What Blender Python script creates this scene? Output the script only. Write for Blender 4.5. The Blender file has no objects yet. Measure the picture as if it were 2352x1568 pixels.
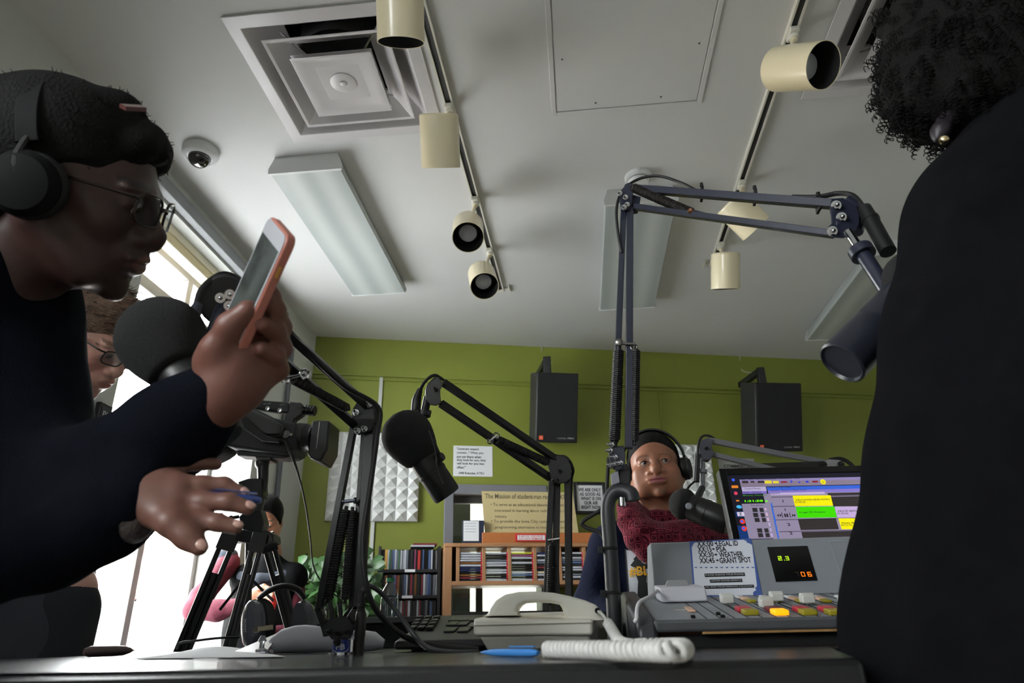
import bpy, math, random
import numpy as np
from mathutils import Vector, Matrix
from mathutils.bvhtree import BVHTree
random.seed(7); RNG=np.random.default_rng(7)
SC=bpy.context.scene; COL=SC.collection
# ---------------------------------------------------------------- camera, world, light, exposure
CAMP=Vector((0.0,0.0,0.77)); FPX=1568.0
_D=Vector((165.0,-672.0,-FPX)).normalized()          # room depth axis (+Y) seen by the camera
_h=Vector((1.0,0.022,0.0)); _X=(_h-_D*_h.dot(_D)).normalized(); _Z=_X.cross(_D)
RW=Matrix((_X,_D,_Z))                                 # world = RW @ camera coords
cd=bpy.data.cameras.new('camera'); cam=bpy.data.objects.new('camera',cd); COL.objects.link(cam)
cam.matrix_world=Matrix.Translation(CAMP)@RW.to_4x4()
cd.sensor_width=36.0; cd.lens=24.0; cd.clip_start=0.02; cd.clip_end=300
cd.dof.use_dof=True; cd.dof.focus_distance=1.62; cd.dof.aperture_fstop=7.5
SC.camera=cam
w=bpy.data.worlds.new('world'); SC.world=w; w.use_nodes=True
bg=w.node_tree.nodes['Background']; bg.inputs[0].default_value=(0.98,0.985,0.985,1); bg.inputs[1].default_value=33.0
SC.view_settings.view_transform='Standard'; SC.view_settings.look='None'
SC.view_settings.exposure=0.0; SC.view_settings.gamma=1.0; SC.view_settings.use_curve_mapping=False
try:
    SC.cycles.max_bounces=8; SC.cycles.diffuse_bounces=5; SC.cycles.glossy_bounces=3; SC.cycles.transmission_bounces=6
    SC.cycles.use_denoising=True; SC.cycles.sample_clamp_indirect=6.0; SC.cycles.caustics_reflective=False; SC.cycles.caustics_refractive=False
except Exception: pass
def portal(name,loc,sx,sy,rot):
    l=bpy.data.lights.new(name,'AREA'); l.shape='RECTANGLE'; l.size=sx; l.size_y=sy; l.cycles.is_portal=True
    o=bpy.data.objects.new(name,l); o.location=loc; o.rotation_euler=rot; COL.objects.link(o)
portal('window_portal',(-2.06,2.86,1.55),1.95,1.16,(0,-math.pi/2,0))
portal('window_portal',(-2.06,-1.25,1.88),1.10,1.7,(0,-math.pi/2,0))

# ---------------------------------------------------------------- pixel -> world helpers (photo frame 2352x1568)
def ray(x,y): return RW@Vector((x-1176.0,-(y-784.0),-FPX))
def P(x,y,Y): r=ray(x,y); return CAMP+r*(Y/r.y)
def PX(x,y,X): r=ray(x,y); return CAMP+r*(X/r.x)
def PZ(x,y,z): r=ray(x,y); return CAMP+r*((z-CAMP.z)/r.z)
def PD(x,y,d): return CAMP+ray(x,y)*(d/FPX)
def camdir(x,y,z): return (RW@Vector((x,y,z))).normalized()
# ---------------------------------------------------------------- materials
def lin(c):
    def f(u):
        u/=255.0
        return u/12.92 if u<=0.04045 else ((u+0.055)/1.055)**2.4
    return (f(c[0]),f(c[1]),f(c[2]),1.0)
MATS={}
def mat(name,rgb,rough=0.5,metal=0.0,bump=None,var=None,emit=None,spec=0.5,alpha=None,trans=0.0,coat=0.0,sheen=0.0):
    if name in MATS: return MATS[name]
    m=bpy.data.materials.new(name); m.use_nodes=True; nt=m.node_tree; b=nt.nodes['Principled BSDF']
    c=lin(rgb); b.inputs['Base Color'].default_value=c; b.inputs['Roughness'].default_value=rough; b.inputs['Metallic'].default_value=metal
    b.inputs['Specular IOR Level'].default_value=spec
    if coat: b.inputs['Coat Weight'].default_value=coat
    if sheen: b.inputs['Sheen Weight'].default_value=sheen
    if trans: b.inputs['Transmission Weight'].default_value=trans
    if alpha is not None: b.inputs['Alpha'].default_value=alpha
    if emit is not None: b.inputs['Emission Color'].default_value=c; b.inputs['Emission Strength'].default_value=emit
    tc=nt.nodes.new('ShaderNodeTexCoord')
    if var:
        n=nt.nodes.new('ShaderNodeTexNoise'); n.inputs['Scale'].default_value=var[0]; n.inputs['Detail'].default_value=4
        nt.links.new(tc.outputs['Object'],n.inputs['Vector'])
        r=nt.nodes.new('ShaderNodeValToRGB'); a=var[1]
        r.color_ramp.elements[0].position=0.3; r.color_ramp.elements[1].position=0.7
        r.color_ramp.elements[0].color=(c[0]*(1-a),c[1]*(1-a),c[2]*(1-a),1); r.color_ramp.elements[1].color=(min(1,c[0]*(1+a)),min(1,c[1]*(1+a)),min(1,c[2]*(1+a)),1)
        nt.links.new(n.outputs['Fac'],r.inputs[0]); nt.links.new(r.outputs[0],b.inputs['Base Color'])
    if bump:
        n=nt.nodes.new('ShaderNodeTexNoise'); n.inputs['Scale'].default_value=bump[0]; n.inputs['Detail'].default_value=5
        nt.links.new(tc.outputs['Object'],n.inputs['Vector'])
        bp=nt.nodes.new('ShaderNodeBump'); bp.inputs['Strength'].default_value=bump[1]; bp.inputs['Distance'].default_value=bump[2] if len(bump)>2 else 0.002
        nt.links.new(n.outputs['Fac'],bp.inputs['Height']); nt.links.new(bp.outputs[0],b.inputs['Normal'])
    MATS[name]=m; return m
def thin_glass(name,tint=(250,252,252),gl=0.06,rough=0.03):
    if name in MATS: return MATS[name]
    m=bpy.data.materials.new(name); m.use_nodes=True; nt=m.node_tree; nt.nodes.clear()
    o=nt.nodes.new('ShaderNodeOutputMaterial'); t=nt.nodes.new('ShaderNodeBsdfTransparent'); g=nt.nodes.new('ShaderNodeBsdfGlossy'); x=nt.nodes.new('ShaderNodeMixShader')
    t.inputs[0].default_value=lin(tint); g.inputs['Roughness'].default_value=rough; x.inputs[0].default_value=gl
    nt.links.new(t.outputs[0],x.inputs[1]); nt.links.new(g.outputs[0],x.inputs[2]); nt.links.new(x.outputs[0],o.inputs[0]); MATS[name]=m; return m
# ---------------------------------------------------------------- object bookkeeping
WM={}                                                  # world matrix of each parentable object
def tag(o,label=None,cat=None,group=None,kind=None):
    if label: o['label']=label
    if cat: o['category']=cat
    if group: o['group']=group
    if kind: o['kind']=kind
    return o
def thing(name,label,cat,loc=(0,0,0),rotz=0.0,group=None):
    o=bpy.data.objects.new(name,None); COL.objects.link(o); o.empty_display_size=0.05
    o.location=loc; o.rotation_euler=(0,0,rotz); tag(o,label,cat,group)
    WM[o]=Matrix.Translation(Vector(loc))@Matrix.Rotation(rotz,4,'Z'); return o
def copy_tree(o,parent=None):
    c=o.copy(); COL.objects.link(c)
    if parent is not None: c.parent=parent
    for ch in [x for x in bpy.data.objects if x.parent is o]: copy_tree(ch,c)
    return c
_tx={}
def text_mesh(s,bold=0.0):
    k=(s,bold)
    if k in _tx: return _tx[k]
    cu=bpy.data.curves.new('t','FONT'); cu.body=s; cu.size=1.0; cu.offset=bold; cu.resolution_u=2
    ob=bpy.data.objects.new('t',cu); COL.objects.link(ob)
    dg=bpy.context.evaluated_depsgraph_get(); me=bpy.data.meshes.new_from_object(ob.evaluated_get(dg))
    vs=[v.co.copy() for v in me.vertices]; fs=[tuple(p.vertices) for p in me.polygons]
    bpy.data.objects.remove(ob); bpy.data.curves.remove(cu); bpy.data.meshes.remove(me)
    if vs:
        x0=min(v.x for v in vs); x1=max(v.x for v in vs); y0=min(v.y for v in vs); y1=max(v.y for v in vs)
    else: x0=x1=y0=y1=0
    _tx[k]=(vs,fs,x0,x1,y0,y1); return _tx[k]
def perp(d):
    d=d.normalized(); a=Vector((0,0,1)) if abs(d.z)<0.9 else Vector((1,0,0))
    u=d.cross(a).normalized(); return u,d.cross(u).normalized()
class MB:
    def __init__(s,F=None): s.v=[]; s.f=[]; s.mi=[]; s.m=0; s.F=F
    def add(s,vs,fs):
        o=len(s.v)
        for v in vs:
            v=Vector(v); s.v.append(s.F@v if s.F else v)
        for f in fs: s.f.append(tuple(i+o for i in f)); s.mi.append(s.m)
        return s
    def hexa(s,a,b):                                    # a: 4 pts bottom loop, b: 4 pts top loop
        return s.add(list(a)+list(b),[(3,2,1,0),(4,5,6,7),(0,1,5,4),(1,2,6,5),(2,3,7,6),(3,0,4,7)])
    def boxb(s,x0,x1,y0,y1,z0,z1):
        return s.hexa([(x0,y0,z0),(x1,y0,z0),(x1,y1,z0),(x0,y1,z0)],[(x0,y0,z1),(x1,y0,z1),(x1,y1,z1),(x0,y1,z1)])
    def box(s,c,sz,R=None):
        c=Vector(c); q=[]
        for dz in (-1,1):
            for dx,dy in ((-1,-1),(1,-1),(1,1),(-1,1)):
                d=Vector((dx*sz[0]/2,dy*sz[1]/2,dz*sz[2]/2)); q.append(c+(R@d if R else d))
        return s.hexa(q[:4],q[4:])
    def bar(s,a,b,w,t,side):                            # square tube from a to b; w along side
        a=Vector(a); b=Vector(b); d=(b-a).normalized(); sd=Vector(side); sd=(sd-d*sd.dot(d)).normalized(); n=d.cross(sd)
        def q(p): return [p-sd*w/2-n*t/2,p+sd*w/2-n*t/2,p+sd*w/2+n*t/2,p-sd*w/2+n*t/2]
        return s.hexa(q(a),q(b))
    def cyl(s,a,b,r0,r1=None,n=20,caps=True):
        a=Vector(a); b=Vector(b); r1=r0 if r1 is None else r1; u,v=perp(b-a); vs=[]
        for p,r in ((a,r0),(b,r1)):
            for i in range(n):
                t=2*math.pi*i/n; vs.append(p+(u*math.cos(t)+v*math.sin(t))*r)
        fs=[(i,(i+1)%n,n+(i+1)%n,n+i) for i in range(n)]
        if caps: fs+=[tuple(range(n-1,-1,-1)),tuple(range(n,2*n))]
        return s.add(vs,fs)
    def lathe(s,o,ax,prof,n=24,u=None,caps=True):       # prof: (r, h) along ax
        o=Vector(o); ax=Vector(ax).normalized(); uu,vv=perp(ax); vs=[]; m=len(prof)
        for r,h in prof:
            for i in range(n):
                t=2*math.pi*i/n; vs.append(o+ax*h+(uu*math.cos(t)+vv*math.sin(t))*max(r,1e-5))
        fs=[(j*n+i,j*n+(i+1)%n,(j+1)*n+(i+1)%n,(j+1)*n+i) for j in range(m-1) for i in range(n)]
        if caps: fs+=[tuple(range(n-1,-1,-1)),tuple(range((m-1)*n,m*n))]
        return s.add(vs,fs)
    def tube(s,pts,r,n=10,sub=0,closed=False,flat=1.0):
        pts=[Vector(p) for p in pts]
        rs=[r]*len(pts) if not hasattr(r,'__len__') else list(r)
        if sub:
            q=[];qr=[];m=len(pts)
            for i in range(m-1):
                p0=pts[max(i-1,0)];p1=pts[i];p2=pts[i+1];p3=pts[min(i+2,m-1)]
                for k in range(sub):
                    t=k/sub; q.append(0.5*((2*p1)+(p2-p0)*t+(2*p0-5*p1+4*p2-p3)*t*t+(3*p1-p0-3*p2+p3)*t**3)); qr.append(rs[i]*(1-t)+rs[i+1]*t)
            q.append(pts[-1]); qr.append(rs[-1]); pts,rs=q,qr
        m=len(pts); vs=[]; u=None
        for i in range(m):
            d=(pts[min(i+1,m-1)]-pts[max(i-1,0)])
            if d.length<1e-9: d=Vector((0,0,1))
            d.normalize()
            if u is None: u,v=perp(d)
            else:
                u=u-d*u.dot(d)
                if u.length<1e-6: u,_=perp(d)
                u.normalize()
            v=d.cross(u)
            for k in range(n):
                t=2*math.pi*k/n; vs.append(pts[i]+u*math.cos(t)*rs[i]+v*math.sin(t)*rs[i]*flat)
        fs=[(j*n+i,j*n+(i+1)%n,(j+1)*n+(i+1)%n,(j+1)*n+i) for j in range(m-1) for i in range(n)]
        fs+=[tuple(range(n-1,-1,-1)),tuple(range((m-1)*n,m*n))]
        return s.add(vs,fs)
    def sph(s,c,r,n=16,m=10,R=None):
        c=Vector(c); r=Vector((r,r,r)) if not hasattr(r,'__len__') else Vector(r); vs=[Vector((0,0,-1))]
        for j in range(1,m):
            a=-math.pi/2+math.pi*j/m
            for i in range(n):
                t=2*math.pi*i/n; vs.append(Vector((math.cos(a)*math.cos(t),math.cos(a)*math.sin(t),math.sin(a))))
        vs.append(Vector((0,0,1)))
        o=[]
        for v in vs:
            d=Vector((v.x*r.x,v.y*r.y,v.z*r.z)); o.append(c+(R@d if R else d))
        fs=[(0,1+(i+1)%n,1+i) for i in range(n)]
        for j in range(m-2): fs+=[(1+j*n+i,1+j*n+(i+1)%n,1+(j+1)*n+(i+1)%n,1+(j+1)*n+i) for i in range(n)]
        b=1+(m-2)*n; L=len(vs)-1; fs+=[(b+i,b+(i+1)%n,L) for i in range(n)]
        return s.add(o,fs)
    def prism(s,poly,d):                                # planar polygon extruded by vector d
        poly=[Vector(p) for p in poly]; d=Vector(d); n=len(poly)
        nr=Vector((0,0,0))
        for i in range(n): nr+=(poly[i]-poly[0]).cross(poly[(i+1)%n]-poly[0])
        if nr.dot(d)<0: poly=poly[::-1]
        return s.add(poly+[p+d for p in poly],[tuple(range(n-1,-1,-1)),tuple(range(n,2*n))]+[(i,(i+1)%n,n+(i+1)%n,n+i) for i in range(n)])
    def ring(s,c,ax,R,r,n=24,m=8,a0=0,a1=2*math.pi):
        c=Vector(c); u,v=perp(Vector(ax)); full=abs(a1-a0-2*math.pi)<1e-6
        k=n+1; return s.tube([c+(u*math.cos(a0+(a1-a0)*i/n)+v*math.sin(a0+(a1-a0)*i/n))*R for i in range(k)],r,n=m)
    def build(s,name,m,parent=None,smooth=True,bevel=0.0,angle=35,local=False,origin=None,seg=2,recalc=True):
        me=bpy.data.meshes.new(name)
        if parent is None:
            if origin is None:
                xs=[v.x for v in s.v]; ys=[v.y for v in s.v]; zs=[v.z for v in s.v]
                origin=Vector(((min(xs)+max(xs))/2,(min(ys)+max(ys))/2,min(zs)))
            else: origin=Vector(origin)
            M=Matrix.Translation(origin)
        else: M=WM[parent]
        I=Matrix.Identity(4) if local else M.inverted()
        me.from_pydata([I@v for v in s.v],[],s.f)
        ms=m if isinstance(m,(list,tuple)) else [m]
        for x in ms: me.materials.append(x)
        if len(ms)>1: me.polygons.foreach_set('material_index',s.mi)
        if smooth:
            me.polygons.foreach_set('use_smooth',[True]*len(me.polygons)); me.update()
            try: me.set_sharp_from_angle(angle=math.radians(angle))
            except Exception: pass
        me.update(); o=bpy.data.objects.new(name,me); COL.objects.link(o)
        if parent is None: o.location=origin; WM[o]=M
        else: o.parent=parent; WM[o]=M.copy()
        if bevel:
            b=o.modifiers.new('bevel','BEVEL'); b.width=bevel; b.segments=seg; b.limit_method='ANGLE'; b.angle_limit=math.radians(40)
        return o
class PF:                                               # a real plane in the room, addressed by where the photo sees it
    def __init__(s,o,u,v):
        s.o=Vector(o); s.u=Vector(u).normalized(); v=Vector(v); s.v=(v-s.u*v.dot(s.u)).normalized(); s.n=s.u.cross(s.v)
    def ab(s,x,y,d=0):
        r=ray(x,y); p=CAMP+r*((s.o+s.n*d-CAMP).dot(s.n)/r.dot(s.n)); q=p-s.o; return q.dot(s.u),q.dot(s.v)
    def pt(s,a,b,d=0): return s.o+s.u*a+s.v*b+s.n*d
    def slab(s,mb,a0,b0,a1,b1,d0,d1):
        a0,a1=min(a0,a1),max(a0,a1); b0,b1=min(b0,b1),max(b0,b1)
        mb.hexa([s.pt(a0,b0,d0),s.pt(a1,b0,d0),s.pt(a1,b1,d0),s.pt(a0,b1,d0)],[s.pt(a0,b0,d1),s.pt(a1,b0,d1),s.pt(a1,b1,d1),s.pt(a0,b1,d1)])
    def rect(s,mb,x0,y0,x1,y1,d0=0.0,d1=0.001):
        a0,b0,a1,b1=s.box(x0,y0,x1,y1); s.slab(mb,a0,b0,a1,b1,d0,d1)
    def box(s,x0,y0,x1,y1):
        xm=(x0+x1)/2;ym=(y0+y1)/2; return s.ab(x0,ym)[0],s.ab(xm,y1)[1],s.ab(x1,ym)[0],s.ab(xm,y0)[1]
    def text(s,mb,t,a0,b0,w,h,d=0.001,bold=0.0):
        vs,fs,x0,x1,y0,y1=text_mesh(t,bold)
        if not vs: return
        kx=w/(x1-x0) if w else h/(y1-y0); ky=h/(y1-y0) if h else kx
        if not w: kx=ky
        mb.add([s.pt(a0+(v.x-x0)*kx,b0+(v.y-y0)*ky,d) for v in vs],fs)
    def textpx(s,mb,t,x0,y0,x1,y1,d=0.001,bold=0.0):
        a0,b0,a1,b1=s.box(x0,y0,x1,y1); s.text(mb,t,a0,b0,a1-a0,b1-b0,d,bold)
# ---------------------------------------------------------------- implicit surfaces for bodies, hands and heads
class Field:
    def __init__(s,h): s.h=h; s.ops=[]
    def _a(s,kind,dat,k,lo,hi): s.ops.append((kind,dat,k,np.array(lo,float),np.array(hi,float)))
    def rc(s,a,b,ra,rb=None,k=0.012,sub=False):
        a=np.array(a,float); b=np.array(b,float); rb=ra if rb is None else rb; m=max(ra,rb)
        s._a('rc',(a,b,ra,rb,sub),k,np.minimum(a,b)-m,np.maximum(a,b)+m); return s
    def chain(s,pts,rs,k=0.012):
        for i in range(len(pts)-1): s.rc(pts[i],pts[i+1],rs[i],rs[i+1],k)
        return s
    def el(s,c,r,R=None,k=0.012,sub=False):
        c=np.array(c,float); r=np.array(r,float); R=np.eye(3) if R is None else np.array(R,float); e=np.abs(R)@r
        s._a('el',(c,r,R,sub),k,c-e,c+e); return s
    def mesh(s):
        h=s.h; add=[o for o in s.ops if not o[1][-1]]
        lo=np.min([o[3] for o in add],0)-3*h; hi=np.max([o[4] for o in add],0)+3*h
        n=np.ceil((hi-lo)/h).astype(int)+1; ax=[lo[i]+h*np.arange(n[i]) for i in range(3)]
        F=np.full(n,0.2,np.float32)
        for kind,dat,k,l,u in s.ops:
            mg=k*1.3+3*h; i0=np.maximum(np.floor((l-mg-lo)/h).astype(int),0); i1=np.minimum(np.ceil((u+mg-lo)/h).astype(int)+1,n)
            if np.any(i1<=i0): continue
            sl=tuple(slice(i0[i],i1[i]) for i in range(3))
            p=np.stack(np.meshgrid(*[ax[i][sl[i]] for i in range(3)],indexing='ij'),-1)
            if kind=='rc':
                a,b,ra,rb,sub=dat; ba=b-a; L=max(ba@ba,1e-12); t=np.clip(((p-a)@ba)/L,0,1)
                d=np.linalg.norm(p-a-t[...,None]*ba,axis=-1)-(ra+(rb-ra)*t)
            else:
                c,r,R,sub=dat; q=(p-c)@R; k0=np.linalg.norm(q/r,axis=-1); k1=np.linalg.norm(q/(r*r),axis=-1); d=k0*(k0-1)/np.maximum(k1,1e-9)
            f=F[sl]
            if sub:
                d=-d; hh=np.maximum(k-np.abs(f-d),0)/k; F[sl]=np.maximum(f,d)+hh*hh*k*0.25
            else:
                hh=np.maximum(k-np.abs(f-d),0)/k; F[sl]=np.minimum(f,d)-hh*hh*k*0.25
        I=F<0; nc=n-1
        acc=np.zeros(tuple(nc)+(3,),np.float32); cnt=np.zeros(tuple(nc),np.float32)
        cor=[(x,y,z) for x in (0,1) for y in (0,1) for z in (0,1)]
        def g(A,c): return A[c[0]:c[0]+nc[0],c[1]:c[1]+nc[1],c[2]:c[2]+nc[2]]
        for a in cor:
            for axi in range(3):
                if a[axi]: continue
                b=list(a); b[axi]=1; fa=g(F,a); fb=g(F,b); x=(g(I,a)!=g(I,b))
                t=np.where(x,fa/np.where(x,fa-fb,1),0); cnt+=x
                for j in range(3): acc[...,j]+=np.where(x,(a[j]+(t if j==axi else 0)),0)
        act=cnt>0; idx=np.full(tuple(nc),-1,np.int64); idx[act]=np.arange(act.sum())
        cells=np.argwhere(act); V=lo+h*(cells+acc[act]/cnt[act][:,None])
        Fs=[]
        for axi in range(3):
            o1,o2=(axi+1)%3,(axi+2)%3
            a=[slice(None)]*3; b=[slice(None)]*3; a[axi]=slice(0,-1); b[axi]=slice(1,None)
            A=I[tuple(a)]; B=I[tuple(b)]; E=np.argwhere(A!=B)
            E=E[(E[:,o1]>0)&(E[:,o2]>0)&(E[:,o1]<nc[o1])&(E[:,o2]<nc[o2])]
            def cell(d1,d2):
                q=E.copy(); q[:,o1]+=d1; q[:,o2]+=d2; return idx[q[:,0],q[:,1],q[:,2]]
            quad=np.stack([cell(-1,-1),cell(0,-1),cell(0,0),cell(-1,0)],1)
            inside=A[E[:,0],E[:,1],E[:,2]]; quad[~inside]=quad[~inside][:,::-1]; Fs.append(quad)
        return V,np.concatenate(Fs)
def fobj(name,F,m,parent=None,tint=None,smooth_it=2,origin=None):
    V,Q=F.mesh()
    if smooth_it:                                       # light laplacian relax
        e=np.concatenate([Q[:,[0,1]],Q[:,[1,2]],Q[:,[2,3]],Q[:,[3,0]]])
        e=np.concatenate([e,e[:,::-1]]); cn=np.bincount(e[:,0],minlength=len(V))[:,None]
        for _ in range(smooth_it):
            S=np.stack([np.bincount(e[:,0],weights=V[e[:,1],j],minlength=len(V)) for j in range(3)],1); V=V*0.5+0.5*S/np.maximum(cn,1)
    mb=MB(); mb.v=[Vector(v) for v in V]; mb.f=[tuple(int(i) for i in q) for q in Q]; mb.mi=[0]*len(mb.f)
    o=mb.build(name,m,parent,angle=180,origin=origin)
    if tint is not None:
        at=o.data.attributes.new('tint','FLOAT_COLOR','POINT'); c=np.ones((len(V),4),np.float32); c[:,:3]=tint(V); at.data.foreach_set('color',c.ravel())
    o['_n']=0; del o['_n']
    return o,V,Q
def bvh_of(V,Q): return BVHTree.FromPolygons([Vector(v) for v in V],[tuple(int(i) for i in q) for q in Q])
def conform(mb,bvh,d,off):
    d=Vector(d).normalized(); out=[]
    for v in mb.v:
        hit=bvh.ray_cast(v-d*0.6,d); out.append(hit[0]-d*off if hit[0] is not None else v)
    mb.v=out
def tinted(name,rough=0.5,bump=None,sub=0.0,spec=0.4,sheen=0.0):
    m=mat(name,(200,200,200),rough,bump=bump,spec=spec,sheen=sheen); nt=m.node_tree; a=nt.nodes.new('ShaderNodeAttribute'); a.attribute_name='tint'
    nt.links.new(a.outputs['Color'],nt.nodes['Principled BSDF'].inputs['Base Color'])
    if sub: nt.nodes['Principled BSDF'].inputs['Subsurface Weight'].default_value=sub; nt.nodes['Principled BSDF'].inputs['Subsurface Scale'].default_value=0.008
    return m
# ================================================================ materials used across the room
M_ceil=mat('ceiling_paint',(208,208,207),0.85,bump=(90,0.12),var=(1.3,0.03))
M_white=mat('white_wall_paint',(196,198,194),0.8,bump=(70,0.12))
M_green=mat('green_wall_paint',(118,126,46),0.55,bump=(60,0.15),var=(2.0,0.06))
M_floor=mat('pale_vinyl_floor',(176,170,160),0.5,var=(3,0.06))
M_track=mat('track_enamel',(215,212,200),0.4)
M_trackd=mat('track_slot',(30,30,30),0.6)
M_cream=mat('cream_enamel',(232,220,186),0.32,coat=0.3)
M_can_in=mat('lamp_baffle',(14,14,14),0.7)
M_bulb=mat('frosted_bulb',(186,188,192),0.25)
M_vent=mat('vent_enamel',(206,203,205),0.25)
M_dark=mat('dark_void',(10,10,10),0.9)
M_fix=mat('fixture_enamel',(214,216,216),0.4)
M_blk=mat('black_powdercoat',(20,20,23),0.38,bump=(400,0.1))
M_navy=mat('blue_black_enamel',(38,41,56),0.32,coat=0.2)
M_grey=mat('grey_arm_enamel',(104,106,114),0.4)
M_chrome=mat('chrome',(215,215,218),0.15,metal=1.0)
M_rub=mat('black_rubber',(17,17,18),0.6)
M_foam=mat('windscreen_foam',(34,34,35),0.95,bump=(900,1.0,0.004),var=(500,0.35))
M_blkm=mat('matte_black_metal',(24,24,25),0.42)
M_pap=mat('white_paper',(222,224,228),0.8)
M_ink=mat('black_ink',(30,32,38),0.7)
M_wood=mat('oak_veneer',(158,116,82),0.5,bump=(40,0.1),var=(9,0.12))
M_frame=mat('grey_door_frame',(112,114,122),0.5)
# ================================================================ room shell
H=2.67; WX=-1.70
def holed(name,mb_frame,a0,a1,b0,b1,holes,t0,t1,m,axis):
    """slab with rectangular holes; (a,b) in-plane, t thickness. axis 'z' ceiling, 'x' left wall, 'y' back wall"""
    mb=MB(mb_frame); A=sorted({a0,a1,*[h[0] for h in holes],*[h[1] for h in holes]}); B=sorted({b0,b1,*[h[2] for h in holes],*[h[3] for h in holes]})
    for i in range(len(A)-1):
        run=None
        for j in range(len(B)-1):
            ca=(A[i]+A[i+1])/2; cb=(B[j]+B[j+1])/2
            solid=not any(h[0]<ca<h[1] and h[2]<cb<h[3] for h in holes)
            if solid and run is None: run=B[j]
            if (not solid or j==len(B)-2) and run is not None:
                e=B[j+1] if solid else B[j]
                if axis=='z': mb.boxb(A[i],A[i+1],run,e,t0,t1)
                elif axis=='x': mb.boxb(t0,t1,A[i],A[i+1],run,e)
                else: mb.boxb(A[i],A[i+1],t0,t1,run,e)
                run=None
    o=mb.build(name,m,smooth=False); tag(o,kind='structure'); return o
DV=[(-1.065,-0.465,1.565,2.165),(0.955,1.555,1.40,2.00)]
c2=PZ(1850,218,H); DV[1]=(c2.x,c2.x+0.6,c2.y-0.6,c2.y)
# ceiling in two pieces of one object, with the diffuser openings cut through
holed('ceiling',None,-2.05,3.7,-2.3,6.4,DV,H,H+0.12,M_ceil,'z')
mb=MB(); mb.boxb(-2.05,3.7,-2.3,6.4,-0.1,0); tag(mb.build('floor',M_floor,smooth=False),kind='structure')
WN=[(2.28,3.43,0.55,2.52),(-2.10,-0.40,1.35,2.42)]
holed('wall_left',None,-2.3,4.25,0,H,WN,-2.0,WX,M_white,'x')
mb=MB(); mb.boxb(3.6,3.75,-2.3,6.4,0,H); tag(mb.build('wall_right',M_white,smooth=False),kind='structure')
mb=MB(); mb.boxb(-2.0,3.75,-2.45,-2.3,0,H); tag(mb.build('wall_front',M_white,smooth=False),kind='structure')
A0=Vector((-1.7066,4.1124,0)); BA=math.radians(15.068)
MBW=Matrix.Translation(A0)@Matrix.Rotation(BA,4,'Z')
BW=PF(A0,(math.cos(BA),math.sin(BA),0),(0,0,1))        # plane of the green wall; n points into the room
def wb(x,y,d=0): a,b=BW.ab(x,y,d); return a,b
ul,zt=wb(1040,1133); ur,_=wb(1236,1128)
OP=(ul,ur,0.86,zt)
holed('wall_back',MBW,0,5.6,0,H,[OP],0,0.15,M_green,'y')
# conduit lines in wall paint on the green wall
def wpt(x,y,d=0): a,b=wb(x,y,d); return BW.pt(a,b,d)
# wall conduits
M_gpaint=M_green
mb=MB(); a,b=wb(700,868); a2,b2=wb(1300,886); zc=(wb(900,873)[1]+wb(1650,903)[1])/2
for dz in (0,0.028): mb.boxb(0,5.5,-0.012,0,zc-0.004+dz,zc+0.004+dz) if False else BW.slab(mb,0.0,zc-0.005+dz,5.5,zc+0.005+dz,0,0.012)
tag(mb.build('trim_3',M_gpaint),kind='structure')
mb=MB(); a,_=wb(1513,905); BW.slab(mb,a-0.006,zc-0.42,a+0.006,zc,0,0.012); tag(mb.build('trim_4',M_gpaint),kind='structure')
o=MB(); a,b=wb(876,868); a2,b2=wb(853,1300); BW.slab(o,a-0.011,b2,a+0.011,b,0,0.014); o=o.build('cable_channel',mat('white_pvc',(205,208,206),0.5)); tag(o,'narrow white cable channel rising on green wall behind left foam panel','cable channel')
# window in the green wall: grey frame, room beyond
mb=MB(); fw=0.055; u0,u1,z0,z1=OP
for s in ((u0-fw,u0+0.004,z0-fw,z1+fw),(u1-0.004,u1+fw,z0-fw,z1+fw),(u0,u1,z1-0.004,z1+fw),(u0,u1,z0-fw,z0)): BW.slab(mb,s[0],s[2],s[1],s[3],-0.16,0.03)
fr=mb.build('window_3',M_frame,bevel=0.004); tag(fr,kind='structure')
mb=MB(); uc=(u0+u1)/2
BW.slab(mb,u0,z1-0.05,u1,z1,-0.10,-0.06); BW.slab(mb,u0,z0,u1,z0+0.03,-0.10,-0.06); um,_=wb(1104,1360); BW.slab(mb,um-0.02,z0,um+0.02,z0+0.30,-0.10,-0.06); BW.slab(mb,u0,z0+0.28,u1,z0+0.32,-0.10,-0.06)
mb.build('sash',mat('dark_sash',(58,58,60),0.5),fr)
mb=MB(); BW.slab(mb,u0,z0,u1,z1,-0.082,-0.078)
gm=thin_glass('window_glass')
mb.build('pane',gm,fr)
# neighbouring room
mb=MB(MBW); hx0,hx1,hy0,hy1=u0-0.7,u1+1.2,0.15,2.4
mb.boxb(hx0,hx1,hy1,hy1+0.1,0,2.6); mb.boxb(hx0-0.1,hx0,hy0,hy1,0,2.6); mb.boxb(hx1,hx1+0.1,hy0,hy1,0,2.6); mb.boxb(hx0,hx1,hy0,hy1,2.5,2.6)
tag(mb.build('wall_neighbour',mat('pale_room_paint',(236,240,226),0.8),smooth=False),kind='structure')
l=bpy.data.lights.new('neighbour_room_ceiling_light','AREA'); l.shape='RECTANGLE'; l.size=1.2; l.size_y=1.2; l.energy=75; l.color=(1,0.98,0.92)
lo=bpy.data.objects.new('neighbour_room_ceiling_light',l); lo.location=MBW@Vector((uc+0.1,1.2,2.47)); lo.rotation_euler=(0,0,BA); COL.objects.link(lo)
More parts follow.
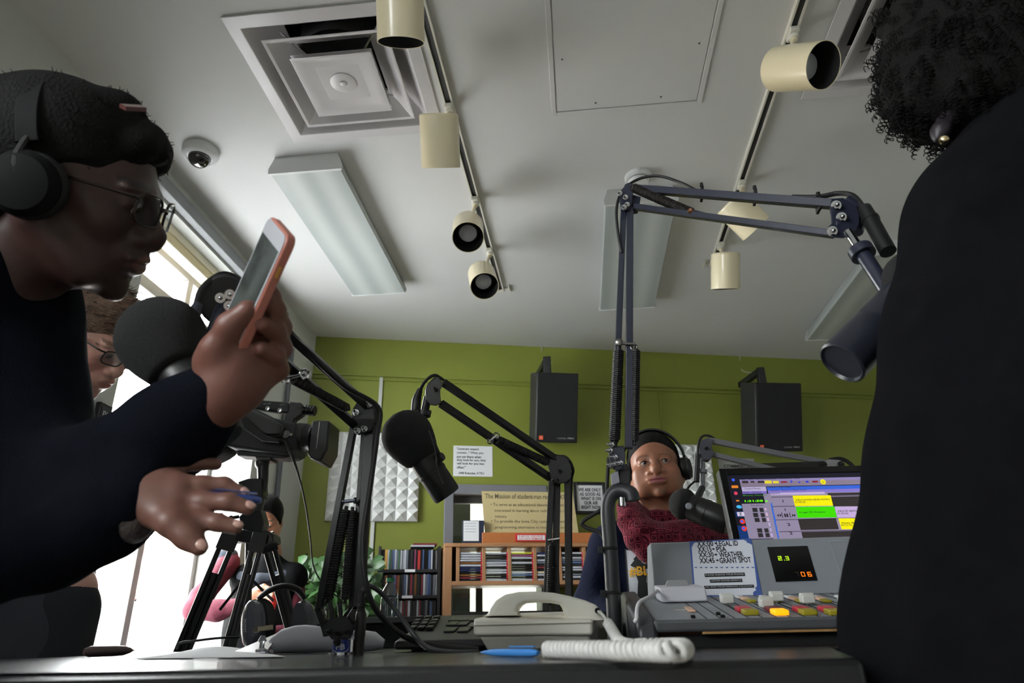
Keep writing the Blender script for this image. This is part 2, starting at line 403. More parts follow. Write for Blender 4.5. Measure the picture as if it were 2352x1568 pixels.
# left windows ----------------------------------------------------------------
M_alu=mat('window_aluminium',(150,146,142),0.4)
M_casing=mat('white_casing',(225,226,224),0.5)
def left_window(n,y0,y1,z0,z1,mull,trans):
    mb=MB(); X0,X1=-1.98,-1.92; f=0.035
    mb.boxb(X0,X1,y0,y0+f,z0,z1); mb.boxb(X0,X1,y1-f,y1,z0,z1); mb.boxb(X0,X1,y0+f,y1-f,z0,z0+f); mb.boxb(X0,X1,y0+f,y1-f,z1-f,z1)
    if mull: mb.boxb(X0,X1,mull-0.022,mull+0.022,z0+f,z1-f)
    if trans: mb.boxb(X0-0.003,X1+0.003,y0+f,y1-f,trans-0.03,trans+0.03)
    wdw=mb.build('window_%d'%n,M_alu,bevel=0.003); tag(wdw,kind='structure')
    mb=MB(); mb.boxb(-1.953,-1.949,y0+f,y1-f,z0+f,z1-f); mb.build('pane',gm,wdw)
    mb=MB(); mb.boxb(-1.90,-1.66,y0-0.03,y1+0.03,z0-0.03,z0); mb.build('sill',M_casing,wdw,bevel=0.004)
    return wdw
left_window(1,2.28,3.43,0.55,2.52,2.955,2.30)
left_window(2,-2.10,-0.40,1.35,2.42,-1.25,None)
# trims above the window
for i,(z,d,h) in enumerate(((2.60,0.03,0.012),(2.555,0.045,0.02))):
    mb=MB(); mb.boxb(WX,WX+d,2.15,3.56,z-h,z+h); tag(mb.build('trim_%d'%(i+1),mat('trim_grey',(120,122,124),0.6),bevel=0.003),kind='structure')
# raised horizontal blind gathered at the window head
bl=thing('window_blind','cream horizontal blind gathered up at the head of the bright window','blind',(-1.80,2.85,2.40))
mb=MB(); mb.boxb(-1.84,-1.76,2.30,3.41,2.485,2.52); mb.build('headrail',mat('blind_cream',(228,220,196),0.5),bl,bevel=0.003)
mb=MB()
for i in range(5): mb.boxb(-1.83,-1.77,2.30,3.41,2.450+i*0.0075,2.4525+i*0.0075)
mb.boxb(-1.83,-1.77,2.30,3.41,2.436,2.446)
mb.build('slat_stack',mat('blind_cream2',(246,236,206),0.5),bl,smooth=False)
for yy in (2.45,3.25):
    mb=MB(); mb.cyl((-1.80,yy,2.43),(-1.80,yy,2.49),0.0025,n=6); mb.build('cord',M_pap,bl)
# pipe on the grey wall section
o=MB(); o.cyl(PX(664,800,WX)+Vector((0.02,0,0)),PX(612,1300,WX)+Vector((0.02,0,0)),0.014,n=12); o=o.build('wall_pipe',mat('grey_pipe',(88,90,98),0.4)); tag(o,'thin dark grey vertical pipe on the wall between window and green wall','pipe')
# framed card on the pier beside the window
pp=PF((WX+0.01,0,0),(0,1,0),(0,0,1))
fr=thing('wall_frame','small black framed card on the grey pier beside the man looking down','picture frame',PX(225,960,WX))
mb=MB(); pp.rect(mb,212,925,243,995,0,0.02); mb.build('frame',mat('black_frame',(22,22,24),0.4),fr,bevel=0.003)
mb=MB(); pp.rect(mb,217,934,238,982,0.02,0.022); mb.build('card',mat('dark_card',(40,42,50),0.5),fr)
mb=MB(); pp.textpx(mb,'EX',222,945,233,960,0.023,0.02); mb.build('lettering',M_pap,fr,smooth=False)
# ================================================================ outside: street, brick building
M_st=mat('snowy_pavement',(225,226,230),0.9)
o=MB(); o.boxb(-60,-2.3,-30,60,-3.6,-3.5); o=o.build('ground',M_st,smooth=False); tag(o,kind='structure')
def brick_mat(name,c1,c2,mo,sc):
    m=mat(name,c1,0.9); nt=m.node_tree; b=nt.nodes.new('ShaderNodeTexBrick'); b.inputs['Color1'].default_value=lin(c1); b.inputs['Color2'].default_value=lin(c2); b.inputs['Mortar'].default_value=lin(mo)
    b.inputs['Scale'].default_value=sc; b.inputs['Mortar Size'].default_value=0.02
    tc=nt.nodes.new('ShaderNodeTexCoord'); mp=nt.nodes.new('ShaderNodeMapping'); mp.inputs['Rotation'].default_value=(math.radians(90),0,math.radians(90))
    nt.links.new(tc.outputs['Object'],mp.inputs[0]); nt.links.new(mp.outputs[0],b.inputs['Vector']); nt.links.new(b.outputs['Color'],nt.nodes['Principled BSDF'].inputs['Base Color']); return m
FX=-11.0
fp=PF((FX,0,0),(0,1,0),(0,0,1))
bd=thing('brick_building','sunlit brick building with pale walls and red brick quoins across the street','building',(FX,9.5,-3.5))
mb=MB(); mb.boxb(FX-6,FX,6.0,20.0,-3.5,3.3); mb.build('wall',mat('pale_stucco',(196,186,172),0.9,var=(1.5,0.06)),bd,smooth=False)
mb=MB(); a,_=fp.ab(455,1150); z=-3.4; i=0
while z<3.1:
    wd=0.34 if i%2 else 0.24; mb.boxb(FX,FX+0.05,a-wd,a+wd*0.6,z,z+0.21); z+=0.27; i+=1
mb.build('brick_quoins',brick_mat('quoin_brick',(150,62,52),(128,50,44),(170,150,140),6),bd,smooth=False)
mb=MB(); a3,_=fp.ab(330,1180)
z=-3.4;i=0
while z<3.1:
    wd=0.30 if i%2 else 0.20; mb.boxb(FX,FX+0.05,a3-wd*0.5,a3+wd,z,z+0.21); z+=0.27; i+=1
mb.build('brick_quoins',brick_mat('quoin_brick',(150,62,52),(128,50,44),(170,150,140),6),bd,smooth=False)
for (x0,y0,x1,y1) in ((95,1400,150,1460),(160,1395,215,1460),(105,1475,150,1500),(290,1380,330,1450),(500,1380,520,1440)):
    a0,b1=fp.ab(x0,y0); a1,b0=fp.ab(x1,y1)
    if a1<6.1 or a0>19: continue
    mb=MB(); fp.slab(mb,a0-0.06,b0-0.06,a1+0.06,b1+0.06,0,0.05); fo=mb.build('window',M_casing,bd)
    mb=MB(); fp.slab(mb,a0,b0,(a0+a1)/2-0.02,b1,0.05,0.06); fp.slab(mb,(a0+a1)/2+0.02,b0,a1,b1,0.05,0.06); mb.build('pane',mat('far_glass',(96,100,110),0.1),fo)
# ================================================================ ceiling fittings
def diffuser(h,label):
    x0,x1,y0,y1=h; cx,cy=(x0+x1)/2,(y0+y1)/2; S=0.30
    t=thing('ceiling_vent',label,'air vent',(cx,cy,H))
    def sq(r,z): return [(cx-r,cy-r,z),(cx+r,cy-r,z),(cx+r,cy+r,z),(cx-r,cy+r,z)]
    def shell(loops):                                    # stack of square loops, doubled for thickness
        vs=[];fs=[]
        L=loops+[(r,z+0.004) for r,z in reversed(loops)]
        for r,z in L: vs+=sq(r,z)
        n=len(L)
        for j in range(n):
            k=(j+1)%n
            for i in range(4): fs.append((j*4+i,j*4+(i+1)%4,k*4+(i+1)%4,k*4+i))
        return vs,fs
    def rnd(o): return o
    mb=MB(); mb.add(*shell([(0.315,H-0.008),(0.268,H-0.012),(0.262,H-0.006),(0.232,H+0.045),(0.17,H+0.10)])); mb.build('outer_frame',M_vent,t,bevel=0.002,angle=20)
    mb=MB(); mb.add(*shell([(0.218,H-0.020),(0.206,H-0.018),(0.165,H+0.025),(0.13,H+0.05)])); mb.build('middle_cone',M_vent,t,bevel=0.002,angle=20)
    mb=MB()
    n=12; loops=[(0.145,-0.014),(0.142,-0.0145),(0.11,-0.004),(0.08,0.002),(0.07,0.003)]; vs=[];fs=[]
    L=loops+[(0.07,0.010),(0.145,0.002)]
    for r,z in L: vs+=sq(r,H-0.022+z)
    for j in range(len(L)-1):
        for i in range(4): fs.append((j*4+i,j*4+(i+1)%4,(j+1)*4+(i+1)%4,(j+1)*4+i))
    fs.append((16,17,18,19)); fs.append((24,25,26,27)); mb.add(vs,fs); mb.build('centre_plate',M_vent,t,angle=60)
    mb=MB(); mb.lathe((cx,cy,H-0.0185),(0,0,-1),[(0.048,0),(0.048,0.004),(0.046,0.005),(0.012,0.005),(0.012,0.009),(0.009,0.011),(0.0,0.011)],n=32); mb.build('boss',M_vent,t)
    mb=MB()
    for a,b in ((0,1),(1,1),(2,1),(3,1)):
        an=math.pi/4+a*math.pi/2; mb.cyl((cx+0.15*math.cos(an),cy+0.15*math.sin(an),H+0.02),(cx+0.25*math.cos(an),cy+0.25*math.sin(an),H+0.06),0.004,n=8)
    mb.build('support_rod',M_chrome,t)
    mb=MB(); mb.lathe((cx,cy,H+0.06),(0,0,1),[(0.17,0),(0.17,0.25)],n=32,caps=False); mb.cyl((cx,cy,H+0.31),(cx,cy,H+0.32),0.17,n=32); mb.build('duct_collar',mat('galvanised',(120,120,122),0.4,metal=0.6),t)
    mb=MB(); R=0.305
    mb.boxb(cx-R,cx+R,cy-R,cy+R,H+0.33,H+0.34)
    for s in (-1,1): mb.boxb(cx+s*R-0.005,cx+s*R+0.005,cy-R,cy+R,H+0.12,H+0.33); mb.boxb(cx-R,cx+R,cy+s*R-0.005,cy+s*R+0.005,H+0.12,H+0.33)
    mb.build('backing_box',M_dark,t)
    mb=MB(); mb.boxb(cx-0.10,cx+0.0,cy+0.02,cy+0.12,H+0.05,H+0.056); mb.build('damper',M_dark,t)
diffuser(DV[0],'square white ceiling air vent with stepped cones, left beside the nearest lamp track')
diffuser(DV[1],'square white ceiling air vent partly hidden behind the curly-haired person')
# access panel
ap=thing('access_panel','large flat grey ceiling access panel screwed between the two lamp tracks','panel',(0.29,1.82,H))
px0,px1,py0,py1=-0.01,0.575,1.50,2.15
mb=MB(); t=0.018
for b in ((px0,px0+t,py0,py1),(px1-t,px1,py0,py1),(px0+t,px1-t,py0,py0+t),(px0+t,px1-t,py1-t,py1)): mb.boxb(b[0],b[1],b[2],b[3],H-0.006,H)
mb.build('rim',M_ceil,ap,bevel=0.0015)
mb=MB(); mb.boxb(px0+t+0.004,px1-t-0.004,py0+t+0.004,py1-t-0.004,H-0.004,H); mb.build('door',M_ceil,ap,bevel=0.001)
for sx,sy in ((1291,136),(1606,99),(1368,236),(1518,222)):
    p=PZ(sx,sy,H-0.004); mb=MB(); mb.cyl((p.x,p.y,H-0.004),(p.x,p.y,H-0.0065),0.0035,n=10); mb.build('screw',mat('screw',(90,90,88),0.4,metal=0.5),ap)
# dome camera, smoke detector
p=PZ(462,345,H); dc=thing('dome_camera','white dome security camera with dark bubble on ceiling beside window wall','security camera',p)
mb=MB(); mb.lathe((p.x,p.y,H),(0,0,-1),[(0.073,0),(0.073,0.022),(0.069,0.032),(0.060,0.040),(0.052,0.044),(0.050,0.040)],n=36); mb.build('housing',M_fix,dc)
mb=MB(); mb.sph((p.x,p.y,H-0.036),(0.046,0.046,0.046),24,14); mb.build('dome',mat('smoked_dome',(12,12,13),0.06,coat=1.0),dc)
p=PZ(1466,405,H); sd=thing('smoke_detector','round white smoke detector on ceiling above the tall boom elbow','smoke detector',p)
mb=MB(); mb.lathe((p.x,p.y,H),(0,0,-1),[(0.062,0),(0.062,0.012),(0.058,0.018),(0.052,0.020),(0.050,0.034),(0.042,0.042),(0.0,0.044)],n=36); mb.build('base',M_fix,sd)
mb=MB(); mb.ring((p.x,p.y,H-0.026),(0,0,1),0.0505,0.0022,32,6); mb.build('grille_ring',mat('vent_dark',(90,90,90),0.6),sd)
# fluorescent wraparound fixtures
def fluor(x0,x1,y0,y1,label):
    t=thing('fluorescent_fixture',label,'ceiling light',((x0+x1)/2,(y0+y1)/2,H),group=None)
    mb=MB(); mb.boxb(x0+0.05,x1-0.05,y0+0.01,y1-0.01,H-0.05,H); mb.build('housing',M_fix,t,bevel=0.003)
    pr=[(x0+0.02,H-0.004),(x0,H-0.060),(x0+0.006,H-0.078),((x0+x1)/2,H-0.082),(x1-0.006,H-0.078),(x1,H-0.060),(x1-0.02,H-0.004)]
    mb=MB(); mb.prism([(a,y0+0.012,z) for a,z in pr],(0,y1-y0-0.024,0))
    lm=mat('ribbed_lens',(176,182,180),0.35); 
    if not lm.get('ribs'):
        nt=lm.node_tree; wv=nt.nodes.new('ShaderNodeTexWave'); wv.inputs['Scale'].default_value=2.2; wv.inputs['Distortion'].default_value=0.6; wv.bands_direction='X'
        tc=nt.nodes['Texture Coordinate']; nt.links.new(tc.outputs['Object'],wv.inputs['Vector']); cr=nt.nodes.new('ShaderNodeValToRGB')
        cr.color_ramp.elements[0].color=lin((160,166,165)); cr.color_ramp.elements[1].color=lin((188,193,190)); nt.links.new(wv.outputs['Fac'],cr.inputs[0]); nt.links.new(cr.outputs[0],nt.nodes['Principled BSDF'].inputs['Base Color']); lm['ribs']=1
    mb.build('lens',lm,t,angle=20)
    for ya,yb in ((y0,y0+0.012),(y1-0.012,y1)):
        mb=MB(); mb.prism([(x0+0.018,ya,H),(x0-0.004,ya,H-0.058),(x0-0.002,ya,H-0.083),(x1+0.002,ya,H-0.083),(x1+0.004,ya,H-0.058),(x1-0.018,ya,H)],(0,yb-ya,0)); mb.build('end_cap',M_fix,t)
zb=H-0.08
a=PZ(620,398,zb);b=PZ(808,681,zb);c=PZ(934,676,zb)
fluor((a.x+b.x)/2,c.x,a.y,b.y,'long ribbed fluorescent light fixture on ceiling nearest the windows')
a=PZ(1385,470,zb);b=PZ(1380,714,zb);c=PZ(1503,710,zb)
fluor((a.x+b.x)/2,c.x,a.y,b.y,'long ribbed fluorescent fixture on ceiling behind the tall boom arm')
a=PZ(1852,783,zb)
fluor(a.x,a.x+0.33,a.y-1.17,a.y,'fluorescent ceiling fixture at right, crossed by the boom microphone')
# lamp tracks and heads
def track(a,b,label,endpx):
    a=Vector(a);b=Vector(b); d=(b-a).normalized(); s=d.cross(Vector((0,0,1))).normalized()
    t=thing('lamp_track',label,'lighting track',(a+b)/2)
    mb=MB()
    for k in (-1,1): mb.bar(a+s*k*0.0145-Vector((0,0,0.010)),b+s*k*0.0145-Vector((0,0,0.010)),0.007,0.020,s)
    mb.bar(a-Vector((0,0,0.002)),b-Vector((0,0,0.002)),0.036,0.004,s); mb.build('rail',M_track,t,smooth=False)
    mb=MB(); mb.bar(a-Vector((0,0,0.008)),b-Vector((0,0,0.008)),0.021,0.010,s); mb.build('slot',M_trackd,t,smooth=False)
    mb=MB(); e=b; mb.bar(e-Vector((0,0,0.012)),e+d*0.02-Vector((0,0,0.012)),0.04,0.024,s); mb.build('end_cap',M_track,t,bevel=0.003)
    mb=MB(); side=endpx; q=e+s*side*0.05
    mb.bar(e+s*side*0.02-Vector((0,0,0.01)),q-Vector((0,0,0.01)),0.008,0.010,d); mb.bar(q-Vector((0,0,0.01))-d*0.03,q-Vector((0,0,0.01))+d*0.05,0.008,0.012,s); mb.build('bracket',M_track,t)
    return a,d
TL=track(PZ(950,-60,H),PZ(1150,660,H),'left white ceiling lamp track holding four cream spotlights',1)
TR=track(PZ(1866,-80,H),PZ(1638,600,H),'right white ceiling lamp track running towards the green wall',-1)
def spot(tr,c0,c1,r,label,group,mp=None):
    c0=Vector(c0);c1=Vector(c1); a,d=tr; t_=((PZ(mp[0],mp[1],H-0.03) if mp else c0)-a).dot(d); m=a+d*t_; ax=(c1-c0).normalized(); L=(c1-c0).length
    t=thing('track_spotlight',label,'spotlight',(m.x,m.y,H-0.02),group=group)
    mb=MB(); s=d.cross(Vector((0,0,1))); mb.bar(m-d*0.028-Vector((0,0,0.028)),m+d*0.028-Vector((0,0,0.028)),0.03,0.02,s); mb.cyl(m-Vector((0,0,0.036)),m-Vector((0,0,0.05)),0.017,n=20); mb.build('adapter',M_track,t,bevel=0.002)
    j=c0*0.8+c1*0.2; j=j+Vector((0,0,1))*0; top=m-Vector((0,0,0.05))
    mb=MB(); mb.cyl(top,j+(top-j)*0.02,0.008,n=12); mb.sph(top-Vector((0,0,0.004)),0.012,12,8); mb.build('stem',M_cream,t)
    mb=MB(); mb.lathe(c0,ax,[(0.0,0.0),(r*0.93,0.0),(r*0.98,0.003),(r,0.010),(r,L),(r*0.965,L),(r*0.955,L*0.5)],n=48,caps=False); mb.build('can',M_cream,t,angle=50)
    mb=MB(); mb.lathe(c0,ax,[(r*0.95,L-0.001),(r*0.93,L*0.45),(r*0.5,L*0.38),(0,L*0.38)],n=40,caps=False); mb.build('baffle',M_can_in,t)
    mb=MB(); mb.lathe(c0,ax,[(r*0.35,L*0.39),(r*0.60,L*0.55),(r*0.62,L*0.62),(r*0.55,L*0.68),(r*0.3,L*0.71),(0,L*0.72)],n=32,caps=False); mb.build('bulb',M_bulb,t)
G=None; R_=0.070
def spot_at(tr,px,d,dirim,e,L,label,mp=None):
    c1=PD(px[0],px[1],d); r=(c1-CAMP).normalized(); v=RW@Vector((dirim[0],-dirim[1],0)); v=(v-r*v.dot(r)).normalized(); e=math.radians(e)
    ax=v*math.cos(e)-r*math.sin(e); spot(tr,c1-ax*L,c1,R_,label,G,mp)
spot_at(TL,(921,98),2.03,(0.02,1),14,0.20,'cream cylinder spotlight cropped by the top edge, pointing straight down')
spot_at(TL,(1013,385),2.47,(0.04,1),-1,0.185,'cream cylinder spotlight in front of the air vent corner, seen side-on',(1016,254))
spot_at(TL,(1075,545),2.98,(0,1),72,0.18,'cream spotlight facing the room with grey bulb showing, third along left track',(1074,464))
spot_at(TL,(1113,657),3.32,(0.25,1),68,0.18,'cream spotlight with grey bulb showing at the far end of left track',(1108,580))
spot_at(TR,(1892,150),2.03,(1,-0.08),43,0.19,'large cream spotlight turned sideways with black open mouth, nearest on right track',(1817,80))
spot_at(TR,(1737,524),2.81,(0.72,0.70),-3,0.155,'cream spotlight tilted diagonally behind the boom arm bars',(1702,425))
spot_at(TR,(1666,664),3.42,(0.0,1),3,0.18,'small upright cream spotlight at the far end of right track',(1656,565))
# ================================================================ things on the green wall
def speaker(x0,x1,y0,y1,xs,label,brk):
    # box tilted down towards the room, seen slightly from below and left
    d=0.36
    pc=wpt((x0+x1)/2,(y0+y1)/2,d); pl=wpt(x0,(y0+y1)/2,d); pr=wpt(x1,(y0+y1)/2,d); W=(pr-pl).length; Hh=(wpt((x0+x1)/2,y0,d)-wpt((x0+x1)/2,y1,d)).length*1.06
    t=thing('loudspeaker',label,'loudspeaker',pc)
    yaw=0.24 if x0<1500 else 0.17; pit=math.radians(-19)
    F=Matrix.Translation(pc)@Matrix.Rotation(yaw,4,'Z')@Matrix.Rotation(-pit,4,'X')
    mb=MB(F); mb.boxb(-W/2,W/2,0.0,0.24,-Hh/2,Hh/2); mb.build('cabinet',mat('speaker_black',(27,27,27),0.6),t,bevel=0.006)
    mb=MB(F); mb.boxb(-W/2+0.004,W/2-0.004,-0.018,0.0,-Hh/2+0.004,Hh/2-0.004); mb.build('grille',mat('grille_cloth',(10,10,10),0.9,bump=(900,0.5)),t,bevel=0.004)
    mb=MB(F); mb.boxb(-W/2+0.02,-W/2+0.045,-0.022,-0.018,-Hh/2+0.02,-Hh/2+0.045); mb.build('badge',mat('orange_badge',(214,84,48),0.5),t)
    Pn=PF(F@Vector((0,-0.0185,0)),F.to_3x3()@Vector((1,0,0)),F.to_3x3()@Vector((0,0,1)))
    mb=MB(); Pn.text(mb,'!',-W/2+0.030,-Hh/2+0.025,0.005,0.015,0.0045,0.01); Pn.text(mb,'CONTROL',W/2-0.135,-Hh/2+0.026,0.06,0.008,0.0005); Pn.text(mb,'PRO',W/2-0.066,-Hh/2+0.026,0.04,0.010,0.0005,0.02); mb.build('lettering',mat('silver_print',(170,170,172),0.5),t,smooth=False)
    top=F@Vector((-W*0.16,0.12,Hh/2)); hy=wpt(brk,828,0.06)
    mb=MB(); a=top-Vector((0,0,0.01)); b=Vector((a.x,a.y,a.z+0.12)); mb.bar(a,b,0.05,0.05,(1,0,0)); e=BW.pt(*[(b-A0).dot(BW.u),b.z],0.021); mb.bar(b-Vector((0,0,0.02)),e-Vector((0,0,0.02)),0.04,0.04,(0,0,1)); mb.build('wall_bracket',M_blkm,t,bevel=0.004)
    mb=MB(); q=BW.pt((b-A0).dot(BW.u)+0.04,H,0.01); mb.tube([q,q-Vector((0,0,0.12)),Vector((a.x+0.03,a.y,a.z+0.08))],0.004,8,sub=6); mb.build('cable',mat('pale_cable',(170,172,160),0.5),t)
speaker(1232,1327,864,1008,1213,'black loudspeaker on the green wall left of the tall boom arm',1252)
speaker(1738,1838,888,1027,1707,'black loudspeaker on the green wall above the computer monitor',1716)
def pyramid_panel(u0,u1,z0,z1,nx,nz,label,dep=0.045):
    vs=[];fs=[]; du=(u1-u0)/nx; dz=(z1-z0)/nz; b=0.03
    def p(u,z,d): return BW.pt(u,z,d)
    for i in range(nx):
        for j in range(nz):
            o=len(vs); a,c=u0+i*du,z0+j*dz
            vs+=[p(a,c,b),p(a+du,c,b),p(a+du,c+dz,b),p(a,c+dz,b),p(a+du/2,c+dz/2,b+dep)]
            fs+=[(o,o+1,o+4),(o+1,o+2,o+4),(o+2,o+3,o+4),(o+3,o,o+4)]
    mb=MB(); mb.add(vs,fs); BW.slab(mb,u0,z0,u1,z1,0.002,b)
    o=mb.build('acoustic_panel',mat('white_foam',(226,228,228),0.9,bump=(200,0.2)),smooth=False); tag(o,label,'acoustic panel')
a0,z1=wb(763,990,0.04);a1,_=wb(966,1000,0.04); _,z0=wb(900,1196,0.04)
pyramid_panel(a0,a1,z0,z1,8,8,'white pyramid foam acoustic panel on green wall behind the hanging microphone')
a0,z1=wb(1510,1018,0.04);a1,_=wb(1630,1018,0.04); _,z0=wb(1600,1150,0.04)
pyramid_panel(a0,a1,z0-0.1,z1,6,8,"white wavy foam acoustic panel behind the woman's head")
def sheet(name,pf,x0,y0,x1,y1,lines,label,cat,m=None,ink=None,curl=0.0,framed=False,t=0.0015,d0=0.001,bold=0.0):
    th=thing(name,label,cat,pf.pt(*pf.ab((x0+x1)/2,(y0+y1)/2)))
    if framed:
        mb=MB(); a0,b1=pf.ab(x0,y0);a1,b0=pf.ab(x1,y1); g=framed
        for q in ((a0-g,b0-g,a0,b1+g),(a1,b0-g,a1+g,b1+g),(a0,b0-g,a1,b0),(a0,b1,a1,b1+g)): pf.slab(mb,*q,0,0.018)
        mb.build('frame',mat('black_frame',(22,22,24),0.4),th,bevel=0.003)
    mb=MB(); pf.rect(mb,x0,y0,x1,y1,d0,d0+t); mb.build('paper' if cat!='board' else 'board_panel',m or M_pap,th)
    mb=MB()
    for (s,a,b,c,d) in lines: pf.textpx(mb,s,a,b,c,d,d0+t+0.0006,bold)
    mb.build('lettering',ink or M_ink,th,smooth=False); return th
sheet('paper_notice',BW,1041,1024,1131,1094,[('"Listeners expect',1049,1028,1100,1035),('content..." When you',1049,1037,1110,1043.5),('are not there when',1049,1046,1105,1052),('they look for you, they',1049,1054,1116,1060.5),('will look for you less',1049,1062,1112,1068.5),('often."',1049,1070,1069,1076),('-Will Robedee, KTRU',1052,1084,1112,1090)],'white paper quotation notice on the green wall above the interior window','notice',bold=0.02)
# framed motto leaning on the wall
mf=sheet('framed_motto',BW,1322,1114,1386,1174,[('WE ARE ONLY',1328,1121,1379,1129),('AS GOOD AS',1331,1131,1378,1139),('WHAT IS ON',1333,1141,1379,1149),('OUR AIR',1341,1151,1373,1159),('RIGHT NOW',1335,1161,1380,1169)],'black framed motto sign on green wall left of the woman','framed sign',framed=0.02,d0=0.006,bold=0.03)
sheet('wall_notice',BW,1652,1052,1735,1110,[('COMMERCIALS',1662,1067,1735,1075)],'grey-white printed notice on green wall above the monitor, mostly hidden','notice',m=mat('grey_paper',(150,152,146),0.8),bold=0.03)
# ================================================================ wooden CD cabinet
CDp=PF(BW.pt(0,0,0.30),BW.u,(0,0,1))
def cdp(x,y): return CDp.ab(x,y)
cab=thing('cd_cabinet','oak cabinet with cubbyholes of CDs under the interior window','cabinet',BW.pt(cdp(1200,1400)[0],0,0.2))
ua,ztop=cdp(1021,1247); ub=cdp(1420,1250)[0]; zsh0=cdp(1190,1341)[1]; zsh1=cdp(1190,1333)[1]
mb=MB(); CDp.slab(mb,ua,ztop-0.02,ub,ztop,-0.28,0.006); mb.build('top_board',M_wood,cab,bevel=0.002)
mb=MB(); CDp.slab(mb,ua,0,ua+0.045,ztop-0.02,-0.28,0.0); mb.build('side_panel',M_wood,cab,bevel=0.002)
mb=MB(); CDp.slab(mb,ub-0.04,0,ub,ztop-0.02,-0.28,0.0); mb.build('side_panel',M_wood,cab,bevel=0.002)
mb=MB(); CDp.slab(mb,ua+0.045,zsh0-0.004,ub-0.04,zsh1,-0.28,0.0); mb.build('shelf',M_wood,cab,bevel=0.002)
mb=MB(); CDp.slab(mb,ua+0.045,0.88,ub-0.04,0.90,-0.28,0.0); mb.build('shelf',M_blkm,cab,bevel=0.002)
mb=MB(); CDp.slab(mb,ua+0.045,0.10,ub-0.04,0.88,-0.26,-0.01); mb.build('lower_front',mat('black_laminate',(26,26,28),0.5),cab,bevel=0.002)
zbk0=cdp(1110,1246)[1]; ubk=cdp(1108,1240)[0]
mb=MB(); CDp.slab(mb,ubk,ztop,ub,ztop+0.062,-0.02,-0.002); mb.build('back_board',mat('orange_wood',(168,102,56),0.4,var=(6,0.1)),cab,bevel=0.002)
posts=[cdp(x,1290)[0] for x in (1052,1110,1170,1229,1287)]; pit=(posts[-1]-posts[0])/4; posts=[posts[0]+i*pit for i in range(7)]
for u in posts:
    if u>ub-0.06: continue
    mb=MB(); CDp.slab(mb,u-0.010,zsh1,u+0.010,ztop-0.02,-0.28,-0.004); mb.build('divider',M_wood,cab,bevel=0.0015)
cdm={}
def cdmat(c,k): 
    n='%s_case'%k
    return mat(n,c,0.25,coat=0.3)
CC=dict(white=(178,182,192),grey=(104,110,122),dark=(30,30,34),black=(16,16,18),brown=(120,78,44),maroon=(110,40,50),navy=(38,44,80),yellow=(176,178,50),purple=(130,60,100),red=(170,50,50),cream=(208,196,170),green=(60,96,72),blue=(76,96,136),tan=(180,140,70))
rows=[['dark','maroon','brown','black','navy','navy','white','brown','white','white','white','white'],['white','dark','dark','white','white','dark','white','white','grey','dark','dark','white'],['white','dark','blue','white','black','black','black','white','black','white','purple','yellow'],['white','dark','white','cream','black','maroon','dark','grey','white','dark','white','navy'],['dark','white','grey','black','white','white','dark','blue','grey','white','dark','white'],['dark','grey','white','black','white','dark','white','blue','white','dark','grey','white']]
M_red=mat('red_tab',(190,32,52),0.45)
protos={}
def flat_cd(col,F,label,group,W=0.142,T=0.0095,D=0.125):
    if col not in protos:
        t=thing('cd_case',None,'CD case')
        mb=MB(); mb.boxb(0,W,0,D,0,T); mb.build('case',cdmat(CC[col],col),t,local=True,smooth=False)
        mb=MB(); mb.boxb(W-0.022,W+0.0004,-0.0006,D,0.0004,T+0.0004); mb.build('red_sleeve',M_red,t,local=True,smooth=False)
        protos[col]=t; o=t
    else: o=copy_tree(protos[col])
    o.location=F; o.rotation_euler=(0,0,BA); tag(o,label,'CD case',group); return o
nth=['first','second','third','fourth','fifth','sixth']
zsp=(ztop-0.03-zsh1)
for ci in range(6):
    u=posts[ci]+0.0125
    if u+0.145>ub-0.05: break
    n=12; step=min(zsp/n,0.0135); seen={}
    for k in range(n):
        col=rows[ci][k]; seen[col]=seen.get(col,0)+1
    for k in range(n):
        col=rows[ci][k]; j=random.uniform(-0.001,0.001); z=zsh1+0.0005+k*step
        F=BW.pt(u+j,z,0.30-0.006+random.uniform(-0.004,0.0))
        if k==0: ps='bottom of the stack'
        elif k==n-1: ps='topmost of the stack'
        else: ps='%s up in the stack'%['','second','third','fourth','fifth','sixth','seventh','eighth','ninth','tenth','eleventh'][k]
        flat_cd(col,F,'%s CD case with red end, %s, %s oak cubbyhole from left'%(col,ps,nth[ci]),'CD cases stacked flat in the oak cabinet cubbyholes')
# things standing on the cabinet
mb=MB(); BW.slab(mb,u0-0.05,0.0,um-0.02,z0+0.28,-0.9,-0.4); o=mb.build('dark_filler',mat('filler_dark',(40,44,46),0.4),bevel=0.004); tag(o,'dark cabinet in the bright room beyond the interior window','cabinet')  # dark block added beyond the glass so the lower left opening reads dark
# dark display holder with paper
th=thing('sign_holder','small dark blue stand holding a white sheet, left end of oak cabinet top','sign holder',BW.pt(cdp(1088,1240)[0],ztop,0.25))
mb=MB(); a0,b1=cdp(1064,1193);a1,b0=cdp(1113,1243); CDp.slab(mb,a0,ztop+0.0005,a1,b1,-0.06,-0.02); mb.build('stand',mat('navy_plastic',(34,40,62),0.4),th,bevel=0.002)
mb=MB(); CDp.slab(mb,a0+0.004,ztop+0.015,a0+0.75*(a1-a0),b1-0.004,-0.02,-0.018); mb.build('sheet',M_pap,th)
mb=MB()
for i in range(4): CDp.slab(mb,a0+0.012,b1-0.02-i*0.016,a0+0.62*(a1-a0),b1-0.018-i*0.016,-0.018,-0.0175)
mb.build('ruled_lines',mat('faint_ink',(120,124,140),0.7),th)
